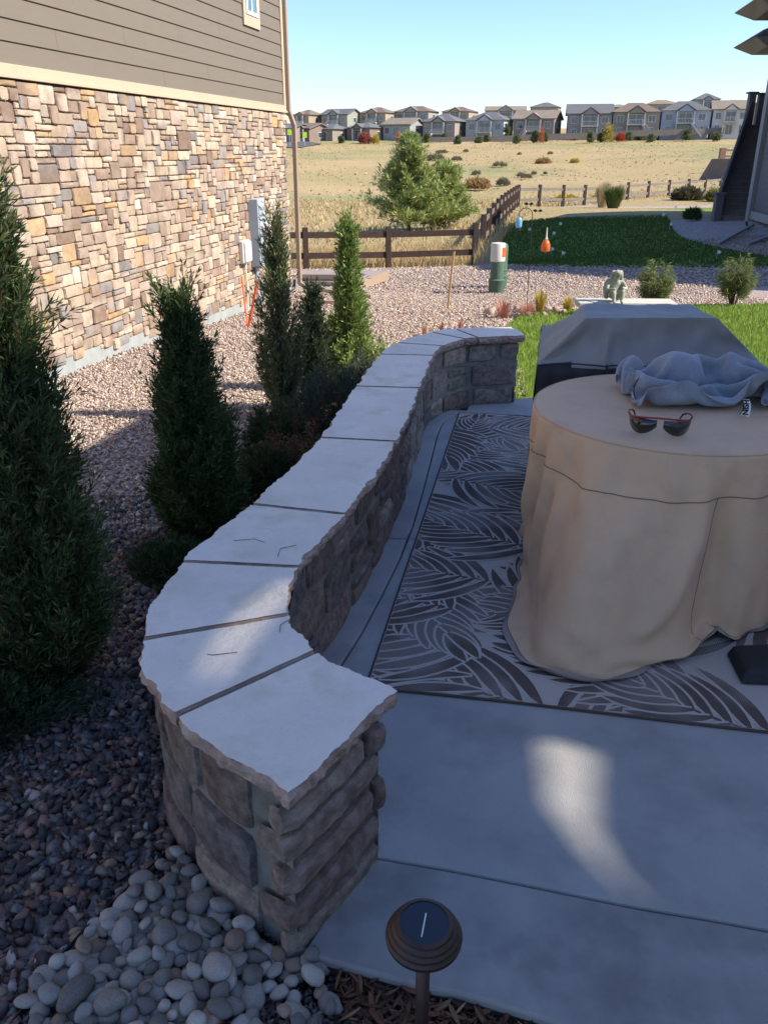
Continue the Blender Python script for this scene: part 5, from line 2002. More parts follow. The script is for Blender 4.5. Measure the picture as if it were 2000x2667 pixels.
def far_house(px0, px1, py_base, py_ridge, Y, wall_c, roof_c, label, rz=-20, roof='hip', bump=True, deck='l', trim_c=(.55, .54, .50), storeys=2, group=None, gable_right=True, cat='house', depth=None):
    pc = aty((px0 + px1) / 2, py_base, Y)
    x, y = pc.x, pc.y
    zb = pc.z
    Wp = (px1 - px0) / 2345 * Y
    rzr = rad(rz)
    d = depth or 9.0
    w = max(4.0, (Wp - d * abs(math.sin(rzr))) / math.cos(rzr)) if not gable_right else max(4.0, (Wp - d * abs(math.sin(rzr))) / math.cos(rzr))
    Hh = (py_base - py_ridge) / 2345 * Y
    rh = min(2.6, Hh * .30)
    eh = Hh - rh
    t = thing('far_house', label, cat, (x, y, zb), rzr, group)
    wm, rm, tm = hmat('wall', wall_c), hmat('roof', roof_c), hmat('trim', trim_c)
    hw_, hd = w / 2, d / 2
    MB().box((-hw_, -hd, -4), (hw_, hd, eh)).build('wall', wm, t, local=True)
    ov = .5
    R = MB()
    if roof == 'hip':
        rl = max(.5, hw_ - hd * .8)
        V = [(-hw_ - ov, -hd - ov, eh - .05), (hw_ + ov, -hd - ov, eh - .05), (hw_ + ov, hd + ov, eh - .05), (-hw_ - ov, hd + ov, eh - .05), (-rl, 0, Hh), (rl, 0, Hh)]
        R.add(V, [(0, 1, 5, 4), (1, 2, 5), (2, 3, 4, 5), (3, 0, 4), (3, 2, 1, 0)])
    else:
        V = [(-hw_ - ov, -hd - ov, eh - .05), (hw_ + ov, -hd - ov, eh - .05), (hw_ + ov, hd + ov, eh - .05), (-hw_ - ov, hd + ov, eh - .05), (-hw_ - ov, 0, Hh), (hw_ + ov, 0, Hh),
             (-hw_ - ov, -hd - ov, eh - .3), (hw_ + ov, -hd - ov, eh - .3), (hw_ + ov, hd + ov, eh - .3), (-hw_ - ov, hd + ov, eh - .3), (-hw_ - ov, 0, Hh - .25), (hw_ + ov, 0, Hh - .25)]
        R.add(V, [(0, 1, 5, 4), (2, 3, 4, 5), (6, 10, 11, 7), (8, 11, 10, 9), (0, 6, 7, 1), (2, 8, 9, 3), (1, 7, 11, 5), (5, 11, 8, 2), (0, 4, 10, 6), (4, 3, 9, 10)])
        MB().add([(s_ * hw_ * .999, -hd, eh) for s_ in (-1, 1)] + [(s_ * hw_ * .999, hd, eh) for s_ in (-1, 1)] + [(s_ * hw_ * .999, 0, Hh - .25) for s_ in (-1, 1)],
                 [(0, 2, 4), (1, 5, 3), (0, 4, 5, 1), (2, 3, 5, 4)]).build('gable_wall', wm, t, local=True)
    R.build('roof', rm, t, local=True)

    def window(cx, cz, ww, wh, face='f'):
        if face == 'f':
            o = MB().box((cx - ww / 2 - .12, -hd - .05, cz - wh / 2 - .12), (cx + ww / 2 + .12, -hd + .02, cz + wh / 2 + .12)).build('window', tm, t, local=True)
            g = MB().box((cx - ww / 2, -hd - .07, cz - wh / 2), (cx - .05, -hd - .051, cz + wh / 2)).box((cx + .05, -hd - .07, cz - wh / 2), (cx + ww / 2, -hd - .051, cz + wh / 2)).build('pane', M['glass'], o, local=True)
        else:
            o = MB().box((hw_ - .02, cx - ww / 2 - .12, cz - wh / 2 - .12), (hw_ + .05, cx + ww / 2 + .12, cz + wh / 2 + .12)).build('window', tm, t, local=True)
            g = MB().box((hw_ + .051, cx - ww / 2, cz - wh / 2), (hw_ + .07, cx + ww / 2, cz + wh / 2)).build('pane', M['glass'], o, local=True)
    z2 = eh - 1.5
    z1 = eh - 4.3
    bw = min(5.0, w * .36)
    if storeys >= 1:
        for sx_ in (-1, 1):
            if w > 7: window(sx_ * (hw_ * .5 + bw * .26), z2, min(1.8, w * .14), 1.3)
        window(0, z2 - .15, bw * .72, 1.9)
        window(0.0, z2, 1.4, 1.1, 'r')
    if storeys >= 2 and eh > 4.6:
        for sx_ in (-1, 1): window(sx_ * (hw_ * .5 + bw * .26), z1, min(1.4, w * .11), 1.6)
        window(0, z1 - .1, bw * .5, 2.0)
    if bump:
        gz_ = eh + bw * .30
        yb = -hd - .9
        b = MB()
        b.add([(-bw / 2 - .3, yb, eh - .25), (bw / 2 + .3, yb, eh - .25), (0, yb, gz_), (-bw / 2 - .3, 0, eh - .25), (bw / 2 + .3, 0, eh - .25), (0, 0, gz_ + .0),
               (-bw / 2 - .3, yb, eh - .02), (bw / 2 + .3, yb, eh - .02), (0, yb, gz_ + .22), (-bw / 2 - .3, 0, eh - .02), (bw / 2 + .3, 0, eh - .02), (0, 0, gz_ + .22)],
              [(6, 8, 11, 9), (7, 10, 11, 8), (0, 2, 8, 6), (2, 1, 7, 8), (0, 3, 5, 2), (1, 2, 5, 4)])
        b.build('porch_roof', rm, t, local=True)
        MB().add([(-bw / 2, yb + .1, eh - .26), (bw / 2, yb + .1, eh - .26), (0, yb + .1, gz_ - .03)], [(0, 1, 2)]).build('porch_gable', wm, t, local=True)
        for s_ in (-1, 1):
            MB().box((s_ * bw / 2 - .15, yb + .05, -.5), (s_ * bw / 2 + .15, yb + .35, eh - .26)).build('porch_post', tm, t, local=True)
        if deck:
            zd = eh - 2.75
            MB().box((-bw / 2 - .2, yb - .6, zd - .2), (bw / 2 + .2, -hd - .005, zd)).build('deck', tm, t, local=True)
            r = MB()
            r.box((-bw / 2 - .2, yb - .62, zd + .9), (bw / 2 + .2, yb - .54, zd + 1.0))
            nb = 12
            for k in range(nb + 1):
                xx = -bw / 2 - .15 + (bw + .3) * k / nb
                r.box((xx - .03, yb - .6, zd + .001), (xx + .03, yb - .56, zd + .9))
            r.build('deck_rail', tm, t, local=True)
            if deck in 'lr':
                s_ = -1 if deck == 'l' else 1
                st = MB()
                st.beam((s_ * bw * .35, yb - .9, zd - .1), (s_ * (bw * .35 + 2.6), yb - .9, zd - 2.9), 1.0, .35)
                st.beam((s_ * bw * .35, yb - 1.4, zd + .8), (s_ * (bw * .35 + 2.6), yb - 1.4, zd - 2.0), .08, .12)
                st.build('stairs', tm, t, local=True)
    return t


TAN, TAU, BLG, CRM, BRN, WHT, OLV = (.36, .30, .22), (.28, .24, .20), (.27, .31, .35), (.50, .43, .33), (.24, .18, .15), (.55, .54, .52), (.30, .32, .27)
RG, RB, RT, RD2 = (.15, .15, .155), (.20, .155, .125), (.26, .22, .17), (.10, .095, .09)
FH = [  # px0, px1, base, ridge, Y, wall, roof, label, rz, kind, bump, deck
    (742, 800, 366, 326, 215, TAU, RG, 'small far house with gabled garage fronts at the left end of the front row', -30, 'gable', True, '', 1),
    (790, 842, 366, 325, 218, BRN, RB, 'small brown far house second from the left in the front row', -30, 'gable', True, '', 1),
    (826, 914, 366, 328, 222, TAU, RG, 'low far house with grey roof and pale garage in the front row', -28, 'hip', False, '', 1),
    (905, 1008, 364, 324, 224, BRN, RG, 'low reddish far house with two small gables in the front row', -28, 'hip', True, '', 1),
    (998, 1106, 364, 313, 226, (.33, .34, .33), RT, 'far house with long tan roof and cream side gable in the front row', -26, 'gable', False, '', 2),
    (1100, 1216, 366, 303, 226, (.32, .27, .24), RG, 'far house with dark hipped roof and stone side in the front row', -24, 'hip', True, 'l', 2),
    (1210, 1336, 365, 299, 226, (.40, .43, .45), RG, 'pale blue far house with white trim and white sunlit side wall', -22, 'hip', True, 'c', 2),
    (1332, 1462, 362, 295, 226, TAU, RT, 'taupe far house with white stairs and a red maple in front', -22, 'gable', True, 'l', 2),
    (1468, 1590, 357, 280, 224, (.29, .28, .25), RG, 'far house with broad grey gable roof and dark porch', -10, 'gable', True, 'c', 2),
    (1583, 1710, 350, 277, 222, (.31, .26, .20), RB, 'tan far house with brown hipped roof and white diagonal stairs', -10, 'hip', True, 'r', 2),
    (1708, 1842, 346, 273, 220, (.34, .37, .42), RG, 'pale blue-grey far house with white stairs right of the tan one', -14, 'hip', True, 'r', 2),
    (1838, 1945, 341, 270, 218, WHT, RT, 'white far house with brown stone piers beside the wooden stairs', -16, 'gable', True, 'c', 2),
    (700, 758, 332, 296, 285, CRM, RG, 'far house mostly hidden by the downspout in the back row', -20, 'gable', False, '', 2),
    (768, 844, 332, 291, 280, TAN, RB, 'far brown-roofed house leftmost fully visible in the back row', -28, 'hip', True, 'c', 2),
    (840, 942, 334, 289, 280, OLV, RG, 'green-grey far house with white stairs and side gable in the back row', -28, 'gable', True, 'l', 2),
    (938, 1036, 330, 285, 282, TAN, RB, 'tan far house with stone base, third from the left in the back row', -26, 'hip', True, 'c', 2),
    (1028, 1142, 326, 282, 284, (.33, .31, .28), RB, 'far house with wide brown hipped roof in the middle of the back row', -24, 'hip', True, 'c', 2),
    (1150, 1245, 322, 283, 284, TAN, RB, 'far house behind the stone-sided one in the back row', -24, 'hip', True, 'c', 2),
    (1262, 1368, 316, 281, 290, (.34, .31, .29), RT, 'far house with long flat-topped roof behind the pale blue one', -8, 'gable', True, 'c', 2),
    (1376, 1462, 310, 272, 292, TAN, RG, 'far hipped-roof house peeking above the taupe house', -16, 'hip', False, '', 2),
    (1575, 1640, 300, 275, 296, TAN, RT, 'far roof rising left behind the tan house', -10, 'hip', False, '', 1),
    (1672, 1762, 300, 265, 296, TAN, RT, 'far pale hipped roof between the tan and blue-grey houses', -10, 'hip', False, '', 1),
    (1796, 1866, 300, 250, 300, BLG, RG, 'blue-grey far house standing highest on the ridge', -10, 'hip', True, '', 2),
    (1866, 1960, 292, 264, 310, TAU, RD2, 'far dark low roof behind the white house', -10, 'hip', False, '', 1),
]
for f_ in FH:
    far_house(*f_[:8], rz=f_[8], roof=f_[9], bump=f_[10], deck=f_[11], storeys=f_[12], group='houses on the far ridge')
# low rear-yard fence before the houses
mb = thing('yard_fence', 'low dark picket fence along the foot of the far houses', 'fence', (60, 205, 4))
prev = None
for px, py in ((1060, 368), (1160, 367), (1260, 366), (1360, 362), (1460, 358), (1560, 355), (1650, 350), (1750, 347), (1850, 344), (1940, 340)):
    q = aty(px, py, 214)
    if prev is not None:
        MB().beam((prev.x, prev.y, prev.z + .2), (q.x, q.y, q.z + .2), .1, 1.3).build('fence_panel', M['fence_grey'], mb)
    prev = q
for (px, py, h_, w_, cols, lab) in ((1409, 360, 34, 9, [((.45, .14, .07), 3), ((.50, .22, .09), 2)], 'small red-orange maple before the taupe far house'),
                                 (1616, 352, 22, 16, [((.42, .06, .04), 3), ((.5, .12, .06), 2)], 'small bright red tree before the tan far house'),
                                 (1583, 350, 42, 26, YEL + [((.25, .2, .08), 2)], 'thin yellow autumn tree left of the red tree'),
                                 (950, 362, 24, 30, [((.32, .10, .07), 3), ((.25, .08, .06), 2)], 'dark red shrub tree before the low reddish house'),
                                 (978, 362, 22, 14, YEL, 'yellow shrub before the low reddish house'),
                                 (1040, 360, 26, 12, [((.46, .2, .1), 3)], 'orange young tree by the tan-roofed far house')):
    bush(px, py, w_, h_, 208, lab, cols, px, 300, 'autumn_tree', 'tree', ln=.6)
for (px, py, lab) in ((754, 345, 'left lime-yellow road sign by the far road'), (794, 352, 'right lime-yellow road sign by the far road')):
    q = aty(px, py, 195)
    t = thing('road_sign', lab, 'sign', (q.x, q.y, q.z - 2))
    MB().tube([(q.x, q.y, q.z - 2.6), (q.x, q.y, q.z)], .05, 5).build('pole', M['metergrey'], t)
    MB().box((q.x - .45, q.y - .03, q.z - .5), (q.x + .45, q.y - .001 - .01, q.z + .6)).build('panel', mat('sign_lime', (.55, .75, .03), rough=.5), t)
# brown retaining wall beyond the far fence
rw_ = thing('retaining_wall', 'low brown retaining wall in the field left of the wooden stairs', 'wall', (28, 95, 0))
a, b, c = aty(1838, 452, 100), aty(1912, 450, 92), aty(1836, 414, 100)
mb = MB()
mb.hexa([(a.x - 1.0, a.y + .6, a.z - 1.6), (b.x + 6, b.y + .6, b.z - 1.5), (a.x - 1.0, a.y, a.z - 1.6), (b.x + 6, b.y, b.z - 1.5), (a.x + .6, a.y + .6, c.z), (b.x + 6, b.y + .6, c.z + .3), (a.x + .6, a.y, c.z), (b.x + 6, b.y, c.z + .3)])
mb.build('wall_face', mat('retain', (.22, .15, .11), (.17, .12, .09), scale=1), rw_)
gt = aty(1885, 398, 112)
t = thing('field_gate', 'short brown gate and pillar in the field above the retaining wall', 'gate', (gt.x, gt.y, gt.z - .8))
MB().box((gt.x - .55, gt.y - .3, gt.z - .9), (gt.x + .1, gt.y + .3, gt.z + .55)).build('pillar', hmat('wall', (.30, .17, .12)), t)
MB().box((gt.x + .15, gt.y - .1, gt.z + .2), (gt.x + 4, gt.y, gt.z + .4)).box((gt.x + .15, gt.y - .1, gt.z - .5), (gt.x + 4, gt.y, gt.z - .3)).build('gate_bar', hmat('wall', (.30, .17, .12)), t)

# ------------------------------------------------------------------ neighbouring house on the right
nh = thing('neighbour_house', 'shaded taupe house with outdoor stairs at the right edge', 'house', (14, 30, -.6))
A_, P0_, PB_ = (11.4, 20.2), (12.95, 31.0), (17.0, 39.0)
foot = [A_, (15.8, 15.2), (27, 22), (25, 40), PB_, P0_]
MB().prism(foot, -1.6, 6.1).build('wall', M['n_siding'], nh)
# lap boards on the visible face P0 -> A
d = (Vector(A_) - Vector(P0_)).normalized()
nn = Vector((-d.y, d.x))
if nn.x > 0: nn = -nn
z = -.2
while z < 5.9:
    pts = []
    for zz_, o0 in ((z, .03), (z + .19, .012)):
        for o in (0, o0):
            for q in (.16, 9.0):
                e_ = Vector(P0_) + d * q + nn * o
                pts.append((e_.x, e_.y, zz_))
    MB().hexa(pts).build('lap_board', M['n_siding'], nh)
    z += .18
c_ = Vector(P0_) + nn * .02
MB().box((c_.x - .16, c_.y - .16, -.62), (c_.x + .10, c_.y + .10, 6.1)).build('corner_trim', M['n_trim'], nh)
e0 = Vector(P0_) + nn * .05
e1_ = e0 + d * 9
MB().beam((e0.x, e0.y, -.40), (e1_.x, e1_.y, -.40), .08, .26).build('skirt_trim', M['n_trim'], nh)
# stone course under it
r = random.Random(3)
q = .1
while q < 5:
    w = r.uniform(.2, .4)
    for k in range(2):
        e_ = Vector(P0_) + d * (q + w / 2 + .1 * k)
        V, F = RM[r.randrange(5)]
        Vx = V * np.array([w * .5, .07, .12]) + [e_.x - .03, e_.y, -.62 - .2 * k]
        mesh_obj('foundation_stone', Vx, F, M['gravel_rock'], nh, cols=np.tile((.28, .20, .16), (len(V), 1)))
    q += w + .02
# main roof with eaves, plus the rear eaves seen against the sky
ov = [(10.9, 19.6), (15.6, 14.4), (27.6, 21.6), (25.4, 40.6), (17.2, 39.6), (12.7, 31.5)]
mb = MB(); mb.prism(ov, 6.1, 6.3); mb.build('eave', M['n_trim'], nh)
cx_, cy_ = sum(p[0] for p in ov) / 6, sum(p[1] for p in ov) / 6
mb = MB()
mb.add([(p[0], p[1], 6.305) for p in ov] + [(cx_, cy_, 9.0)], [(k, (k + 1) % 6, 6) for k in range(6)])
mb.build('roof', M['roof_grey'], nh)
for (px, py, Y, wdt) in ((1961, 97, 33.5, 4), (1968, -6, 31.5, 4)):
    q = aty(px, py, Y)
    mb = MB()
    mb.hexa([(q.x + .55, q.y, q.z - .28), (q.x + wdt, q.y - .3, q.z - .28), (q.x + 1.2, q.y + 3, q.z - .28), (q.x + wdt, q.y + 3, q.z - .28),
             (q.x, q.y - .2, q.z), (q.x + wdt, q.y - .5, q.z + .35), (q.x + .6, q.y + 3.4, q.z), (q.x + wdt, q.y + 3.4, q.z + .35)])
    mb.build('eave', M['n_trim'], nh, bevel=.02)
    MB().hexa([(q.x + .0, q.y - .22, q.z + .012), (q.x + wdt, q.y - .52, q.z + .37), (q.x + .6, q.y + 3.42, q.z + .012), (q.x + wdt, q.y + 3.42, q.z + .37),
               (q.x + .9, q.y + 1, q.z + .42), (q.x + wdt, q.y + 1, q.z + .9), (q.x + .95, q.y + 1.6, q.z + .42), (q.x + wdt, q.y + 1.6, q.z + .9)]).build('roof', M['roof_grey'], nh)
# outdoor stairs
sa, sb = aty(1857, 590, 32.0), aty(1943, 326, 37.5)
stp = thing('outdoor_stairs', 'long straight wooden stairs with solid side guards climbing to a deck', 'stairs', (sa.x, sa.y, sa.z))
run = Vector((sb.x - sa.x, sb.y - sa.y)); RLn = run.length; run.normalize()
sd2 = Vector((run.y, -run.x))
z0s, z1s = g1(sa.x, sa.y), sb.z
n_st = 18
WD = 1.25
a0 = Vector((sa.x, sa.y)) + sd2 * .08
for k in range(n_st):
    t0, t1 = k / n_st, (k + 1) / n_st
    za = z0s + (z1s - z0s) * (k + 1) / n_st
    b0 = a0 + run * RLn * t0; b1 = a0 + run * (RLn * t1 + .03)
    P = [(b0.x, b0.y, za - .045), (b0.x + sd2.x * WD, b0.y + sd2.y * WD, za - .045), (b1.x, b1.y, za - .045), (b1.x + sd2.x * WD, b1.y + sd2.y * WD, za - .045)]
    MB().hexa(P + [(p_[0], p_[1], za) for p_ in P]).build('tread', M['stair_wood'], stp)
    b2 = b0 + run * .03; b3 = b0 + run * .06
    P = [(b2.x, b2.y, za - .20), (b2.x + sd2.x * WD, b2.y + sd2.y * WD, za - .20), (b3.x, b3.y, za - .20), (b3.x + sd2.x * WD, b3.y + sd2.y * WD, za - .20)]
    MB().hexa(P + [(p_[0], p_[1], za - .046) for p_ in P]).build('riser', M['stair_wood'], stp)
for s_ in (0, WD + .08):
    q0 = a0 + sd2 * (s_ - .04); q1 = q0 + run * RLn
    mb = MB()
    P = []
    for (q_, za) in ((q0, z0s), (q1, z1s)):
        for o in (-.04, .04):
            for zz_ in (-.25, .95 if s_ == 0 else .0):
                P.append((q_.x + sd2.x * o, q_.y + sd2.y * o, za + zz_))
    mb.hexa([P[0], P[1], P[2], P[3], P[4], P[5], P[6], P[7]])
    mb.build('side_guard', M['n_siding'], stp)
for (q_, za, hh) in ((a0 - sd2 * .04, z0s - .2, 1.1), (a0 - sd2 * .04 + run * RLn, z1s - 3.6, 4.75), (a0 + sd2 * .30 + run * (RLn + .3), z1s - .2, 1.32)):
    MB().box((q_.x - .13, q_.y - .13, za), (q_.x + .13, q_.y + .13, za + hh)).box((q_.x - .19, q_.y - .19, za + hh + .001), (q_.x + .19, q_.y + .19, za + hh + .07)).build('newel_post', M['n_siding'], stp)
dk = thing('upper_deck', 'raised shaded deck with white and dark railing at the top of the stairs', 'deck', (sb.x + 1, sb.y + 1, z1s))
da = a0 + run * (RLn + .02)
P = [(da.x, da.y), (da.x + sd2.x * 3, da.y + sd2.y * 3), (da.x + sd2.x * 3 + run.x * 2.5, da.y + sd2.y * 3 + run.y * 2.5), (da.x + run.x * 2.5, da.y + run.y * 2.5)]
MB().prism(P, z1s - .25, z1s - .002).build('floor', M['n_trim'], dk)
bk0 = Vector(P[3]); bk1 = Vector(P[2])
for k in range(17):
    e_ = bk0.lerp(bk1, k / 16)
    MB().box((e_.x - .02, e_.y - .02, z1s), (e_.x + .02, e_.y + .02, z1s + .95)).build('baluster', M['white'] if k in (4, 5) else M['n_trim'], dk)
MB().beam((bk0.x, bk0.y, z1s + 1.0), (bk1.x, bk1.y, z1s + 1.0), .1, .07).build('top_rail', M['n_siding'], dk)
# splash boards and prop on the gravel
for (x0, y0, x1, y1, Y0, Y1, lab) in ((1868, 630, 1958, 596, 25.0, 29.0, 'grey plank edging lying on the gravel nearest the stair foot'), (1945, 634, 2010, 612, 24.4, 26.0, 'second grey plank on the gravel at the right edge')):
    a = aty(x0, y0, Y0); b = aty(x1, y1, Y1)
    za, zb = g1(a.x, a.y), g1(b.x, b.y)
    tag(MB().beam((a.x, a.y, za + .06), (b.x, b.y, zb + .08), .12, .07).build('edging_plank', M['n_trim']), lab, 'plank')
a = aty(1944, 566, 28.5)
tag(MB().tube([(a.x, 28.5, -.45), (a.x + .12, 28.2, -1.0)], .04, 8).build('drain_spout', M['black_metal']), 'black drain tube below the corner of the shaded house', 'pipe')

# ------------------------------------------------------------------ own house, right of the frame: it shades the patio
oh = thing('patio_house', 'tall house with a roofed deck beside the patio', 'house', (9, 0, 0))
CS = Vector((-1.95, 6.75)); ZS = -.3
HT_ = 6.2
k_ = (HT_ - ZS) / math.tan(rad(SUN_EL))
cor = CS + Vector((math.cos(rad(SUN_AZ)), math.sin(rad(SUN_AZ)))) * k_
u1 = Vector((math.sin(HA), math.cos(HA))); u2 = Vector((math.cos(HA), -math.sin(HA)))


def ob(mb, a0_, a1_, b0_, b1_, z0_, z1_):
    P = []
    for z_ in (z0_, z1_):
        for a_ in (a0_, a1_):
            for b_ in (b0_, b1_):
                q_ = cor - u1 * a_ + u2 * b_
                P.append((q_.x, q_.y, z_))
    mb.hexa(P)
    return mb


OPENINGS = []      # openings added for the light patches: (a0, a1, b0, b1)


def roof_hit(x, y, z=0):
    k = (HT_ - z) / math.tan(rad(SUN_EL))
    q = Vector((x, y)) + Vector((math.cos(rad(SUN_AZ)), math.sin(rad(SUN_AZ)))) * k - cor
    return -q.dot(u1), q.dot(u2)

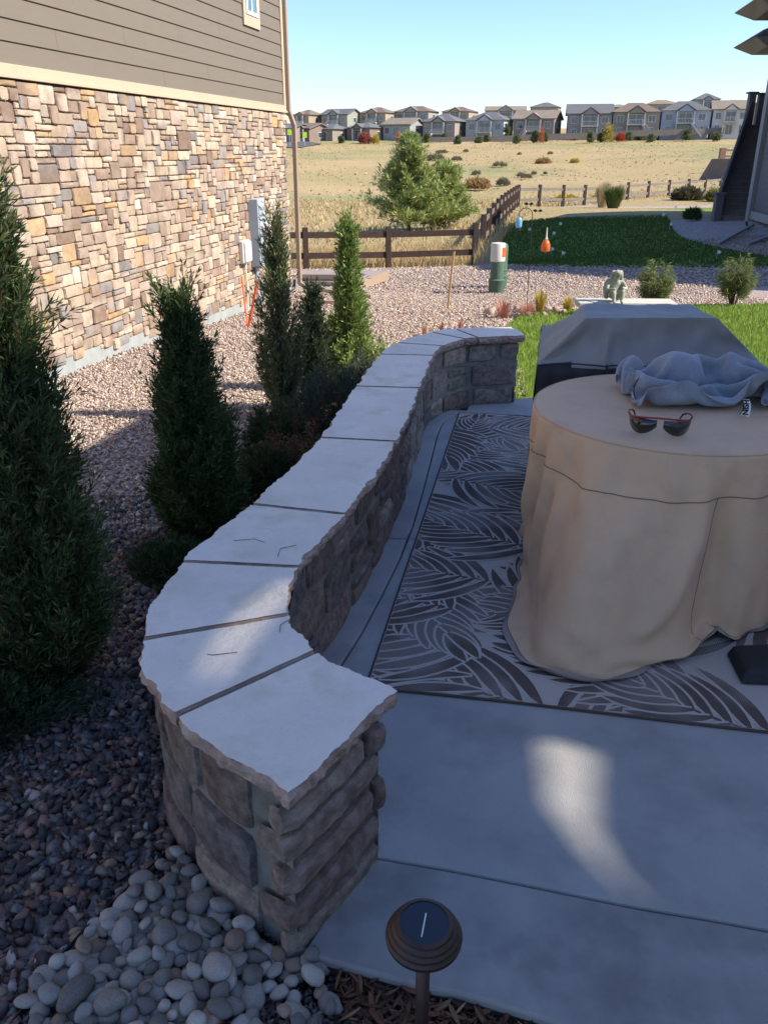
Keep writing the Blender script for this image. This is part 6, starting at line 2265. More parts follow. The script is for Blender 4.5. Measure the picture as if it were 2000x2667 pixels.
# relaxed cloth shapes: x, y, z in millimetres, one row of the cloth per line
COVER_ROWS = [
    [460,0,749,458,38,749,454,77,749,446,114,749,434,151,749,420,187,749,403,222,749,383,255,749,360,286,749,335,315,749,308,342,749,278,366,749,246,388,749,213,408,749,178,424,749,142,437,749,105,448,749,67,455,749,29,459,749,-10,460,749,-48,457,749,-86,452,749,-124,443,749,-160,431,749,-196,416,749,-230,398,749,-263,378,749,-293,354,749,-322,329,749,-348,301,749,-372,270,749,-393,238,749,-412,205,749,-428,169,749,-440,133,749,-450,96,749,-456,58,749,-460,19,749,-460,-19,749,-456,-58,749,-450,-96,749,-440,-133,749,-428,-169,749,-412,-205,749,-393,-238,749,-372,-270,749,-348,-301,749,-322,-329,749,-293,-354,749,-263,-378,749,-230,-398,749,-196,-416,749,-160,-431,749,-124,-443,749,-86,-452,749,-48,-457,749,-10,-460,749,29,-459,749,67,-455,749,105,-448,749,142,-437,749,178,-424,749,213,-408,749,246,-388,749,278,-366,749,308,-342,749,335,-315,749,360,-286,749,383,-255,749,403,-222,749,420,-187,749,434,-151,749,446,-114,749,454,-77,749,458,-38,749],
    [530,0,749,528,44,749,523,88,749,513,132,749,501,174,749,484,216,749,464,255,749,441,293,749,415,329,749,386,363,749,355,394,749,320,422,749,284,447,749,246,470,749,205,489,749,164,504,749,121,516,749,77,524,749,33,529,749,-11,530,749,-55,527,749,-99,521,749,-143,510,749,-185,497,749,-226,480,749,-265,459,749,-302,435,749,-338,408,749,-371,379,749,-401,346,749,-429,312,749,-453,275,749,-475,236,749,-493,195,749,-507,153,749,-518,110,749,-526,66,749,-530,22,749,-530,-22,749,-526,-66,749,-518,-110,749,-507,-153,749,-493,-195,749,-475,-236,749,-453,-275,749,-429,-312,749,-401,-346,749,-371,-379,749,-338,-408,749,-302,-435,749,-265,-459,749,-226,-480,749,-185,-497,749,-143,-510,749,-99,-521,749,-55,-527,749,-11,-530,749,33,-529,749,77,-524,749,121,-516,749,164,-504,749,205,-489,749,246,-470,749,284,-447,749,320,-422,749,355,-394,749,386,-363,749,415,-329,749,441,-293,749,464,-255,749,484,-216,749,501,-174,749,513,-132,749,523,-88,749,528,-44,749],
    [564,0,746,562,47,746,556,94,746,546,140,746,533,185,746,515,229,746,494,272,746,470,312,746,442,350,746,411,386,746,377,419,746,341,449,746,302,476,746,261,500,746,219,520,746,174,536,746,129,549,746,82,558,746,35,563,746,-12,564,746,-59,561,746,-106,554,746,-152,543,746,-197,529,746,-240,510,746,-282,488,746,-322,463,746,-360,435,746,-395,403,746,-427,369,746,-456,332,746,-482,292,746,-505,251,746,-524,208,746,-540,163,746,-552,117,746,-560,71,746,-564,24,746,-564,-24,746,-560,-71,746,-552,-117,746,-540,-163,746,-524,-208,746,-505,-251,746,-482,-292,746,-456,-332,746,-427,-369,746,-395,-403,746,-360,-435,746,-322,-463,746,-282,-488,746,-240,-510,746,-197,-529,746,-152,-543,746,-106,-554,746,-59,-561,746,-12,-564,746,35,-563,746,82,-558,746,129,-549,746,174,-536,746,219,-520,746,261,-500,746,302,-476,746,341,-449,746,377,-419,746,411,-386,746,442,-350,746,470,-312,746,494,-272,746,515,-229,746,533,-185,746,546,-140,746,556,-94,746,562,-47,746],
    [566,1,718,564,48,718,559,94,718,549,141,718,539,188,718,517,230,718,497,273,718,475,316,719,445,353,719,419,392,720,383,424,718,344,452,718,304,477,718,263,502,718,221,526,718,177,543,718,131,554,718,83,561,718,36,569,719,-12,569,718,-59,565,718,-107,557,718,-154,549,718,-199,534,719,-242,514,718,-286,494,719,-326,470,719,-365,441,719,-397,406,718,-429,370,718,-457,333,717,-486,294,718,-512,254,719,-531,211,719,-543,164,718,-555,118,718,-562,71,718,-570,24,719,-567,-23,718,-565,-71,718,-558,-118,717,-542,-163,716,-531,-210,716,-509,-253,715,-490,-297,716,-461,-335,714,-435,-375,715,-400,-409,714,-370,-448,718,-326,-468,714,-288,-499,716,-243,-518,714,-200,-538,715,-153,-546,714,-106,-556,715,-60,-570,717,-12,-570,717,35,-566,717,83,-560,717,129,-551,717,175,-538,717,221,-524,718,263,-501,718,307,-482,719,345,-455,719,383,-426,719,415,-391,718,444,-352,718,475,-316,719,496,-274,718,518,-231,718,536,-187,718,550,-141,718,558,-94,718,564,-47,717],
    [563,1,693,567,48,693,557,93,693,547,141,693,540,188,694,515,228,693,494,272,694,468,312,696,445,351,694,424,396,696,384,424,694,341,446,694,306,480,694,263,501,693,223,527,693,179,547,694,131,556,694,83,559,694,37,572,694,-11,571,693,-60,567,693,-108,562,693,-154,550,694,-200,535,694,-241,510,694,-286,495,694,-329,474,695,-366,443,695,-396,405,694,-429,370,693,-460,335,693,-481,292,694,-512,255,694,-533,212,694,-537,163,694,-550,116,694,-564,72,694,-571,25,694,-561,-22,694,-565,-70,693,-561,-119,692,-541,-163,690,-533,-211,690,-510,-253,689,-495,-299,690,-464,-338,687,-438,-379,688,-402,-413,687,-376,-454,692,-331,-474,688,-293,-507,690,-247,-526,688,-204,-549,691,-155,-550,688,-107,-559,689,-60,-575,692,-12,-570,692,35,-565,692,83,-560,692,128,-551,692,175,-537,692,222,-524,693,264,-501,694,309,-486,695,348,-458,694,386,-429,694,417,-393,693,443,-352,693,477,-318,694,494,-273,693,518,-232,693,537,-187,693,552,-142,693,556,-93,693,564,-47,693],
    [561,2,644,575,49,644,561,95,644,543,140,644,541,189,644,515,228,644,490,271,645,462,311,648,463,360,651,425,392,647,381,415,645,343,446,645,306,477,645,262,498,644,227,532,644,181,552,644,132,552,645,84,559,645,38,578,646,-11,575,644,-60,572,644,-110,571,644,-155,555,645,-199,534,645,-238,503,646,-284,486,646,-333,481,647,-366,444,646,-391,402,645,-432,375,644,-464,338,644,-478,290,645,-515,257,645,-533,212,645,-530,162,645,-548,116,644,-573,74,645,-572,26,645,-555,-21,645,-566,-68,644,-563,-118,641,-537,-161,639,-537,-212,638,-512,-254,636,-503,-303,637,-471,-344,634,-439,-384,633,-414,-425,634,-388,-469,641,-341,-488,636,-302,-522,638,-254,-543,637,-210,-555,638,-158,-556,635,-108,-567,637,-60,-584,641,-12,-568,641,34,-562,641,84,-562,641,128,-552,642,175,-536,642,223,-523,644,262,-493,646,310,-489,646,352,-465,646,392,-435,646,417,-394,644,443,-352,644,478,-318,645,487,-271,645,517,-233,644,539,-188,644,554,-142,643,555,-92,643,567,-47,643],
    [559,3,594,577,50,595,567,97,595,543,140,594,541,190,595,518,230,595,488,271,597,466,316,600,467,360,603,422,381,599,384,414,597,346,448,596,307,474,596,264,498,594,231,537,595,183,553,595,133,548,596,86,563,596,40,583,597,-10,578,595,-61,576,594,-111,579,596,-158,562,596,-197,530,596,-236,499,597,-285,489,597,-335,485,599,-361,444,597,-390,403,596,-435,379,595,-461,337,594,-476,289,595,-517,260,597,-527,212,596,-525,162,595,-552,119,595,-578,76,596,-568,28,596,-552,-20,596,-571,-66,595,-561,-115,591,-535,-160,588,-540,-212,586,-512,-255,584,-510,-306,584,-479,-350,580,-442,-390,578,-425,-438,582,-401,-484,590,-354,-504,586,-311,-538,587,-264,-563,587,-216,-562,584,-162,-564,582,-109,-575,585,-59,-590,590,-16,-561,591,33,-559,591,84,-564,591,129,-553,591,176,-534,593,225,-522,595,261,-488,597,310,-490,597,358,-473,597,394,-439,596,415,-394,594,444,-354,595,476,-318,595,483,-270,595,518,-234,595,540,-189,594,555,-142,594,553,-92,594,570,-46,594],
    [559,4,545,575,53,546,573,100,547,545,142,545,540,193,546,528,238,548,491,274,548,468,319,551,470,364,555,435,396,554,389,416,548,352,452,548,310,473,547,269,503,545,235,542,546,185,550,545,133,547,547,88,569,548,41,586,548,-10,582,546,-61,581,545,-113,585,546,-160,565,547,-197,530,548,-236,498,548,-287,498,549,-334,488,550,-363,447,550,-392,407,547,-438,383,546,-460,337,545,-476,289,546,-520,263,548,-523,213,547,-523,161,546,-552,119,546,-579,78,547,-564,30,547,-551,-19,546,-577,-64,546,-557,-111,541,-535,-159,537,-544,-213,534,-513,-256,531,-517,-309,532,-487,-357,527,-451,-400,525,-442,-454,534,-407,-498,538,-370,-526,538,-322,-555,536,-274,-584,538,-222,-569,531,-166,-573,530,-111,-585,533,-59,-592,539,-19,-556,541,32,-555,541,83,-567,541,129,-555,541,177,-534,543,226,-522,545,261,-485,548,312,-488,548,362,-479,549,394,-442,547,415,-396,545,446,-356,546,472,-318,546,483,-271,546,519,-236,546,540,-190,545,555,-142,544,551,-91,544,573,-45,544],
    [559,5,495,572,55,497,579,102,498,548,143,496,542,195,496,537,246,500,496,278,500,471,324,503,462,373,508,446,401,507,398,421,499,364,462,501,313,472,499,277,509,497,239,545,496,186,544,496,134,547,498,92,576,500,43,589,499,-9,585,497,-62,585,496,-114,591,497,-160,567,498,-195,528,499,-238,502,499,-288,515,504,-335,493,503,-366,453,502,-394,412,499,-440,387,497,-451,336,497,-479,293,497,-521,264,499,-524,213,498,-522,162,496,-558,125,498,-578,80,498,-557,33,499,-557,-16,497,-581,-61,496,-551,-105,492,-540,-158,486,-546,-213,482,-514,-258,479,-522,-312,479,-496,-364,474,-460,-412,472,-439,-466,480,-431,-521,495,-386,-550,492,-334,-577,488,-282,-600,487,-229,-578,478,-170,-583,478,-113,-595,482,-60,-593,488,-22,-552,491,31,-552,491,82,-570,491,129,-556,491,177,-533,493,228,-521,496,262,-481,499,313,-483,499,366,-484,500,395,-446,498,415,-397,495,448,-358,496,466,-320,497,485,-274,497,522,-239,497,538,-190,495,555,-141,495,549,-90,494,574,-45,494],
    [558,6,446,571,57,448,585,104,449,553,146,447,544,198,447,546,251,452,502,283,451,479,330,456,473,381,462,458,415,462,410,431,452,368,462,452,319,475,450,285,516,449,241,546,446,188,539,447,135,549,449,95,582,451,44,589,450,-9,586,448,-62,591,447,-116,595,448,-162,569,449,-197,529,450,-239,515,452,-291,522,455,-338,500,455,-360,455,453,-400,423,451,-435,387,448,-440,333,449,-486,305,451,-522,267,451,-516,215,449,-522,164,447,-566,133,450,-574,83,449,-547,37,451,-569,-8,451,-581,-57,447,-544,-100,442,-549,-155,435,-548,-212,429,-516,-260,426,-527,-316,426,-505,-371,422,-470,-423,419,-451,-480,428,-437,-537,444,-405,-578,449,-352,-608,447,-293,-604,433,-235,-591,426,-174,-594,425,-116,-608,432,-62,-592,436,-25,-549,441,30,-551,440,80,-572,441,129,-556,441,178,-533,443,229,-519,447,263,-479,450,315,-478,450,368,-483,451,401,-451,449,415,-399,446,453,-366,448,463,-322,448,488,-278,447,524,-240,448,534,-190,446,553,-141,445,547,-90,445,575,-44,445],
    [557,7,396,569,59,398,589,105,399,556,148,398,554,201,399,553,255,403,507,287,403,488,336,408,487,389,415,469,424,414,425,441,406,373,457,404,326,480,402,293,523,401,243,542,397,189,536,397,138,558,401,96,583,403,45,594,402,-8,593,399,-63,594,398,-117,598,398,-164,571,400,-201,532,401,-243,518,403,-294,532,408,-339,505,406,-363,469,410,-402,433,405,-425,384,400,-443,333,400,-477,293,404,-520,269,402,-508,217,401,-527,169,398,-572,140,402,-563,87,401,-546,40,402,-583,1,404,-576,-51,398,-541,-96,392,-558,-152,385,-550,-211,377,-518,-262,374,-532,-320,373,-515,-380,369,-481,-434,366,-463,-494,377,-456,-555,396,-423,-606,406,-364,-625,398,-305,-611,382,-242,-606,374,-179,-605,373,-118,-619,380,-67,-589,385,-28,-547,390,29,-551,390,79,-574,390,129,-556,391,179,-533,394,231,-518,397,265,-478,400,317,-472,402,371,-481,402,404,-456,400,417,-403,396,460,-375,401,462,-324,399,493,-281,399,525,-241,399,530,-190,397,551,-141,396,546,-89,395,574,-43,395],
    [553,8,347,567,61,349,591,106,350,560,150,349,564,205,351,560,258,354,513,292,355,498,343,361,504,396,370,479,427,366,433,444,358,377,452,355,334,485,354,299,527,352,245,538,347,190,541,348,138,559,352,97,583,354,46,601,353,-8,593,350,-63,596,349,-117,596,349,-151,557,355,-197,526,354,-246,523,355,-296,544,361,-320,499,363,-347,455,368,-390,429,358,-419,380,353,-434,330,356,-478,307,359,-514,272,353,-500,219,353,-536,179,351,-570,144,353,-542,99,359,-557,48,356,-591,7,356,-568,-42,349,-542,-93,342,-566,-150,335,-550,-209,326,-521,-264,321,-536,-325,321,-526,-388,317,-493,-446,313,-477,-509,325,-472,-571,346,-435,-623,355,-375,-643,347,-313,-628,331,-249,-620,322,-183,-617,321,-119,-628,329,-74,-584,335,-31,-546,340,27,-551,340,78,-576,340,128,-555,341,179,-532,344,232,-516,348,268,-477,351,319,-467,353,374,-479,353,402,-460,350,422,-409,347,468,-382,353,465,-327,349,496,-284,349,527,-243,350,530,-190,348,549,-140,346,545,-88,346,574,-42,346],
    [550,10,298,567,62,300,590,107,300,563,152,300,574,207,302,566,261,306,520,297,307,525,349,322,535,401,333,489,416,320,438,440,308,382,450,307,343,491,306,303,528,302,246,533,298,191,543,299,139,568,304,96,580,305,46,601,304,-9,606,304,-62,590,302,-117,592,299,-143,548,307,-195,526,306,-248,530,307,-299,549,312,-332,507,317,-341,453,320,-388,430,321,-397,376,313,-435,333,308,-479,322,312,-500,275,306,-499,223,304,-550,203,310,-549,154,311,-539,102,316,-575,65,314,-591,13,307,-557,-31,303,-548,-89,292,-572,-148,284,-550,-208,274,-525,-266,269,-539,-329,268,-533,-395,264,-507,-459,262,-494,-523,275,-487,-587,296,-446,-640,304,-386,-660,296,-321,-650,281,-256,-636,271,-188,-630,270,-122,-631,277,-86,-576,286,-34,-545,289,25,-553,290,77,-577,290,128,-554,292,179,-532,295,233,-514,299,272,-477,302,323,-462,305,376,-481,304,415,-469,305,429,-416,298,477,-386,305,471,-332,300,502,-288,301,531,-245,301,532,-192,299,547,-138,297,545,-88,296,574,-41,296],
    [551,12,249,572,56,251,587,108,251,564,155,251,583,210,254,570,263,257,533,305,261,555,351,284,552,405,288,498,414,271,447,441,262,390,454,259,353,496,258,305,526,253,247,530,249,190,541,250,139,571,255,86,562,261,46,600,258,-10,608,255,-61,584,254,-114,582,251,-137,541,258,-193,532,258,-244,552,263,-293,543,265,-331,505,269,-343,451,272,-382,434,273,-405,387,268,-435,338,259,-478,337,266,-474,280,266,-509,240,260,-551,213,262,-527,162,269,-538,105,267,-584,74,267,-587,21,259,-548,-24,255,-558,-83,244,-576,-145,233,-551,-207,222,-530,-269,217,-541,-334,215,-545,-405,212,-520,-471,211,-518,-537,228,-499,-602,245,-456,-656,253,-396,-677,246,-329,-671,232,-262,-653,220,-193,-643,219,-129,-629,225,-97,-568,237,-37,-545,239,24,-550,240,75,-577,240,127,-552,242,179,-530,245,234,-511,249,276,-476,253,327,-457,256,378,-482,255,430,-479,259,439,-427,251,481,-392,256,479,-337,252,510,-294,252,538,-248,253,538,-194,250,549,-139,248,545,-87,247,573,-40,247],
    [556,17,200,572,54,202,577,108,203,564,160,203,588,212,204,572,265,208,564,302,225,579,355,243,566,408,242,506,413,223,457,444,215,398,456,211,360,498,210,306,518,204,247,529,199,189,540,200,138,571,206,85,557,213,48,599,210,-6,589,210,-63,578,207,-108,546,220,-142,557,221,-191,549,212,-240,553,222,-271,514,235,-323,499,222,-348,451,227,-379,430,226,-393,389,225,-438,352,213,-490,338,219,-466,287,218,-520,271,225,-532,217,217,-522,165,221,-540,110,218,-590,84,220,-575,31,212,-556,-18,208,-570,-76,196,-577,-142,182,-554,-206,170,-537,-272,165,-539,-341,163,-556,-413,160,-529,-483,158,-540,-551,179,-512,-616,194,-464,-668,201,-406,-695,195,-336,-695,183,-268,-674,171,-197,-662,169,-146,-621,177,-99,-573,188,-40,-546,189,22,-546,190,74,-577,190,128,-552,192,179,-528,196,234,-508,200,280,-476,204,330,-454,207,383,-476,207,440,-490,212,451,-438,204,480,-399,207,487,-342,203,520,-301,205,545,-251,204,545,-196,201,553,-140,199,545,-87,197,573,-38,197],
    [546,15,153,572,54,152,565,109,156,561,164,154,592,215,155,573,249,166,580,311,180,605,360,202,577,410,194,514,412,175,466,449,167,405,455,163,363,494,161,304,502,158,248,526,150,193,546,151,135,565,159,87,552,165,33,568,175,0,559,175,-51,545,178,-102,570,186,-133,545,181,-187,541,182,-212,532,197,-252,491,197,-307,475,183,-337,447,182,-370,407,190,-405,397,178,-430,372,180,-474,352,175,-479,296,174,-507,275,181,-507,222,177,-539,175,178,-559,140,185,-585,95,174,-571,48,176,-570,-11,161,-580,-69,147,-578,-139,131,-558,-207,118,-546,-275,113,-539,-347,110,-559,-422,107,-546,-498,108,-549,-565,128,-522,-629,143,-483,-690,154,-416,-722,149,-345,-713,132,-272,-712,132,-210,-673,125,-165,-613,129,-96,-588,139,-43,-546,138,21,-548,140,73,-575,139,131,-555,143,178,-527,146,235,-505,151,284,-475,156,334,-455,158,393,-463,160,434,-503,165,464,-452,158,497,-406,162,495,-349,155,530,-307,157,550,-254,155,553,-198,152,557,-141,150,544,-87,148,573,-36,148],
    [548,23,117,550,51,119,557,107,108,561,166,105,584,197,137,601,256,140,607,314,139,623,365,157,586,409,147,530,421,131,468,425,125,418,457,117,360,473,117,302,487,111,248,517,101,190,530,107,134,555,114,78,566,123,24,551,131,-21,580,137,-65,546,137,-99,538,162,-144,557,166,-175,522,149,-187,511,167,-242,503,150,-298,493,140,-320,443,152,-358,416,145,-386,400,133,-432,383,139,-461,369,156,-451,316,163,-491,281,136,-513,238,141,-519,184,147,-573,166,146,-550,112,146,-564,58,131,-558,-2,115,-574,-64,99,-576,-137,80,-570,-209,68,-556,-279,62,-554,-353,60,-555,-432,54,-576,-507,64,-579,-581,85,-549,-651,101,-487,-693,102,-419,-725,96,-357,-732,96,-285,-708,88,-232,-667,79,-165,-625,79,-92,-604,91,-43,-553,88,22,-546,94,70,-563,91,126,-552,93,178,-525,97,235,-501,102,286,-472,107,338,-455,110,398,-464,111,436,-509,116,482,-469,116,507,-413,114,502,-356,107,536,-311,109,554,-257,106,557,-199,104,560,-141,101,544,-86,99,562,-30,100],
    [576,29,81,576,49,89,575,101,71,571,158,82,589,212,97,632,247,104,643,314,111,633,373,111,584,403,100,535,418,89,476,428,76,416,436,72,356,451,73,302,478,63,246,506,53,188,529,58,126,534,71,69,546,83,19,551,86,-37,562,96,-87,573,119,-99,581,173,-126,560,140,-180,531,144,-204,528,144,-227,501,109,-281,478,98,-326,468,113,-356,435,103,-400,435,112,-449,429,135,-464,386,157,-442,340,123,-469,290,112,-487,246,116,-515,193,100,-565,167,98,-558,112,104,-547,68,92,-556,9,71,-548,-60,57,-551,-136,36,-558,-210,19,-566,-283,13,-574,-359,12,-585,-442,12,-590,-519,13,-577,-595,33,-564,-666,56,-506,-718,64,-434,-736,60,-362,-762,64,-284,-752,59,-218,-707,53,-153,-658,47,-86,-623,44,-31,-576,47,19,-566,87,59,-559,50,118,-545,45,177,-523,47,236,-500,53,286,-467,58,339,-464,65,373,-498,86,431,-501,68,487,-475,67,500,-422,66,509,-363,59,541,-314,60,553,-258,57,556,-200,55,558,-142,52,548,-83,50,555,-24,59],
    [600,12,106,600,70,110,576,101,82,582,157,85,589,196,68,609,252,78,631,315,94,636,373,63,604,426,69,538,458,60,474,452,50,416,427,28,353,432,27,292,456,19,237,486,11,183,519,15,123,530,35,70,552,40,11,544,37,-24,561,85,-48,595,134,-102,620,145,-151,596,133,-176,560,140,-229,539,142,-249,519,112,-280,493,73,-311,457,95,-363,419,96,-424,427,90,-443,428,115,-483,382,126,-478,351,112,-472,298,106,-515,265,113,-522,204,99,-533,167,93,-567,121,99,-562,74,65,-564,16,33,-567,-55,19,-593,-131,15,-609,-208,13,-618,-283,16,-627,-361,16,-638,-446,22,-639,-532,26,-612,-605,15,-564,-664,16,-504,-717,12,-450,-767,35,-373,-758,16,-300,-737,32,-224,-707,20,-155,-667,23,-83,-650,42,-17,-615,55,40,-599,76,71,-560,50,125,-568,22,181,-531,9,240,-504,12,299,-478,15,302,-477,67,366,-475,66,422,-463,51,479,-453,35,533,-430,33,541,-377,39,560,-321,25,568,-263,18,574,-203,13,583,-142,19,585,-79,25,593,-36,65],
    [611,17,92,589,70,97,560,101,94,587,155,98,601,207,68,604,254,62,616,311,83,628,370,78,590,417,79,535,453,49,473,463,39,412,439,42,356,442,26,300,469,13,245,496,28,191,526,27,128,539,21,69,541,33,23,555,53,-25,582,84,-42,610,123,-104,605,137,-166,601,128,-184,568,154,-240,552,135,-247,522,95,-287,480,85,-315,457,86,-361,424,79,-416,442,94,-452,432,107,-474,370,115,-466,340,122,-473,289,89,-518,264,99,-538,205,103,-532,165,76,-559,115,81,-565,63,77,-561,3,51,-581,-59,18,-614,-134,16,-624,-213,27,-640,-287,18,-650,-367,10,-663,-454,11,-664,-542,12,-637,-619,26,-585,-684,16,-524,-739,13,-456,-785,12,-374,-787,13,-298,-759,14,-235,-702,12,-167,-651,31,-81,-659,30,-13,-636,60,50,-604,66,78,-556,70,112,-551,30,178,-533,19,240,-512,26,289,-484,29,309,-486,79,362,-464,53,422,-452,42,484,-452,49,531,-418,22,538,-373,55,556,-317,39,562,-258,37,573,-199,33,585,-144,34,577,-84,44,603,-28,57],
    [620,19,91,594,72,95,566,104,92,594,153,97,608,208,63,597,256,67,609,313,80,627,370,70,592,418,71,528,447,49,475,469,32,415,441,34,357,450,28,298,464,21,244,496,19,192,527,18,130,545,20,70,548,28,21,558,49,-33,584,78,-50,612,117,-105,600,143,-163,596,123,-183,566,147,-241,559,131,-253,523,101,-290,484,89,-317,462,88,-362,425,86,-414,445,100,-460,435,104,-480,374,115,-474,340,122,-477,292,85,-517,261,93,-545,209,105,-539,166,81,-566,120,80,-568,64,69,-569,3,53,-590,-58,18,-623,-136,23,-636,-215,27,-637,-292,27,-658,-369,18,-675,-458,12,-676,-547,12,-641,-624,14,-583,-683,28,-526,-742,25,-456,-789,25,-374,-800,15,-296,-770,18,-232,-712,11,-172,-648,22,-86,-651,26,-12,-638,50,48,-602,58,78,-561,64,119,-556,33,179,-536,27,240,-513,18,295,-486,23,312,-493,76,366,-471,51,422,-443,41,482,-447,56,526,-410,19,545,-375,57,560,-317,45,570,-260,38,581,-202,32,587,-144,40,584,-84,39,605,-33,63],
    [618,15,97,596,74,91,570,106,89,597,150,94,607,206,57,594,255,72,609,310,86,625,369,68,593,422,68,529,448,41,477,473,28,421,441,31,358,451,21,296,466,26,244,498,13,195,527,14,132,545,15,71,550,25,24,561,53,-34,577,79,-51,609,122,-106,593,143,-160,594,120,-183,566,142,-240,562,126,-255,530,104,-287,487,85,-319,461,83,-364,426,90,-410,449,106,-461,434,97,-484,378,115,-475,335,124,-480,292,82,-513,258,90,-550,211,106,-543,168,81,-568,122,84,-570,66,64,-575,3,50,-588,-60,10,-626,-137,12,-635,-220,17,-648,-293,25,-656,-376,26,-686,-462,15,-688,-552,12,-652,-630,12,-592,-691,25,-520,-734,34,-453,-786,37,-373,-807,26,-294,-780,12,-228,-723,12,-178,-648,13,-90,-646,20,-16,-630,48,50,-608,54,78,-564,58,122,-562,35,174,-530,28,240,-516,13,297,-489,22,315,-497,76,369,-476,50,420,-443,32,479,-445,61,520,-408,20,543,-375,50,565,-320,45,574,-261,39,582,-202,25,592,-144,41,587,-83,34,609,-36,67],
]
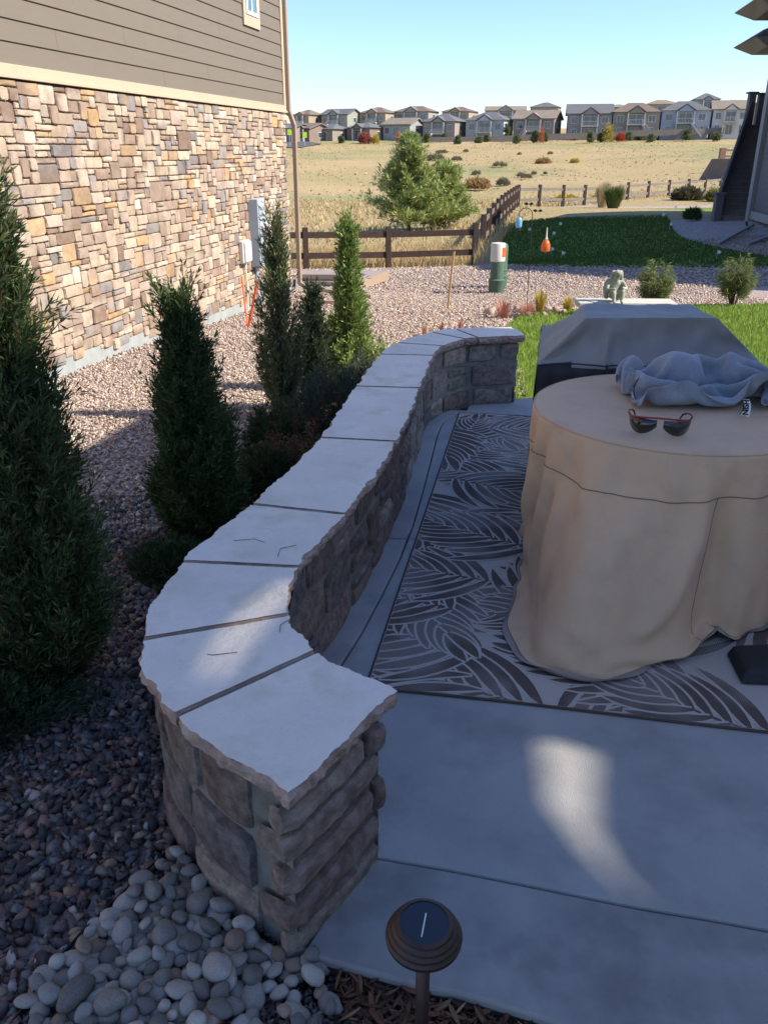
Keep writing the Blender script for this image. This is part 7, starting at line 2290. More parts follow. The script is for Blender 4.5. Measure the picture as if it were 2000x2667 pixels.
HOOD_ROWS = [
    [-347,-206,22,-345,-204,36,-338,-199,49,-334,-190,65,-323,-188,78,-305,-196,82,-284,-203,87,-262,-201,93,-240,-195,97,-222,-193,101,-202,-196,107,-180,-194,108,-160,-185,103,-141,-184,93,-124,-193,80,-108,-202,63,-89,-206,47,-67,-209,36,-42,-209,28,-17,-208,23,7,-207,23,28,-206,33,42,-207,51,47,-206,73,49,-203,95,57,-199,115,72,-198,130,94,-200,138,119,-203,139,143,-206,130,162,-207,116,170,-207,95,161,-204,76,141,-199,63,121,-194,49,112,-196,33,119,-201,22,133,-206,25,146,-207,38,164,-208,45,187,-208,42,211,-206,40,236,-207,43,262,-210,47,287,-210,50,312,-208,53],
    [-353,-192,11,-344,-187,26,-335,-181,41,-327,-174,56,-315,-175,68,-297,-182,74,-278,-191,76,-258,-194,75,-237,-191,77,-217,-188,82,-197,-192,87,-177,-197,90,-158,-196,87,-140,-191,78,-124,-187,67,-104,-187,58,-83,-190,51,-61,-194,48,-38,-195,43,-15,-192,38,6,-190,35,24,-189,42,38,-187,55,48,-185,73,55,-184,90,64,-187,103,79,-194,111,98,-198,117,117,-197,119,137,-196,117,154,-193,110,164,-189,97,158,-185,79,145,-180,62,130,-176,45,123,-177,28,129,-183,15,145,-191,16,161,-195,30,176,-197,45,194,-201,55,215,-205,60,236,-206,65,259,-205,71,283,-207,75,309,-209,78],
    [-355,-174,13,-343,-168,21,-335,-162,36,-324,-158,50,-309,-164,57,-292,-175,59,-275,-184,59,-256,-189,58,-236,-189,57,-215,-188,62,-195,-192,68,-176,-197,71,-155,-200,69,-137,-199,62,-121,-193,52,-101,-187,45,-79,-184,44,-57,-184,46,-34,-181,46,-13,-177,42,7,-174,39,23,-171,43,37,-168,55,50,-166,69,62,-168,82,73,-178,88,87,-189,92,102,-192,98,118,-187,104,135,-181,108,151,-175,109,162,-170,100,158,-165,82,147,-159,64,135,-155,45,132,-157,26,138,-165,13,153,-176,14,170,-184,27,187,-188,43,202,-193,60,218,-199,74,236,-204,85,256,-204,93,279,-205,99,304,-207,103],
    [-358,-156,20,-344,-149,20,-332,-144,29,-321,-145,41,-306,-156,44,-291,-172,41,-274,-182,40,-255,-187,40,-235,-191,39,-215,-194,43,-196,-197,50,-176,-199,54,-155,-200,51,-136,-201,44,-118,-200,34,-99,-196,28,-76,-191,28,-54,-187,32,-32,-179,34,-11,-170,33,9,-163,31,25,-156,36,40,-150,48,55,-149,61,70,-155,69,82,-167,73,95,-178,77,105,-180,86,117,-173,96,133,-163,103,150,-155,107,163,-149,102,163,-144,85,154,-139,66,144,-135,47,142,-139,29,146,-150,19,155,-165,22,170,-174,34,188,-178,49,204,-181,67,219,-188,85,235,-195,99,254,-200,110,275,-201,119,298,-203,126],
    [-358,-136,15,-343,-130,19,-329,-129,23,-316,-136,28,-305,-150,28,-292,-167,23,-274,-177,22,-253,-181,23,-233,-187,24,-212,-193,28,-193,-196,34,-174,-195,40,-155,-193,39,-135,-192,31,-116,-193,22,-96,-194,16,-73,-194,15,-50,-191,16,-28,-184,17,-6,-175,18,15,-164,19,32,-152,24,47,-141,35,64,-137,47,80,-144,53,93,-156,58,103,-161,67,108,-160,81,112,-155,95,126,-145,103,144,-135,107,159,-128,102,163,-125,85,160,-121,66,157,-121,47,158,-128,32,159,-142,24,161,-157,27,172,-165,37,189,-168,53,206,-172,69,223,-177,86,241,-183,99,259,-188,111,278,-192,124,296,-195,137],
    [-356,-114,6,-340,-113,15,-323,-115,20,-308,-126,22,-298,-141,19,-286,-156,13,-269,-165,10,-249,-169,12,-228,-174,17,-207,-182,20,-188,-186,24,-170,-183,30,-151,-179,33,-131,-177,29,-111,-177,21,-91,-180,15,-69,-183,13,-47,-182,11,-25,-178,9,-3,-171,7,19,-162,8,40,-150,12,57,-138,21,73,-131,31,89,-134,38,103,-142,46,112,-143,61,113,-140,79,111,-133,95,120,-125,104,137,-115,106,151,-108,99,156,-107,82,160,-106,63,166,-108,44,171,-119,29,173,-136,20,175,-152,18,184,-162,27,199,-167,42,216,-173,59,234,-177,74,253,-179,88,271,-182,101,289,-186,115,306,-187,130],
    [-354,-92,5,-333,-96,11,-314,-103,18,-298,-115,22,-287,-130,22,-276,-142,17,-260,-150,11,-242,-153,10,-222,-157,12,-202,-165,15,-183,-170,16,-164,-171,19,-144,-167,24,-124,-164,27,-103,-162,26,-84,-163,23,-64,-165,20,-43,-165,17,-23,-161,13,-3,-155,8,18,-146,5,39,-138,6,58,-128,12,74,-121,21,90,-121,31,105,-126,44,114,-127,61,116,-120,79,113,-112,94,117,-104,104,131,-96,103,145,-89,95,153,-89,80,159,-91,62,170,-97,43,180,-110,27,186,-129,15,191,-148,9,200,-164,14,213,-176,26,228,-184,43,247,-186,58,267,-185,71,285,-185,85,302,-187,99,320,-188,113],
    [-354,-79,16,-331,-87,19,-309,-95,24,-291,-108,30,-278,-123,33,-266,-134,30,-253,-141,23,-236,-144,17,-216,-145,14,-197,-150,13,-179,-155,11,-159,-158,11,-138,-158,13,-116,-154,18,-95,-148,23,-77,-146,26,-59,-146,24,-39,-145,19,-20,-143,19,-2,-137,17,14,-127,11,32,-117,8,51,-110,11,66,-108,21,80,-111,37,93,-117,53,103,-116,68,110,-105,80,113,-92,91,119,-83,102,133,-76,103,148,-72,95,160,-74,82,169,-81,67,180,-92,52,190,-108,37,198,-128,25,206,-149,16,216,-167,12,229,-182,16,244,-191,27,262,-194,41,281,-191,54,298,-188,67,315,-188,81,333,-191,94],
    [-355,-82,34,-334,-91,36,-312,-99,39,-293,-110,43,-276,-122,48,-262,-134,46,-248,-143,39,-231,-146,33,-212,-143,27,-194,-141,21,-176,-140,16,-157,-142,13,-135,-145,13,-113,-143,15,-93,-136,20,-75,-130,26,-57,-128,26,-38,-128,21,-19,-125,21,-3,-119,23,9,-109,17,23,-98,11,39,-92,16,51,-97,30,62,-107,47,74,-114,65,86,-111,80,97,-96,87,106,-78,89,118,-66,95,136,-60,99,155,-58,95,171,-64,86,183,-76,77,192,-93,67,199,-113,56,207,-134,45,217,-153,34,230,-169,23,245,-181,16,261,-190,18,278,-195,27,295,-194,37,310,-187,50,326,-183,62,345,-186,73],
    [-354,-91,51,-336,-103,52,-317,-113,54,-298,-122,58,-280,-133,60,-264,-144,60,-247,-152,56,-227,-154,51,-208,-147,45,-192,-136,37,-176,-128,30,-157,-127,27,-136,-133,28,-115,-136,29,-95,-131,31,-76,-123,36,-57,-120,37,-37,-120,33,-22,-113,31,-11,-103,30,-2,-91,23,10,-81,17,23,-79,24,33,-89,41,43,-102,59,56,-109,75,71,-105,85,85,-91,87,97,-72,85,114,-58,84,135,-53,84,158,-52,83,179,-58,79,194,-72,75,203,-93,71,210,-115,66,217,-137,59,227,-156,51,243,-170,40,260,-177,27,276,-182,19,293,-187,19,310,-189,24,323,-181,34,335,-174,45,352,-173,56],
    [-350,-94,68,-337,-111,69,-321,-124,71,-301,-134,74,-283,-144,75,-265,-152,75,-245,-156,74,-225,-154,72,-206,-144,67,-191,-130,58,-176,-119,49,-158,-118,46,-139,-128,48,-119,-136,49,-98,-136,51,-78,-128,54,-58,-122,57,-39,-119,54,-28,-106,49,-23,-90,42,-16,-76,32,-5,-67,28,7,-69,36,17,-81,51,28,-92,65,45,-97,75,63,-96,76,80,-89,74,95,-75,70,113,-63,67,134,-58,65,157,-57,62,179,-60,60,198,-72,59,210,-89,58,218,-111,56,224,-135,54,235,-154,50,254,-165,45,273,-168,36,288,-168,23,302,-173,14,320,-176,14,334,-170,21,343,-160,33,354,-153,46],
    [-351,-94,87,-337,-110,87,-321,-125,90,-302,-136,92,-283,-144,91,-263,-149,91,-243,-149,90,-224,-144,89,-206,-135,85,-190,-122,78,-175,-111,69,-160,-112,65,-142,-123,65,-122,-134,66,-102,-137,68,-82,-129,72,-62,-122,73,-44,-114,70,-36,-97,65,-34,-79,56,-29,-64,45,-17,-56,43,-2,-58,50,10,-68,58,24,-77,64,42,-82,65,61,-87,60,80,-87,55,98,-81,51,116,-73,50,135,-68,47,156,-68,42,177,-69,39,197,-75,38,212,-87,37,219,-108,36,226,-131,35,238,-150,35,257,-159,35,277,-156,32,292,-152,23,306,-155,12,324,-159,8,341,-155,13,350,-144,23,355,-132,38],
    [-351,-90,106,-334,-103,104,-318,-115,103,-300,-124,103,-281,-131,99,-262,-134,96,-243,-133,96,-225,-128,93,-208,-121,89,-192,-109,84,-176,-100,78,-159,-100,73,-141,-111,69,-122,-122,68,-105,-126,69,-87,-118,74,-69,-109,74,-54,-103,68,-48,-88,64,-45,-69,60,-39,-53,56,-23,-45,57,-4,-45,61,13,-51,60,28,-60,55,44,-70,49,62,-77,41,81,-81,35,100,-79,34,118,-73,33,136,-71,30,155,-72,26,176,-72,22,196,-74,20,211,-83,20,221,-101,20,230,-122,23,241,-142,26,256,-151,28,273,-145,27,288,-137,20,304,-137,13,322,-140,11,339,-138,12,350,-128,16,357,-115,23],
    [-344,-78,117,-327,-89,112,-311,-99,105,-295,-106,100,-278,-112,95,-262,-117,91,-244,-121,87,-228,-119,82,-211,-112,76,-196,-101,74,-180,-90,70,-160,-89,64,-141,-99,58,-122,-112,54,-105,-117,54,-90,-107,59,-76,-95,60,-63,-90,54,-55,-80,49,-52,-62,49,-44,-45,52,-25,-35,56,-4,-32,59,16,-36,54,33,-46,44,48,-58,34,64,-67,25,83,-70,20,101,-67,20,120,-63,20,138,-61,19,158,-62,17,178,-63,14,197,-64,14,214,-72,16,227,-89,21,237,-110,29,245,-131,36,256,-141,40,272,-136,36,287,-125,28,303,-122,21,321,-125,20,335,-122,19,346,-112,14,355,-102,10],
    [-339,-66,116,-322,-74,109,-308,-82,99,-294,-90,90,-277,-96,84,-261,-104,77,-246,-115,71,-230,-118,63,-213,-113,56,-196,-100,53,-181,-87,51,-164,-85,46,-146,-96,39,-126,-108,34,-107,-111,32,-93,-99,37,-81,-84,41,-70,-76,36,-59,-71,29,-51,-57,29,-41,-41,35,-24,-30,41,-5,-26,44,14,-30,41,32,-38,32,50,-47,22,67,-54,14,85,-55,12,104,-51,13,122,-47,14,142,-44,15,162,-45,18,181,-48,20,200,-53,23,216,-62,29,229,-78,37,238,-98,47,245,-119,56,258,-130,59,276,-127,54,292,-116,44,307,-111,35,324,-111,33,336,-106,29,344,-96,18,352,-87,6],
    [-345,-54,107,-326,-60,97,-311,-70,86,-297,-80,75,-280,-88,67,-264,-97,59,-249,-108,52,-232,-114,46,-214,-112,38,-196,-100,33,-180,-86,31,-164,-80,27,-147,-88,23,-129,-99,21,-112,-103,22,-99,-91,23,-89,-73,25,-79,-61,23,-65,-56,16,-51,-47,14,-37,-34,18,-22,-24,23,-5,-19,28,11,-23,27,28,-32,20,46,-38,14,66,-40,12,85,-38,13,104,-34,16,122,-31,21,142,-31,24,161,-33,29,181,-38,34,200,-45,41,216,-56,49,228,-71,58,239,-87,65,248,-105,69,259,-117,66,276,-117,58,293,-106,50,309,-97,42,325,-95,39,338,-88,36,346,-78,25,351,-69,9],
    [-353,-44,90,-335,-53,81,-319,-63,70,-304,-74,57,-287,-83,47,-269,-92,39,-252,-99,35,-235,-102,34,-217,-100,29,-200,-91,23,-182,-78,19,-164,-70,17,-145,-73,18,-129,-83,24,-114,-90,29,-104,-82,27,-97,-64,23,-87,-47,19,-72,-40,14,-55,-32,10,-40,-19,9,-24,-9,12,-6,-5,17,10,-9,17,26,-17,12,43,-23,12,63,-26,17,82,-25,22,100,-21,27,118,-20,35,137,-23,42,156,-28,47,177,-33,54,197,-40,61,214,-51,70,228,-64,77,242,-76,77,253,-89,71,260,-102,58,271,-106,46,288,-98,38,305,-87,33,321,-80,31,335,-71,33,346,-60,28,355,-49,16],
    [-355,-41,68,-339,-47,63,-326,-58,53,-312,-68,40,-295,-77,28,-276,-85,20,-257,-88,20,-238,-86,25,-220,-82,28,-203,-76,27,-185,-65,24,-165,-57,23,-145,-60,28,-128,-69,37,-114,-78,45,-103,-74,44,-96,-57,38,-87,-39,31,-72,-27,25,-57,-17,19,-45,-3,13,-30,9,11,-10,13,11,10,11,10,27,2,11,44,-7,17,61,-15,26,77,-19,35,94,-17,43,111,-15,53,129,-20,62,147,-28,68,168,-33,75,190,-38,83,210,-45,88,227,-53,88,243,-60,78,253,-72,63,257,-85,45,265,-94,30,282,-90,23,300,-80,18,315,-68,17,329,-56,21,343,-43,23,358,-31,22],
    [-354,-45,46,-339,-41,44,-327,-49,36,-316,-59,25,-298,-66,15,-278,-70,10,-259,-71,13,-242,-69,22,-225,-66,30,-206,-62,35,-186,-55,39,-166,-51,42,-148,-55,47,-131,-63,55,-114,-70,64,-100,-66,65,-89,-52,59,-79,-35,50,-64,-22,43,-53,-8,36,-44,7,29,-29,18,22,-9,25,17,11,26,15,28,19,19,42,7,28,55,-5,40,69,-14,52,86,-17,62,103,-17,73,120,-20,82,139,-27,90,160,-30,96,181,-32,100,202,-34,97,220,-37,86,236,-43,69,245,-54,51,250,-68,35,260,-77,24,277,-76,20,293,-67,16,306,-53,11,320,-40,12,338,-28,14,357,-16,16],
    [-355,-40,31,-339,-34,26,-326,-38,21,-313,-46,14,-295,-49,10,-276,-52,9,-257,-53,13,-242,-53,24,-227,-54,37,-209,-54,48,-189,-52,55,-168,-50,61,-150,-53,67,-133,-58,74,-116,-62,81,-99,-57,83,-84,-44,78,-71,-30,70,-57,-17,62,-47,-2,55,-38,12,47,-23,22,38,-5,30,31,13,36,30,27,31,36,37,17,45,47,3,57,60,-9,69,76,-18,81,94,-21,91,113,-22,101,132,-23,109,152,-23,110,171,-22,105,189,-22,92,206,-25,75,221,-30,56,233,-40,38,244,-53,25,257,-61,19,273,-59,23,286,-50,24,298,-38,18,313,-26,14,334,-16,14,356,-7,16],
    [-357,-23,25,-340,-21,17,-324,-25,14,-308,-31,14,-292,-34,14,-274,-38,18,-256,-41,23,-239,-40,33,-224,-42,47,-209,-47,62,-190,-51,72,-170,-52,79,-151,-51,85,-133,-51,92,-115,-50,97,-98,-44,98,-82,-34,95,-67,-22,88,-54,-8,79,-43,7,71,-33,21,62,-21,32,51,-7,40,43,9,44,46,22,39,54,32,26,63,40,10,74,51,-4,87,65,-15,99,84,-21,109,104,-19,116,124,-15,118,142,-12,111,158,-12,97,173,-14,78,188,-17,59,204,-23,41,220,-32,25,236,-41,15,253,-45,12,269,-41,22,281,-33,31,294,-24,31,311,-17,29,332,-12,28,355,-7,29],
    [-357,-2,23,-338,-6,21,-321,-11,23,-306,-19,26,-292,-28,29,-278,-37,33,-260,-43,39,-242,-42,48,-224,-38,61,-207,-39,75,-190,-44,87,-173,-48,96,-154,-47,103,-134,-44,109,-116,-40,114,-98,-32,114,-81,-22,111,-67,-10,104,-55,5,95,-44,20,85,-34,34,74,-24,48,62,-10,56,55,6,56,59,19,49,70,30,35,80,37,20,91,45,6,104,57,-5,116,76,-9,122,96,-6,120,114,-2,114,131,0,101,147,-2,85,160,-5,66,175,-8,47,192,-13,29,210,-20,17,230,-26,11,250,-26,10,266,-22,17,280,-15,30,294,-8,39,312,-6,43,334,-5,42,356,-5,42],
    [-357,14,30,-340,3,33,-321,-5,38,-306,-15,44,-296,-30,46,-284,-44,49,-267,-53,56,-247,-53,65,-228,-46,77,-211,-40,90,-195,-40,102,-178,-41,112,-159,-39,120,-138,-35,126,-118,-30,130,-100,-21,130,-83,-9,126,-68,4,119,-57,19,110,-47,34,100,-40,49,87,-29,62,75,-13,70,69,6,68,73,23,59,83,36,46,93,41,31,106,44,18,120,54,10,130,72,9,129,91,11,120,109,14,109,127,14,96,144,10,81,159,7,64,173,3,46,191,-2,30,210,-7,20,231,-9,16,251,-8,14,268,-4,14,283,3,23,296,8,36,314,9,45,335,8,46,357,9,43],
    [-357,19,50,-343,4,50,-326,-6,54,-311,-17,61,-300,-32,65,-289,-47,66,-272,-57,71,-253,-59,82,-234,-54,95,-217,-45,107,-201,-40,118,-185,-37,128,-166,-31,134,-145,-23,139,-123,-16,143,-105,-6,143,-88,5,138,-73,18,131,-60,32,125,-51,47,116,-46,62,103,-36,72,91,-17,74,88,5,70,90,26,63,96,43,53,105,50,43,119,50,33,134,57,27,143,74,25,139,93,25,128,112,25,116,132,22,104,151,18,91,167,13,76,182,6,59,199,-1,45,218,-2,34,236,2,29,254,6,25,272,13,20,287,20,19,301,23,25,318,19,33,337,18,34,358,23,32],
    [-356,14,73,-344,3,70,-328,-5,72,-312,-14,78,-298,-28,81,-285,-40,79,-271,-48,80,-254,-51,90,-237,-47,103,-222,-39,118,-207,-32,130,-191,-26,141,-173,-17,146,-154,-7,148,-133,2,151,-113,11,151,-96,23,146,-81,33,140,-66,45,137,-55,60,132,-48,74,121,-37,78,112,-21,71,109,0,62,108,21,56,111,41,54,118,52,53,131,57,50,146,64,43,155,81,38,150,100,32,141,120,26,131,141,20,120,159,15,107,176,9,93,192,1,79,210,-5,65,228,-4,53,244,6,44,259,17,39,275,28,32,291,37,24,307,37,20,323,29,22,340,25,20,358,28,15],
    [-351,8,95,-340,8,87,-325,4,86,-307,-5,90,-290,-16,88,-276,-27,80,-263,-35,76,-248,-36,86,-234,-31,100,-220,-24,117,-208,-16,133,-194,-9,145,-178,0,153,-162,11,154,-143,22,154,-123,31,154,-104,41,150,-88,51,143,-73,61,142,-60,74,143,-49,86,139,-36,84,132,-21,71,129,-3,59,126,17,55,124,34,59,128,48,65,139,59,66,152,72,61,157,88,51,151,108,42,144,128,31,138,148,21,130,166,13,122,184,6,111,202,-1,98,221,-6,85,239,-3,71,255,7,59,268,22,52,282,38,46,298,49,37,315,49,29,329,42,23,343,39,15,358,41,5],
    [-344,15,109,-332,21,97,-318,18,89,-301,9,87,-283,-2,81,-268,-12,70,-255,-20,65,-240,-20,75,-227,-14,92,-217,-7,110,-207,1,128,-195,10,142,-181,19,153,-166,31,157,-150,42,157,-130,52,155,-111,61,151,-94,70,144,-78,79,138,-64,90,139,-48,100,142,-33,95,141,-17,81,138,-1,69,133,16,68,127,32,73,126,47,80,135,62,82,145,78,77,148,95,66,142,114,55,136,134,44,130,153,34,126,173,24,124,192,17,119,210,9,109,226,5,95,242,7,80,259,15,70,275,27,65,289,40,62,306,49,54,325,51,44,338,51,34,347,55,21,357,63,6],
    [-344,29,108,-327,35,98,-311,33,87,-297,23,76,-281,11,66,-266,3,56,-250,-2,53,-238,-2,65,-228,3,84,-220,10,105,-211,18,123,-198,27,138,-184,38,149,-170,50,156,-155,62,158,-137,72,154,-118,80,149,-99,89,143,-82,98,135,-65,107,130,-47,113,131,-31,107,132,-18,93,127,-2,85,124,14,87,121,32,91,119,50,96,124,67,97,132,83,91,133,101,78,128,120,68,125,140,60,120,160,50,116,178,40,114,195,30,113,211,22,106,224,20,93,236,23,79,253,30,72,272,39,72,291,47,72,311,52,65,331,55,56,345,61,46,351,72,31,355,84,14],
    [-347,35,90,-327,44,87,-311,46,78,-297,37,64,-284,25,50,-267,18,42,-250,16,45,-240,18,60,-234,21,80,-226,28,100,-216,36,119,-203,45,134,-190,56,144,-177,69,151,-161,81,153,-144,90,148,-125,99,142,-105,107,137,-86,117,130,-68,124,122,-50,126,116,-35,117,112,-23,102,108,-7,97,107,12,101,109,31,106,109,51,110,111,70,111,115,87,104,116,105,91,112,125,81,110,146,74,109,166,65,104,182,53,99,193,38,95,205,26,90,216,26,81,228,36,72,246,47,68,265,56,68,286,63,70,307,66,66,328,67,58,344,75,51,353,88,42,354,103,28],
    [-343,31,66,-326,42,66,-312,52,60,-300,51,48,-286,42,35,-269,35,33,-254,34,42,-246,35,60,-241,37,80,-233,43,100,-223,52,119,-211,62,132,-198,73,138,-184,86,143,-168,97,142,-150,106,136,-132,115,129,-113,122,123,-94,129,117,-75,134,110,-57,132,100,-42,122,92,-29,109,86,-11,103,86,10,104,90,30,109,91,50,115,93,70,118,96,89,116,97,108,107,96,128,96,95,148,86,93,167,74,89,181,60,82,190,42,75,199,26,69,212,23,63,228,34,58,245,50,55,263,65,55,281,75,56,301,79,55,320,82,51,337,90,51,348,102,51,355,116,48],
    [-336,26,42,-322,38,44,-313,53,40,-303,61,31,-288,58,24,-273,53,28,-263,47,43,-258,44,64,-252,45,85,-243,52,103,-234,64,119,-223,78,128,-207,91,131,-191,102,131,-175,112,128,-157,121,122,-138,129,114,-119,134,106,-100,137,99,-82,135,92,-65,130,82,-49,121,72,-33,111,66,-13,103,65,8,99,68,28,103,70,48,112,72,68,120,75,89,123,77,110,120,78,131,110,78,150,96,76,166,81,72,177,64,64,185,47,54,195,30,48,212,24,45,230,32,41,248,47,38,265,64,37,280,79,38,297,88,40,313,95,44,326,103,52,338,112,62,351,124,69],
    [-328,18,21,-321,36,24,-318,54,22,-309,69,17,-295,74,19,-283,69,32,-278,58,51,-274,49,72,-266,48,92,-254,58,106,-244,74,114,-231,90,119,-215,104,120,-198,115,117,-181,124,111,-163,133,105,-144,140,97,-125,143,88,-106,142,80,-87,136,73,-71,127,64,-55,117,53,-37,107,47,-16,98,46,6,93,47,26,98,48,45,110,50,66,122,52,88,129,54,112,129,57,133,120,57,152,105,56,166,88,53,175,72,46,181,55,35,194,41,31,212,35,31,231,40,29,248,51,23,264,67,20,277,83,22,290,96,28,301,106,39,311,114,56,323,121,73,339,129,87],
    [-333,14,7,-331,35,13,-329,56,16,-321,74,18,-307,84,28,-296,82,44,-291,71,63,-287,60,80,-277,57,93,-261,64,99,-244,78,101,-230,93,103,-217,109,102,-203,123,99,-186,133,93,-167,140,85,-149,145,77,-129,147,67,-109,145,59,-89,140,52,-72,131,45,-56,121,37,-39,110,32,-17,102,31,4,98,30,25,102,28,43,114,28,64,125,30,88,131,31,112,133,33,134,126,35,154,113,36,170,99,38,179,84,35,186,67,29,198,54,25,214,52,24,231,57,26,245,67,22,257,80,15,269,95,14,279,108,21,288,118,36,298,125,55,313,130,73,332,135,89],
    [-347,21,3,-343,35,15,-339,54,25,-331,72,33,-318,86,45,-306,90,60,-297,86,75,-290,75,84,-279,67,84,-261,68,82,-242,77,81,-228,92,82,-219,111,82,-207,126,78,-190,135,72,-171,142,64,-153,147,55,-133,148,45,-111,146,37,-90,143,31,-70,139,28,-52,133,26,-35,126,24,-16,119,25,4,114,23,23,113,17,41,121,14,63,131,15,87,137,16,111,139,18,134,135,22,155,124,28,172,111,35,185,96,39,193,78,39,203,68,34,215,69,26,229,76,25,242,86,26,252,98,20,262,112,13,272,123,15,282,129,29,297,132,45,316,134,60,336,136,74],
    [-355,39,2,-352,44,23,-347,53,40,-338,66,52,-325,80,62,-314,92,72,-302,97,80,-289,90,77,-277,77,69,-261,70,61,-243,77,58,-231,93,60,-223,109,61,-210,122,57,-194,132,49,-176,142,42,-159,148,33,-138,149,25,-116,148,19,-92,149,15,-69,149,16,-49,148,21,-32,144,27,-14,138,29,4,129,27,20,124,23,38,130,21,59,140,20,83,146,21,108,148,23,131,145,29,150,134,38,167,119,48,182,103,55,195,88,58,206,83,49,214,88,34,223,96,24,237,105,26,249,118,25,258,131,18,271,138,13,287,138,19,305,133,31,325,130,41,345,131,53],
    [-354,64,1,-354,63,26,-352,65,48,-345,71,65,-334,82,72,-323,96,73,-309,106,70,-293,102,62,-278,89,51,-263,79,42,-247,82,36,-236,96,38,-227,111,41,-214,119,37,-198,129,30,-183,142,24,-166,153,20,-145,156,17,-122,156,17,-97,158,19,-73,159,22,-53,157,29,-34,152,38,-15,145,43,2,135,45,18,126,44,36,132,43,57,143,42,79,150,42,102,153,44,123,151,50,140,139,59,156,124,68,174,110,75,191,100,74,205,101,62,213,108,43,219,116,28,231,124,21,243,136,21,256,149,21,273,154,18,293,149,18,313,138,22,333,130,25,352,127,30],
    [-349,89,1,-349,87,26,-351,86,50,-350,88,71,-341,94,78,-330,106,71,-314,115,62,-296,114,52,-279,102,43,-264,91,34,-251,92,25,-242,105,23,-233,120,26,-221,126,25,-206,133,22,-191,146,23,-174,158,24,-152,164,27,-128,164,32,-103,165,37,-81,163,41,-60,157,46,-40,150,53,-22,143,61,-4,133,66,14,127,67,34,133,67,54,145,65,75,154,64,96,159,65,115,157,71,131,146,80,148,133,87,167,122,88,184,115,79,198,117,65,208,126,48,215,134,30,224,142,17,237,154,12,254,165,15,275,168,16,297,163,16,319,152,15,338,140,13,356,129,15],
    [-343,113,3,-341,111,26,-344,110,50,-348,111,72,-343,114,84,-330,119,81,-313,123,71,-293,119,62,-275,107,55,-262,98,45,-253,102,34,-247,118,25,-240,134,22,-228,142,22,-214,145,28,-199,151,37,-181,160,44,-159,167,49,-134,169,55,-110,168,59,-87,163,62,-66,158,65,-47,152,71,-28,144,80,-8,137,85,11,133,86,31,140,87,50,152,86,68,162,82,88,167,83,107,166,89,125,159,96,143,149,97,158,139,89,171,131,74,185,130,59,197,137,47,208,147,34,219,155,21,234,167,15,253,178,14,276,181,14,300,175,14,321,165,13,341,153,14,357,140,18],
    [-344,130,10,-336,131,29,-335,132,51,-338,133,74,-337,133,90,-326,130,96,-308,127,91,-288,118,85,-270,106,77,-257,100,66,-249,111,53,-245,129,40,-239,147,32,-228,158,30,-215,160,38,-203,159,52,-186,164,63,-164,170,70,-140,172,75,-116,171,78,-93,168,79,-72,166,81,-52,162,87,-31,156,93,-9,151,94,11,149,92,27,153,93,44,164,93,62,175,91,82,180,91,102,180,96,122,176,100,139,168,95,150,157,82,162,145,69,177,140,60,191,144,54,207,151,46,223,158,37,237,168,32,255,180,30,277,183,27,300,178,26,321,167,26,340,157,28,358,150,34],
    [-349,134,25,-337,145,37,-330,151,54,-328,153,75,-326,150,94,-317,142,107,-301,131,111,-283,120,106,-265,109,97,-252,108,83,-245,120,69,-240,139,58,-235,159,49,-224,172,44,-211,174,46,-200,172,57,-187,175,69,-168,180,77,-144,182,82,-119,182,84,-96,181,84,-75,179,85,-54,176,90,-31,172,92,-9,169,90,10,167,86,27,166,84,42,172,84,59,184,84,79,192,85,100,192,88,121,190,89,137,185,84,150,173,78,162,158,74,177,146,74,195,143,72,214,147,66,231,153,58,244,162,53,258,172,47,278,174,43,299,169,42,318,162,44,337,156,46,355,151,52],
    [-353,131,45,-342,149,52,-333,162,65,-325,169,81,-317,165,98,-307,156,114,-292,144,122,-276,132,117,-263,122,104,-256,119,87,-251,129,72,-246,147,62,-239,168,56,-225,182,48,-208,185,44,-194,182,48,-182,185,57,-166,189,65,-143,189,69,-118,190,71,-95,190,71,-74,187,73,-52,185,77,-31,185,78,-10,184,77,9,178,72,27,171,67,45,171,66,64,180,67,84,189,68,103,191,70,123,190,71,141,190,71,156,182,75,169,166,83,183,150,89,201,142,91,221,142,86,238,148,79,251,157,71,263,165,61,279,165,55,298,163,57,317,162,60,336,162,61,353,157,63],
    [-356,137,55,-349,154,64,-341,169,76,-330,178,91,-315,179,105,-300,173,118,-286,162,123,-274,149,114,-269,138,98,-267,131,79,-263,135,62,-257,150,51,-248,169,43,-232,183,36,-212,186,30,-193,184,31,-177,187,37,-160,190,44,-139,188,47,-116,188,49,-92,189,51,-70,188,54,-48,189,59,-27,193,63,-8,194,63,11,188,60,29,178,54,49,173,51,69,175,50,90,180,50,110,182,52,130,180,54,149,181,57,166,179,65,180,170,77,194,157,90,208,148,100,225,148,101,242,153,93,256,162,83,268,170,72,281,172,65,297,170,66,316,173,70,336,177,69,356,176,66],
    [-358,151,48,-354,167,63,-348,181,78,-335,189,94,-317,192,107,-298,189,115,-285,178,115,-280,163,104,-280,151,88,-281,144,68,-276,144,50,-267,154,36,-256,170,26,-239,181,19,-218,184,15,-195,185,14,-174,189,18,-154,190,23,-135,186,26,-113,183,27,-90,184,29,-67,187,34,-45,191,41,-23,196,47,-2,199,50,17,197,49,35,190,46,54,183,44,75,179,40,95,177,36,116,175,35,137,171,37,158,170,42,177,172,50,193,171,63,204,165,80,212,161,97,223,163,105,238,168,97,253,175,86,267,184,76,281,187,67,298,186,64,316,187,66,336,192,65,357,195,60],
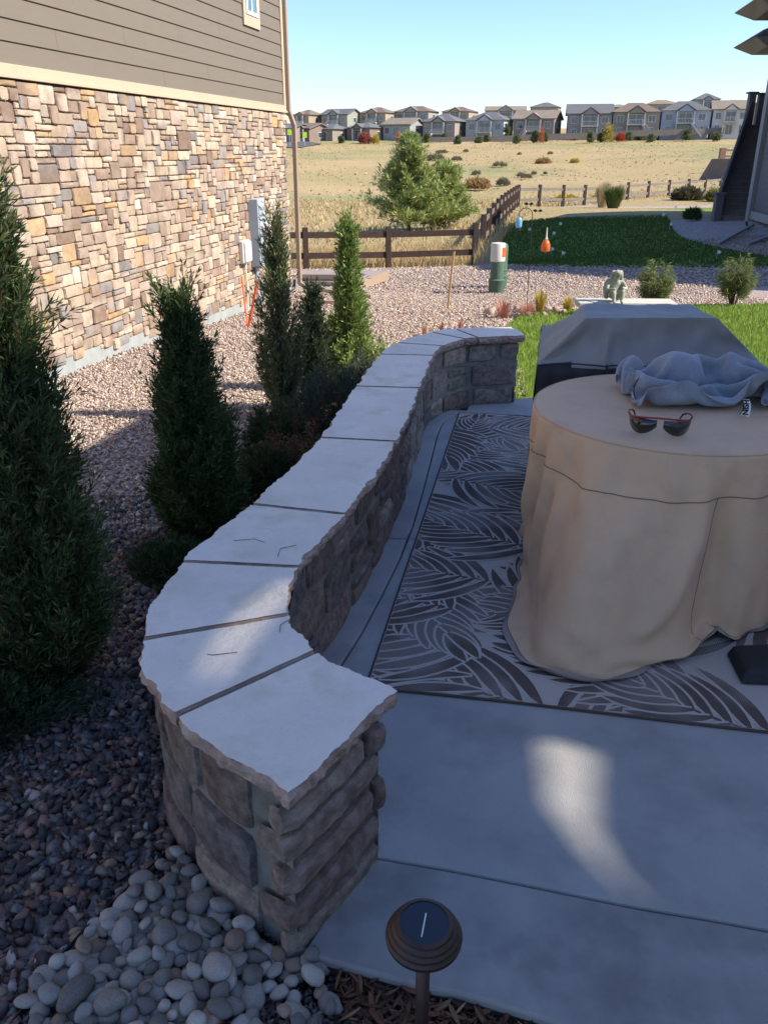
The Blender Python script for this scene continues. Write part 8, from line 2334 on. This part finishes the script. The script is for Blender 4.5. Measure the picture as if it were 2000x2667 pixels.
    [-355,167,32,-353,181,50,-346,192,67,-333,198,82,-315,200,94,-296,198,100,-285,187,98,-287,173,90,-294,161,76,-294,155,59,-287,158,44,-276,167,31,-263,179,20,-245,188,15,-222,193,13,-198,195,13,-173,197,14,-151,198,16,-130,193,17,-109,188,16,-86,187,16,-63,189,18,-41,191,24,-19,192,30,3,194,34,23,196,34,43,197,35,62,195,37,82,192,36,102,186,30,122,179,25,143,172,23,164,171,27,183,174,36,198,178,49,203,177,69,205,177,90,213,180,98,228,183,89,243,187,76,258,195,65,276,200,57,295,198,51,315,196,49,335,198,47,355,202,42],
    [-347,180,17,-345,192,34,-338,197,51,-325,199,66,-309,201,75,-292,201,79,-281,193,79,-288,181,73,-301,172,62,-304,168,48,-295,172,37,-282,182,32,-267,191,29,-248,198,27,-225,203,27,-200,205,28,-175,206,29,-150,205,29,-127,202,27,-104,199,24,-81,198,19,-58,198,15,-35,196,14,-13,194,15,8,194,18,28,193,19,48,194,20,68,196,22,89,198,23,109,197,21,129,192,18,148,186,16,166,185,17,181,187,26,191,191,42,191,192,63,190,192,81,200,194,86,216,194,75,231,195,60,247,200,47,267,204,38,290,204,31,312,200,27,334,198,25,354,197,23],
    [-339,189,0,-334,200,18,-326,199,36,-315,196,52,-303,199,59,-290,203,58,-278,198,57,-284,191,53,-302,186,47,-311,183,36,-304,187,29,-289,194,33,-271,198,43,-249,201,48,-227,207,51,-202,210,52,-177,209,53,-151,207,52,-125,206,50,-100,207,45,-76,208,37,-53,209,28,-30,208,17,-8,207,7,14,204,3,35,196,3,54,187,5,74,187,6,94,194,4,114,202,4,133,203,6,150,204,10,165,206,10,174,205,20,177,206,40,176,206,59,175,206,72,186,207,72,205,205,59,221,200,42,238,200,27,258,205,15,281,206,7,307,203,4,331,197,3,352,186,3],
]
sk = []  # light patch outlines, carried up the sun direction to become roof openings
for (pts, z_, lab, tint) in (((( 1120, 1595), (1200, 1600), (1285, 1630), (1280, 1700), (1278, 1790), (1325, 1880), (1385, 1945), (1305, 1925), (1210, 1830), (1135, 1730)), 0, 'a', .8),
                       (((655, 1262), (575, 1330), (520, 1395), (450, 1480), (385, 1455), (430, 1370), (500, 1300), (590, 1240)), .5, 'b', .38)):
    P = []
    for a, b in pts:
        w_ = atz(a * 1.2055, b * 1.2055, z_)
        P.append(roof_hit(w_.x, w_.y, z_))
    sk.append((P, tint))
# roof: flat deck with openings added to shape the light patches, cut by constrained triangulation
B0 = [(0, 0), (14, 0), (14, 12), (0, 12)]
vp = [Vector(p) for p in B0]
fc = [[0, 1, 2, 3]]
for P, _ in sk:
    k0 = len(vp)
    vp += [Vector(p) for p in P]
    fc.append(list(range(k0, len(vp))))
vs, es, fs, _, _, orig = delaunay_2d_cdt(vp, [], fc, 0, 1e-6)
V, F = [], []
for z_ in (HT_ - .06, HT_):
    for v_ in vs:
        q_ = cor - u1 * v_[0] + u2 * v_[1]
        V.append((q_.x, q_.y, z_))
nvs = len(vs)
for f_, o_ in zip(fs, orig):
    c_ = sum((Vector(vs[i]) for i in f_), Vector((0, 0))) / len(f_)
    if any(inside(P, np.array([c_.x]), np.array([c_.y]))[0] for P, _ in sk): continue
    F.append(tuple(f_)); F.append(tuple(i + nvs for i in reversed(f_)))
mesh_obj('roof_deck', V, F, M['n_trim'], oh)
for P, tint in sk:
    gm = bpy.data.materials.new('patch_tint')
    gm.use_nodes = True
    N = gm.node_tree.nodes
    tb = N.new('ShaderNodeBsdfTransparent')
    tb.inputs[0].default_value = (tint, tint, tint, 1)
    gm.node_tree.links.new(tb.outputs[0], N['Material Output'].inputs[0])
    V = []
    for (a_, b_) in P:
        q_ = cor - u1 * a_ + u2 * b_
        V.append((q_.x, q_.y, HT_ - .03))
    mesh_obj('patch_pane', V, [tuple(range(len(P)))], gm, oh)  # added tinted pane, dims the sun to the patch brightness
# patio-side wall, whitened for extra bounce, with a gap added for the patch beams
wr = []
for P, _ in sk:
    for (a_, b_) in P:
        # follow the sunbeam from the roof opening down to the wall plane b = 0
        dv = Vector((-math.cos(rad(SUN_AZ)), -math.sin(rad(SUN_AZ))))
        db, da_ = dv.dot(u2), -dv.dot(u1)
        t_ = -b_ / db
        wr.append((a_ + da_ * t_, HT_ - t_ * math.tan(rad(SUN_EL))))
wa0, wa1 = min(w_[0] for w_ in wr) - .15, max(w_[0] for w_ in wr) + .15
wz0_, wz1_ = min(w_[1] for w_ in wr) - .15, max(w_[1] for w_ in wr) + .15
for (q0, q1, y0_, y1_) in ((0, wa0, -.5, HT_ - .07), (wa1, 14, -.5, HT_ - .07), (wa0, wa1, -.5, wz0_), (wa0, wa1, wz1_, HT_ - .07)):
    ob(MB(), q0, q1, .0, .12, y0_, y1_).build('wall', M['bounce_wall'], oh)
ob(MB(), 0.001, .25, .13, 11.99, -.5, HT_ - .07).build('wall', M['siding'], oh)
ob(MB(), 13.75, 13.99, .13, 11.99, -.5, HT_ - .07).build('wall', M['siding'], oh)
ob(MB(), .26, 13.74, 11.7, 11.99, -.5, HT_ - .07).build('wall', M['siding'], oh)

# ------------------------------------------------------------------ grill under its cover
GX0, GX1, GY0, GY1 = .725, 1.795, 3.88, 4.47
gt_ = thing('covered_grill', 'barbecue grill under a fitted charcoal fabric cover behind the round table', 'grill', (1.25, 4.2, 0))
NXg, NYg = 64, 22


def smooth_ss(a, b, x):
    t_ = min(1, max(0, (x - a) / (b - a)))
    return t_ * t_ * (3 - 2 * t_)


def gtop(x, y):
    """height of the cover: shoulders, then hood"""
    f = (y - GY0) / (GY1 - GY0)
    sh_ = .765 + .075 * f
    tl = min(1, max(0, (x - GX0) / (.935 - GX0 + .03 * f)))
    tr_ = min(1, max(0, (GX1 - x) / (GX1 - 1.555)))
    tf = 1.0
    h = sh_ + (.98 - sh_) * min(tl ** 1.08, tr_ ** 1.0)
    bk = min(1, (GY1 - y) / .13)
    h = sh_ + (h - sh_) * bk ** .8
    return h


secs = []
mb = MB()
# perimeter rings: bottom -> shoulder -> over the top as a grid
cols_n = 72
us = [i / cols_n for i in range(cols_n + 1)]


def front(x, s):   # s 0 bottom .. 1 shoulder .. 2 top edge
    w1 = noise.noise(Vector((x * 7, s * 1.2, 4))) * .034 + noise.noise(Vector((x * 17, s * 3, 9))) * .014
    return w1


V, F = [], []
NR = 26
top_front = []
for r_ in range(NR + 1):
    s = r_ / NR
    for i in range(cols_n + 1):
        x = GX0 + (GX1 - GX0) * us[i]
        ht = gtop(x, GY0 + .03)
        sh_ = .765
        if s < .55:
            z_ = .03 + (sh_ - .03) * (s / .55); y_ = GY0 - .004
            dz = 0
        else:
            t_ = (s - .55) / .45
            z_ = sh_ + (ht - sh_) * t_
            y_ = GY0 + .035 * t_ - .030 * math.sin(math.pi * t_) * -1 * min(1, (ht - sh_) * 5)
        wob = front(x, s * 2)
        amp = 1.0 if s < .5 else (.8 + .4 * math.sin(math.pi * (s - .5) * 2))
        y_ += wob * amp * min(1, (1 - s) * 6 + .1)
        # vertical crease near the left handle
        y_ -= .020 * math.exp(-((x - 1.045) / .022) ** 2) * smooth_ss(.25, .60, s) * (1 - smooth_ss(.66, .95, s))
        y_ += .018 * math.exp(-((x - 1.085) / .03) ** 2) * smooth_ss(.3, .62, s) * (1 - smooth_ss(.7, 1, s))
        V.append((x, y_, z_))
for r_ in range(NR):
    for i in range(cols_n):
        a = r_ * (cols_n + 1) + i
        F.append((a, a + 1, a + cols_n + 2, a + cols_n + 1))
NT = 16
base = len(V)
for r_ in range(NT + 1):
    f = r_ / NT
    for i in range(cols_n + 1):
        x = GX0 + (GX1 - GX0) * us[i]
        y_ = GY0 + .035 + (GY1 - GY0 - .035) * f
        z_ = gtop(x, y_) - .012 * math.sin(math.pi * f) * math.sin(math.pi * us[i]) + (noise.noise(Vector((x * 8, y_ * 8, 2))) * .012 + noise.noise(Vector((x * 22, y_ * 14, 5))) * .005) * (1 if 0 < r_ < NT else 0)
        if r_ == 0: z_ = gtop(x, GY0 + .03)
        V.append((x, y_, z_))
for r_ in range(NT):
    for i in range(cols_n):
        a = base + r_ * (cols_n + 1) + i
        F.append((a, a + 1, a + cols_n + 2, a + cols_n + 1))
nfront = NR * cols_n
base2 = len(V)
NB = 14
for side in (0, 1):
    bs = len(V)
    xs_ = GX0 if side == 0 else GX1
    for r_ in range(NB + 1):
        for j in range(NT + 1):
            f = j / NT
            y_ = GY0 - .004 + (GY1 - GY0 + .004) * f
            zt = gtop(xs_, y_)
            z_ = .03 + (zt - .03) * r_ / NB
            w_ = noise.noise(Vector((y_ * 9, z_ * 3, 7 + side))) * .02 * math.sin(math.pi * min(1, max(0, f)))
            V.append((xs_ + (w_ - .012 * math.sin(math.pi * r_ / NB)) * (1 if side == 0 else -1), y_, z_))
    for r_ in range(NB):
        for j in range(NT):
            a = bs + r_ * (NT + 1) + j
            q_ = (a, a + 1, a + NT + 2, a + NT + 1)
            F.append(q_ if side else tuple(reversed(q_)))
bs = len(V)
for r_ in range(2):
    for i in range(cols_n + 1):
        x = GX0 + (GX1 - GX0) * us[i]
        V.append((x, GY1, .03 if r_ == 0 else gtop(x, GY1)))
for i in range(cols_n): F.append((bs + i + 1, bs + i, bs + cols_n + 1 + i, bs + cols_n + 2 + i))
V = [(x + max(0, y - GY0) * .20 * (1 - (x - GX0) / (GX1 - GX0)), y, z) for x, y, z in V]
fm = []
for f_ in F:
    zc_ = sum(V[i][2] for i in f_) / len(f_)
    fm.append(1 if zc_ < .762 - .0 else 0)  # faces below the seam take the shaded copy of the fabric
go = mesh_obj('fabric_cover', V, F, None, gt_, smooth=True, mats=[M['grill_skylit'], M['grill_shade_trim']], fmi=fm)
m_ = go.modifiers.new('weld', 'WELD'); m_.merge_threshold = .006
m_ = go.modifiers.new('bev', 'BEVEL'); m_.width = .012; m_.segments = 3; m_.limit_method = 'ANGLE'; m_.angle_limit = rad(35)
sp = [(x, GY0 - .008 + front(x, 1.1) * .92 - .004 - .020 * math.exp(-((x - 1.045) / .022) ** 2) + .018 * math.exp(-((x - 1.085) / .03) ** 2), .766 + .004 * math.sin(x * 9)) for x in [GX0 + (GX1 - GX0) * k / 90 for k in range(91)]]
MB().tube(sp, .0035, 5).build('seam', M['grill_shade_trim'], gt_)
hx = 1.045
MB().tube([(hx, GY0 - .030, .775), (hx + .004, GY0 - .040, .74), (hx, GY0 - .034, .69), (hx, GY0 - .02, .55)], [.004, .007, .006, .004], 6).build('pull_strap', M['grill_shade_trim'], gt_)
for (x, y) in ((GX0 + .10, GY0 + .05), (GX1 - .06, GY0 + .05), (GX0 + .22, GY1 - .05), (GX1 - .06, GY1 - .05)):
    MB().tube([(x, y - .02, .03), (x, y + .02, .03)], .03, 12).build('caster', M['rubber'], gt_)

# ------------------------------------------------------------------ round table under its cover
TX, TY = 1.17, 3.22
tb_ = thing('covered_table', 'round patio table under a long tan fabric cover hanging in folds to the rug', 'table', (TX, TY, 0))
CR = np.array(COVER_ROWS, float).reshape(len(COVER_ROWS), -1, 3) / 1000
CR = np.stack([CR, (9 * (CR + np.roll(CR, -1, 1)) - np.roll(CR, 1, 1) - np.roll(CR, -2, 1)) / 16], 2).reshape(len(CR), -1, 3)
nr, NA = CR.shape[:2]
V = np.concatenate([[[0, 0, .749]], CR.reshape(-1, 3)]) + [TX, TY, .0]
V[:, 2] = np.maximum(V[:, 2] + .004, .010)
F = [(0, 1 + k, 1 + (k + 1) % NA) for k in range(NA)]
for r_ in range(nr - 1):
    for k in range(NA):
        F.append((1 + r_ * NA + k, 1 + (r_ + 1) * NA + k, 1 + (r_ + 1) * NA + (k + 1) % NA, 1 + r_ * NA + (k + 1) % NA))
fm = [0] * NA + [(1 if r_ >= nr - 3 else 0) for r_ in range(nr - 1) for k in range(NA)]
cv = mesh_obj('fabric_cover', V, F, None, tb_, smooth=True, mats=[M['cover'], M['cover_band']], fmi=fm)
# fine cloth creases and hanging folds
for i, v_ in enumerate(cv.data.vertices):
    if i > 1 + NA * 4:
        d_ = Vector((v_.co.x - TX, v_.co.y - TY, 0)).normalized()
        az_ = math.atan2(d_.y, d_.x)
        dn_ = min(1, (.74 - v_.co.z) / .5)
        wv = noise.noise(Vector((math.cos(az_) * 4.5, math.sin(az_) * 4.5, v_.co.z * .6 + 3))) * .055 * dn_
        wv += .045 * max(0, math.cos(az_ - rad(232))) ** 6 * dn_
        zf_ = min(1, max(0, (.735 - v_.co.z) / .10)) * (1 - .55 * min(1, max(0, (.42 - v_.co.z) / .25)))
        for (fa_, fw_, fA_) in ((186, 4.0, .026), (199, 3.4, .030), (211, 3.0, -.020), (219, 3.6, .026), (232, 5.0, .016), (241, 3.0, -.018), (249, 3.6, .026), (262, 4.2, .020), (271, 3.0, -.020), (283, 5, .022), (300, 4.5, -.018), (312, 5, .020)):
            da_ = (math.degrees(az_) - fa_ - 6 * math.sin(v_.co.z * 5 + fa_) + 180) % 360 - 180
            wv += fA_ * .8 * math.exp(-(da_ / fw_) ** 2) * zf_
        wv -= .009 * (1 - min(1, abs(noise.noise(Vector((v_.co.x * 7, v_.co.y * 7, v_.co.z * 6 + 11)))) * 9)) * zf_
        v_.co += d_ * (noise.noise(Vector((v_.co.x * 14, v_.co.y * 14, v_.co.z * 5))) * .005 + wv)
ss = cv.modifiers.new('sub', 'SUBSURF'); ss.levels = ss.render_levels = 2


def limit(i_):
    """smoothed position of cover vertex (ring, k)"""
    r_, k = i_
    g_ = lambda a, b: Vector(cv.data.vertices[1 + a * NA + b % NA].co)
    up_, dn_ = max(0, r_ - 1), min(nr - 1, r_ + 1)
    return g_(r_, k) * .5 + (g_(r_, k - 1) + g_(r_, k + 1)) * .125 + (g_(up_, k) + g_(dn_, k)) * .125


def cat3(P, n=4):
    out = []
    for i in range(len(P) - 1):
        p1, p2 = P[i], P[i + 1]
        p0 = P[i - 1] if i else p1 * 2 - p2
        p3 = P[i + 2] if i + 2 < len(P) else p2 * 2 - p1
        for k in range(n):
            t_ = k / n
            out.append(.5 * ((2 * p1) + (p2 - p0) * t_ + (2 * p0 - 5 * p1 + 4 * p2 - p3) * t_ * t_ + (3 * p1 - p0 - 3 * p2 + p3) * t_ ** 3))
    return out + [P[-1]]


def ring_pts(r_, off=.0015):
    out = []
    for k in range(NA + 1):
        p = limit((r_, k))
        d_ = Vector((p.x - TX, p.y - TY, 0)).normalized()
        out.append(p + d_ * off)
    return cat3(out)


MB().tube(ring_pts(2, .001), .0022, 5, cap=False).build('rim_piping', M['cover'], tb_, smooth=True)
MB().tube(ring_pts(6), .0022, 5, cap=False).build('upper_seam', M['seam'], tb_, smooth=True)
MB().tube(ring_pts(nr - 3), .0020, 5, cap=False).build('hem_seam', M['seam'], tb_, smooth=True)
for k in (112, 38):
    pts = []
    for r_ in range(6, nr):
        p = limit((r_, k))
        d_ = Vector((p.x - TX, p.y - TY, 0)).normalized()
        pts.append(p + d_ * .0015)
    MB().tube(cat3(pts), .0018, 5).build('side_seam', M['seam'], tb_, smooth=True)
MB().lathe([(.27, .012), (.27, .03), (.06, .06), (.04, .1), (.04, .70)], 24, (TX, TY, 0)).build('pedestal', M['black_metal'], tb_)
MB().lathe([(.552, .712), (.555, .718), (.555, .736), (.552, .740)], 60, (TX, TY, 0)).build('tabletop', M['black_metal'], tb_)
fx = atz(1975, 1775, .0)
fb2 = thing('umbrella_base', 'dark plastic base foot on the rug below the table cover at the right edge', 'base', (fx.x + .1, fx.y, 0))
MB().hexa([(fx.x - .08, fx.y - .035, .010), (fx.x + .30, fx.y - .06, .010), (fx.x - .06, fx.y + .16, .010), (fx.x + .30, fx.y + .16, .010),
           (fx.x - .055, fx.y - .01, .055), (fx.x + .30, fx.y - .03, .075), (fx.x - .04, fx.y + .15, .055), (fx.x + .30, fx.y + .15, .075)]).build('foot', M['rubber'], fb2, bevel=.012)

# ------------------------------------------------------------------ crumpled sweatshirt
ZT_ = .752
sw = thing('sweatshirt', 'crumpled heather grey sweatshirt heaped on the tan table cover', 'sweatshirt', (1.3, 3.3, ZT_))

HR = np.array(HOOD_ROWS, float).reshape(len(HOOD_ROWS), -1, 3) / 1000
HY, HX = HR.shape[:2]
Q = HR.reshape(-1, 3) * [1.02, 1.0, 1.12] + [1.365, 3.36, ZT_ + .004]
F = [(j * HX + i, j * HX + i + 1, (j + 1) * HX + i + 1, (j + 1) * HX + i) for j in range(HY - 1) for i in range(HX - 1)]
body = mesh_obj('body', Q, F, M['sweat'], sw, smooth=True)
m_ = body.modifiers.new('so', 'SOLIDIFY'); m_.thickness = .006; m_.offset = 0
m_ = body.modifiers.new('su', 'SUBSURF'); m_.levels = m_.render_levels = 2
from mathutils.bvhtree import BVHTree
bvh_ = BVHTree.FromPolygons([tuple(q) for q in Q], F)


def cpx(x, y):
    """point on the cloth seen at a place of the enlarged photograph"""
    r_ = Vector(ray(1560 + x / 3.77, 920 + y / 3.77)).normalized()
    h_ = bvh_.ray_cast(Vector((0, 0, EYE)), r_)
    if h_[0] is None: return atz(1560 + x / 3.77, 920 + y / 3.77, ZT_ + .01)
    return h_[0] - r_ * .006


def ribbon(name, pts, w, mt):
    P_ = [cpx(x, y) for x, y in pts]
    P_ = [P_[0]] + [(P_[i - 1] + P_[i] * 2 + P_[i + 1]) / 4 for i in range(1, len(P_) - 1)] + [P_[-1]]
    V = []
    for i, p in enumerate(P_):
        d_ = (P_[min(len(P_) - 1, i + 1)] - P_[max(0, i - 1)]).normalized()
        n_ = d_.cross(Vector((.25, -.95, .2))).normalized()
        V += [p + n_ * w * .5, p - n_ * w * .5]
    return mesh_obj(name, V, [(2 * i, 2 * i + 1, 2 * i + 3, 2 * i + 2) for i in range(len(P_) - 1)], M[mt], sw, smooth=True)



LPX = [(372 - 50 * math.sin(math.pi * k / 14) , 245 + 255 * k / 14) for k in range(15)]
ribbon('striped_tape', LPX, .011, 'tape_white')
ribbon('striped_tape', [(x + 15, y) for x, y in LPX], .0045, 'navy')
# printed band at the right cuff
V, F = [], []
BP = [cpx(x, y) for x, y in ((1408, 452), (1425, 500), (1415, 560), (1385, 600), (1472, 452), (1488, 505), (1485, 560), (1466, 628))]
yb_ = min(p.y for p in BP)
BP = [aty(1560 + x / 3.77, 920 + y / 3.77, yb_ + dy_) for (x, y, dy_) in ((1408, 452, .012), (1425, 500, .004), (1415, 560, .0), (1385, 600, -.004), (1472, 452, .012), (1488, 505, .004), (1485, 560, .0), (1466, 628, -.004))]
for i in range(4): V += [BP[i], BP[4 + i]]
mesh_obj('printed_band', V, [(0, 1, 3, 2), (2, 3, 5, 4), (4, 5, 7, 6)], M['tape_white'], sw, smooth=True)
MB().tube([BP[0] + Vector((-.003, 0, 0)), BP[1] + Vector((-.003, 0, 0)), BP[2] + Vector((-.003, 0, 0)), BP[3] + Vector((-.003, 0, 0))], .0016, 5).build('striped_tape', M['navy'], sw)
fc_ = bpy.data.curves.new('lettering', 'FONT')
fc_.body = 'NISH'
fc_.size = .030
fc_.extrude = .0003
fc_.offset = .0012
fo_ = bpy.data.objects.new('lettering', fc_)
C.objects.link(fo_)
dg = bpy.context.evaluated_depsgraph_get()
mt_ = bpy.data.meshes.new_from_object(fo_.evaluated_get(dg))
bpy.data.objects.remove(fo_)
lv = [v_.co.copy() for v_ in mt_.vertices]
lw = max(v_.x for v_ in lv)
# text runs up the band: u along the band from its lower end, v across it
lo_, hi_ = (BP[3] + BP[7]) / 2, (BP[0] + BP[4]) / 2
up_ = (hi_ - lo_)
ac_ = ((BP[5] + BP[6]) / 2 - (BP[1] + BP[2]) / 2)
for i, c_ in enumerate(lv):
    u_ = c_.x / lw
    q = lo_ + up_ * (.06 + u_ * .92) + ac_ * (1 - (c_.y / .030) * 1.15 - .15) - ac_ * .45
    mt_.vertices[i].co = Vector((q.x, q.y - .0035 - c_.z * 2, q.z))
mt_.materials.clear(); mt_.materials.append(M['ink'])
lo2 = bpy.data.objects.new('lettering', mt_)
C.objects.link(lo2)
lo2.parent = sw
lo2.matrix_parent_inverse = Matrix.Translation(sw.location).inverted()


# ------------------------------------------------------------------ sunglasses
g0 = aty(1632, 1105, 2.90)
sg = thing('sunglasses', 'wraparound sports sunglasses with dark red frame and black lenses on the table cover', 'sunglasses', (1.0, 2.88, ZT_))
GA = rad(-16)
ou = Vector((math.cos(GA), math.sin(GA), 0)); ov_ = Vector((-math.sin(GA), math.cos(GA), 0))
OG = Vector((.985, 2.84, ZT_ - .003))


GS = 1.5


def gp(a, b, c): return OG + ou * a * GS + ov_ * b * GS + Vector((0, 0, c * GS))


def arc_pt(t_):     # t -1..1 across the front; b grows towards the temples
    return (.075 * math.sin(t_ * 1.25), .052 * (1 - math.cos(t_ * 1.35)))


top = [gp(arc_pt(t_)[0], arc_pt(t_)[1], .045 + .004 * math.cos(t_ * 3)) for t_ in np.linspace(-1, 1, 25)]
MB().tube(top, .0036, 8).build('brow_frame', M['red_frame'], sg, smooth=True)
for s_ in (-1, 1):
    V, F = [], []
    ts = np.linspace(.08, .98, 12)
    for t_ in ts:
        x_, y_ = arc_pt(t_)
        d_ = .040 * math.sin(math.pi * min(1, (t_ - .0) / 1.05)) ** .55
        V.append(gp(s_ * x_, y_ - .001, .044)); V.append(gp(s_ * x_, y_ - .0025, .044 - d_ * .5)); V.append(gp(s_ * x_, y_ + .003, .044 - d_))
    n_ = len(ts)
    F = [(3 * i + a, 3 * i + 3 + a, 3 * i + 4 + a, 3 * i + 1 + a) for i in range(n_ - 1) for a in range(2)]
    o = mesh_obj('lens', V, F, M['lens'], sg, smooth=True)
    q = o.modifiers.new('so', 'SOLIDIFY'); q.thickness = .0016
    x_, y_ = arc_pt(.99)
    MB().tube([gp(s_ * x_, y_, .044), gp(s_ * (x_ + .004), y_ + .012, .044), gp(s_ * x_ * 1.0, y_ + .05, .040), gp(s_ * x_ * .9, y_ + .085, .030)], [.0032, .0035, .0028, .0026], 8).build('temple', M['red_frame'], sg, smooth=True)
    MB().tube([gp(s_ * x_ * .9, y_ + .083, .030), gp(s_ * x_ * .84, y_ + .11, .020), gp(s_ * x_ * .78, y_ + .128, .004)], [.0034, .0036, .003], 8).build('temple_tip', M['rubber'], sg, smooth=True)
    MB().tube([gp(s_ * .010, .004, .036), gp(s_ * .013, .014, .030), gp(s_ * .014, .012, .020)], [.002, .0045, .004], 8).build('nose_pad', M['silver'], sg, smooth=True)

# ------------------------------------------------------------------ solar path light
LX, LY, LZ = .074, 1.096, .385
sl = thing('solar_light', 'round bronze solar path light with ribbed cap standing in the bark mulch', 'path light', (LX, LY + .02, -.05))
tilt = Matrix.Translation((LX, LY, LZ)) @ Matrix.Rotation(rad(3), 4, 'X')


def tl(mb):
    mb.V = [tuple(tilt @ Vector(v_)) for v_ in mb.V]
    return mb


tl(MB().lathe([(.030, -.040), (.066, -.034), (.071, -.028), (.0715, -.020), (.068, -.016), (.0665, -.013), (.0665, -.009), (.063, -.006), (.061, -.003), (.0605, .001), (.056, .004), (.0535, .007), (.053, .011), (.047, .0145), (.045, .0148), (.0445, .012)], 64)).build('ribbed_cap', M['bronze'], sl, auto=True)
tl(MB().lathe([(.0447, .004), (.0447, .0125)], 48)).build('solar_panel', M['panel'], sl)
tl(MB().box((-.0012, -.030, .0126), (.0012, .020, .0131), rad(-12))).build('panel_line', M['white'], sl)
MB().lathe([(.030, LZ - .075), (.034, LZ - .06), (.034, LZ - .038)], 24, (LX, LY, 0)).build('lens_collar', M['black_metal'], sl, auto=True)
MB().tube([(LX, LY, LZ - .07), (LX, LY + .004, -.1)], .0135, 14).build('stem', M['bronze'], sl, smooth=True)
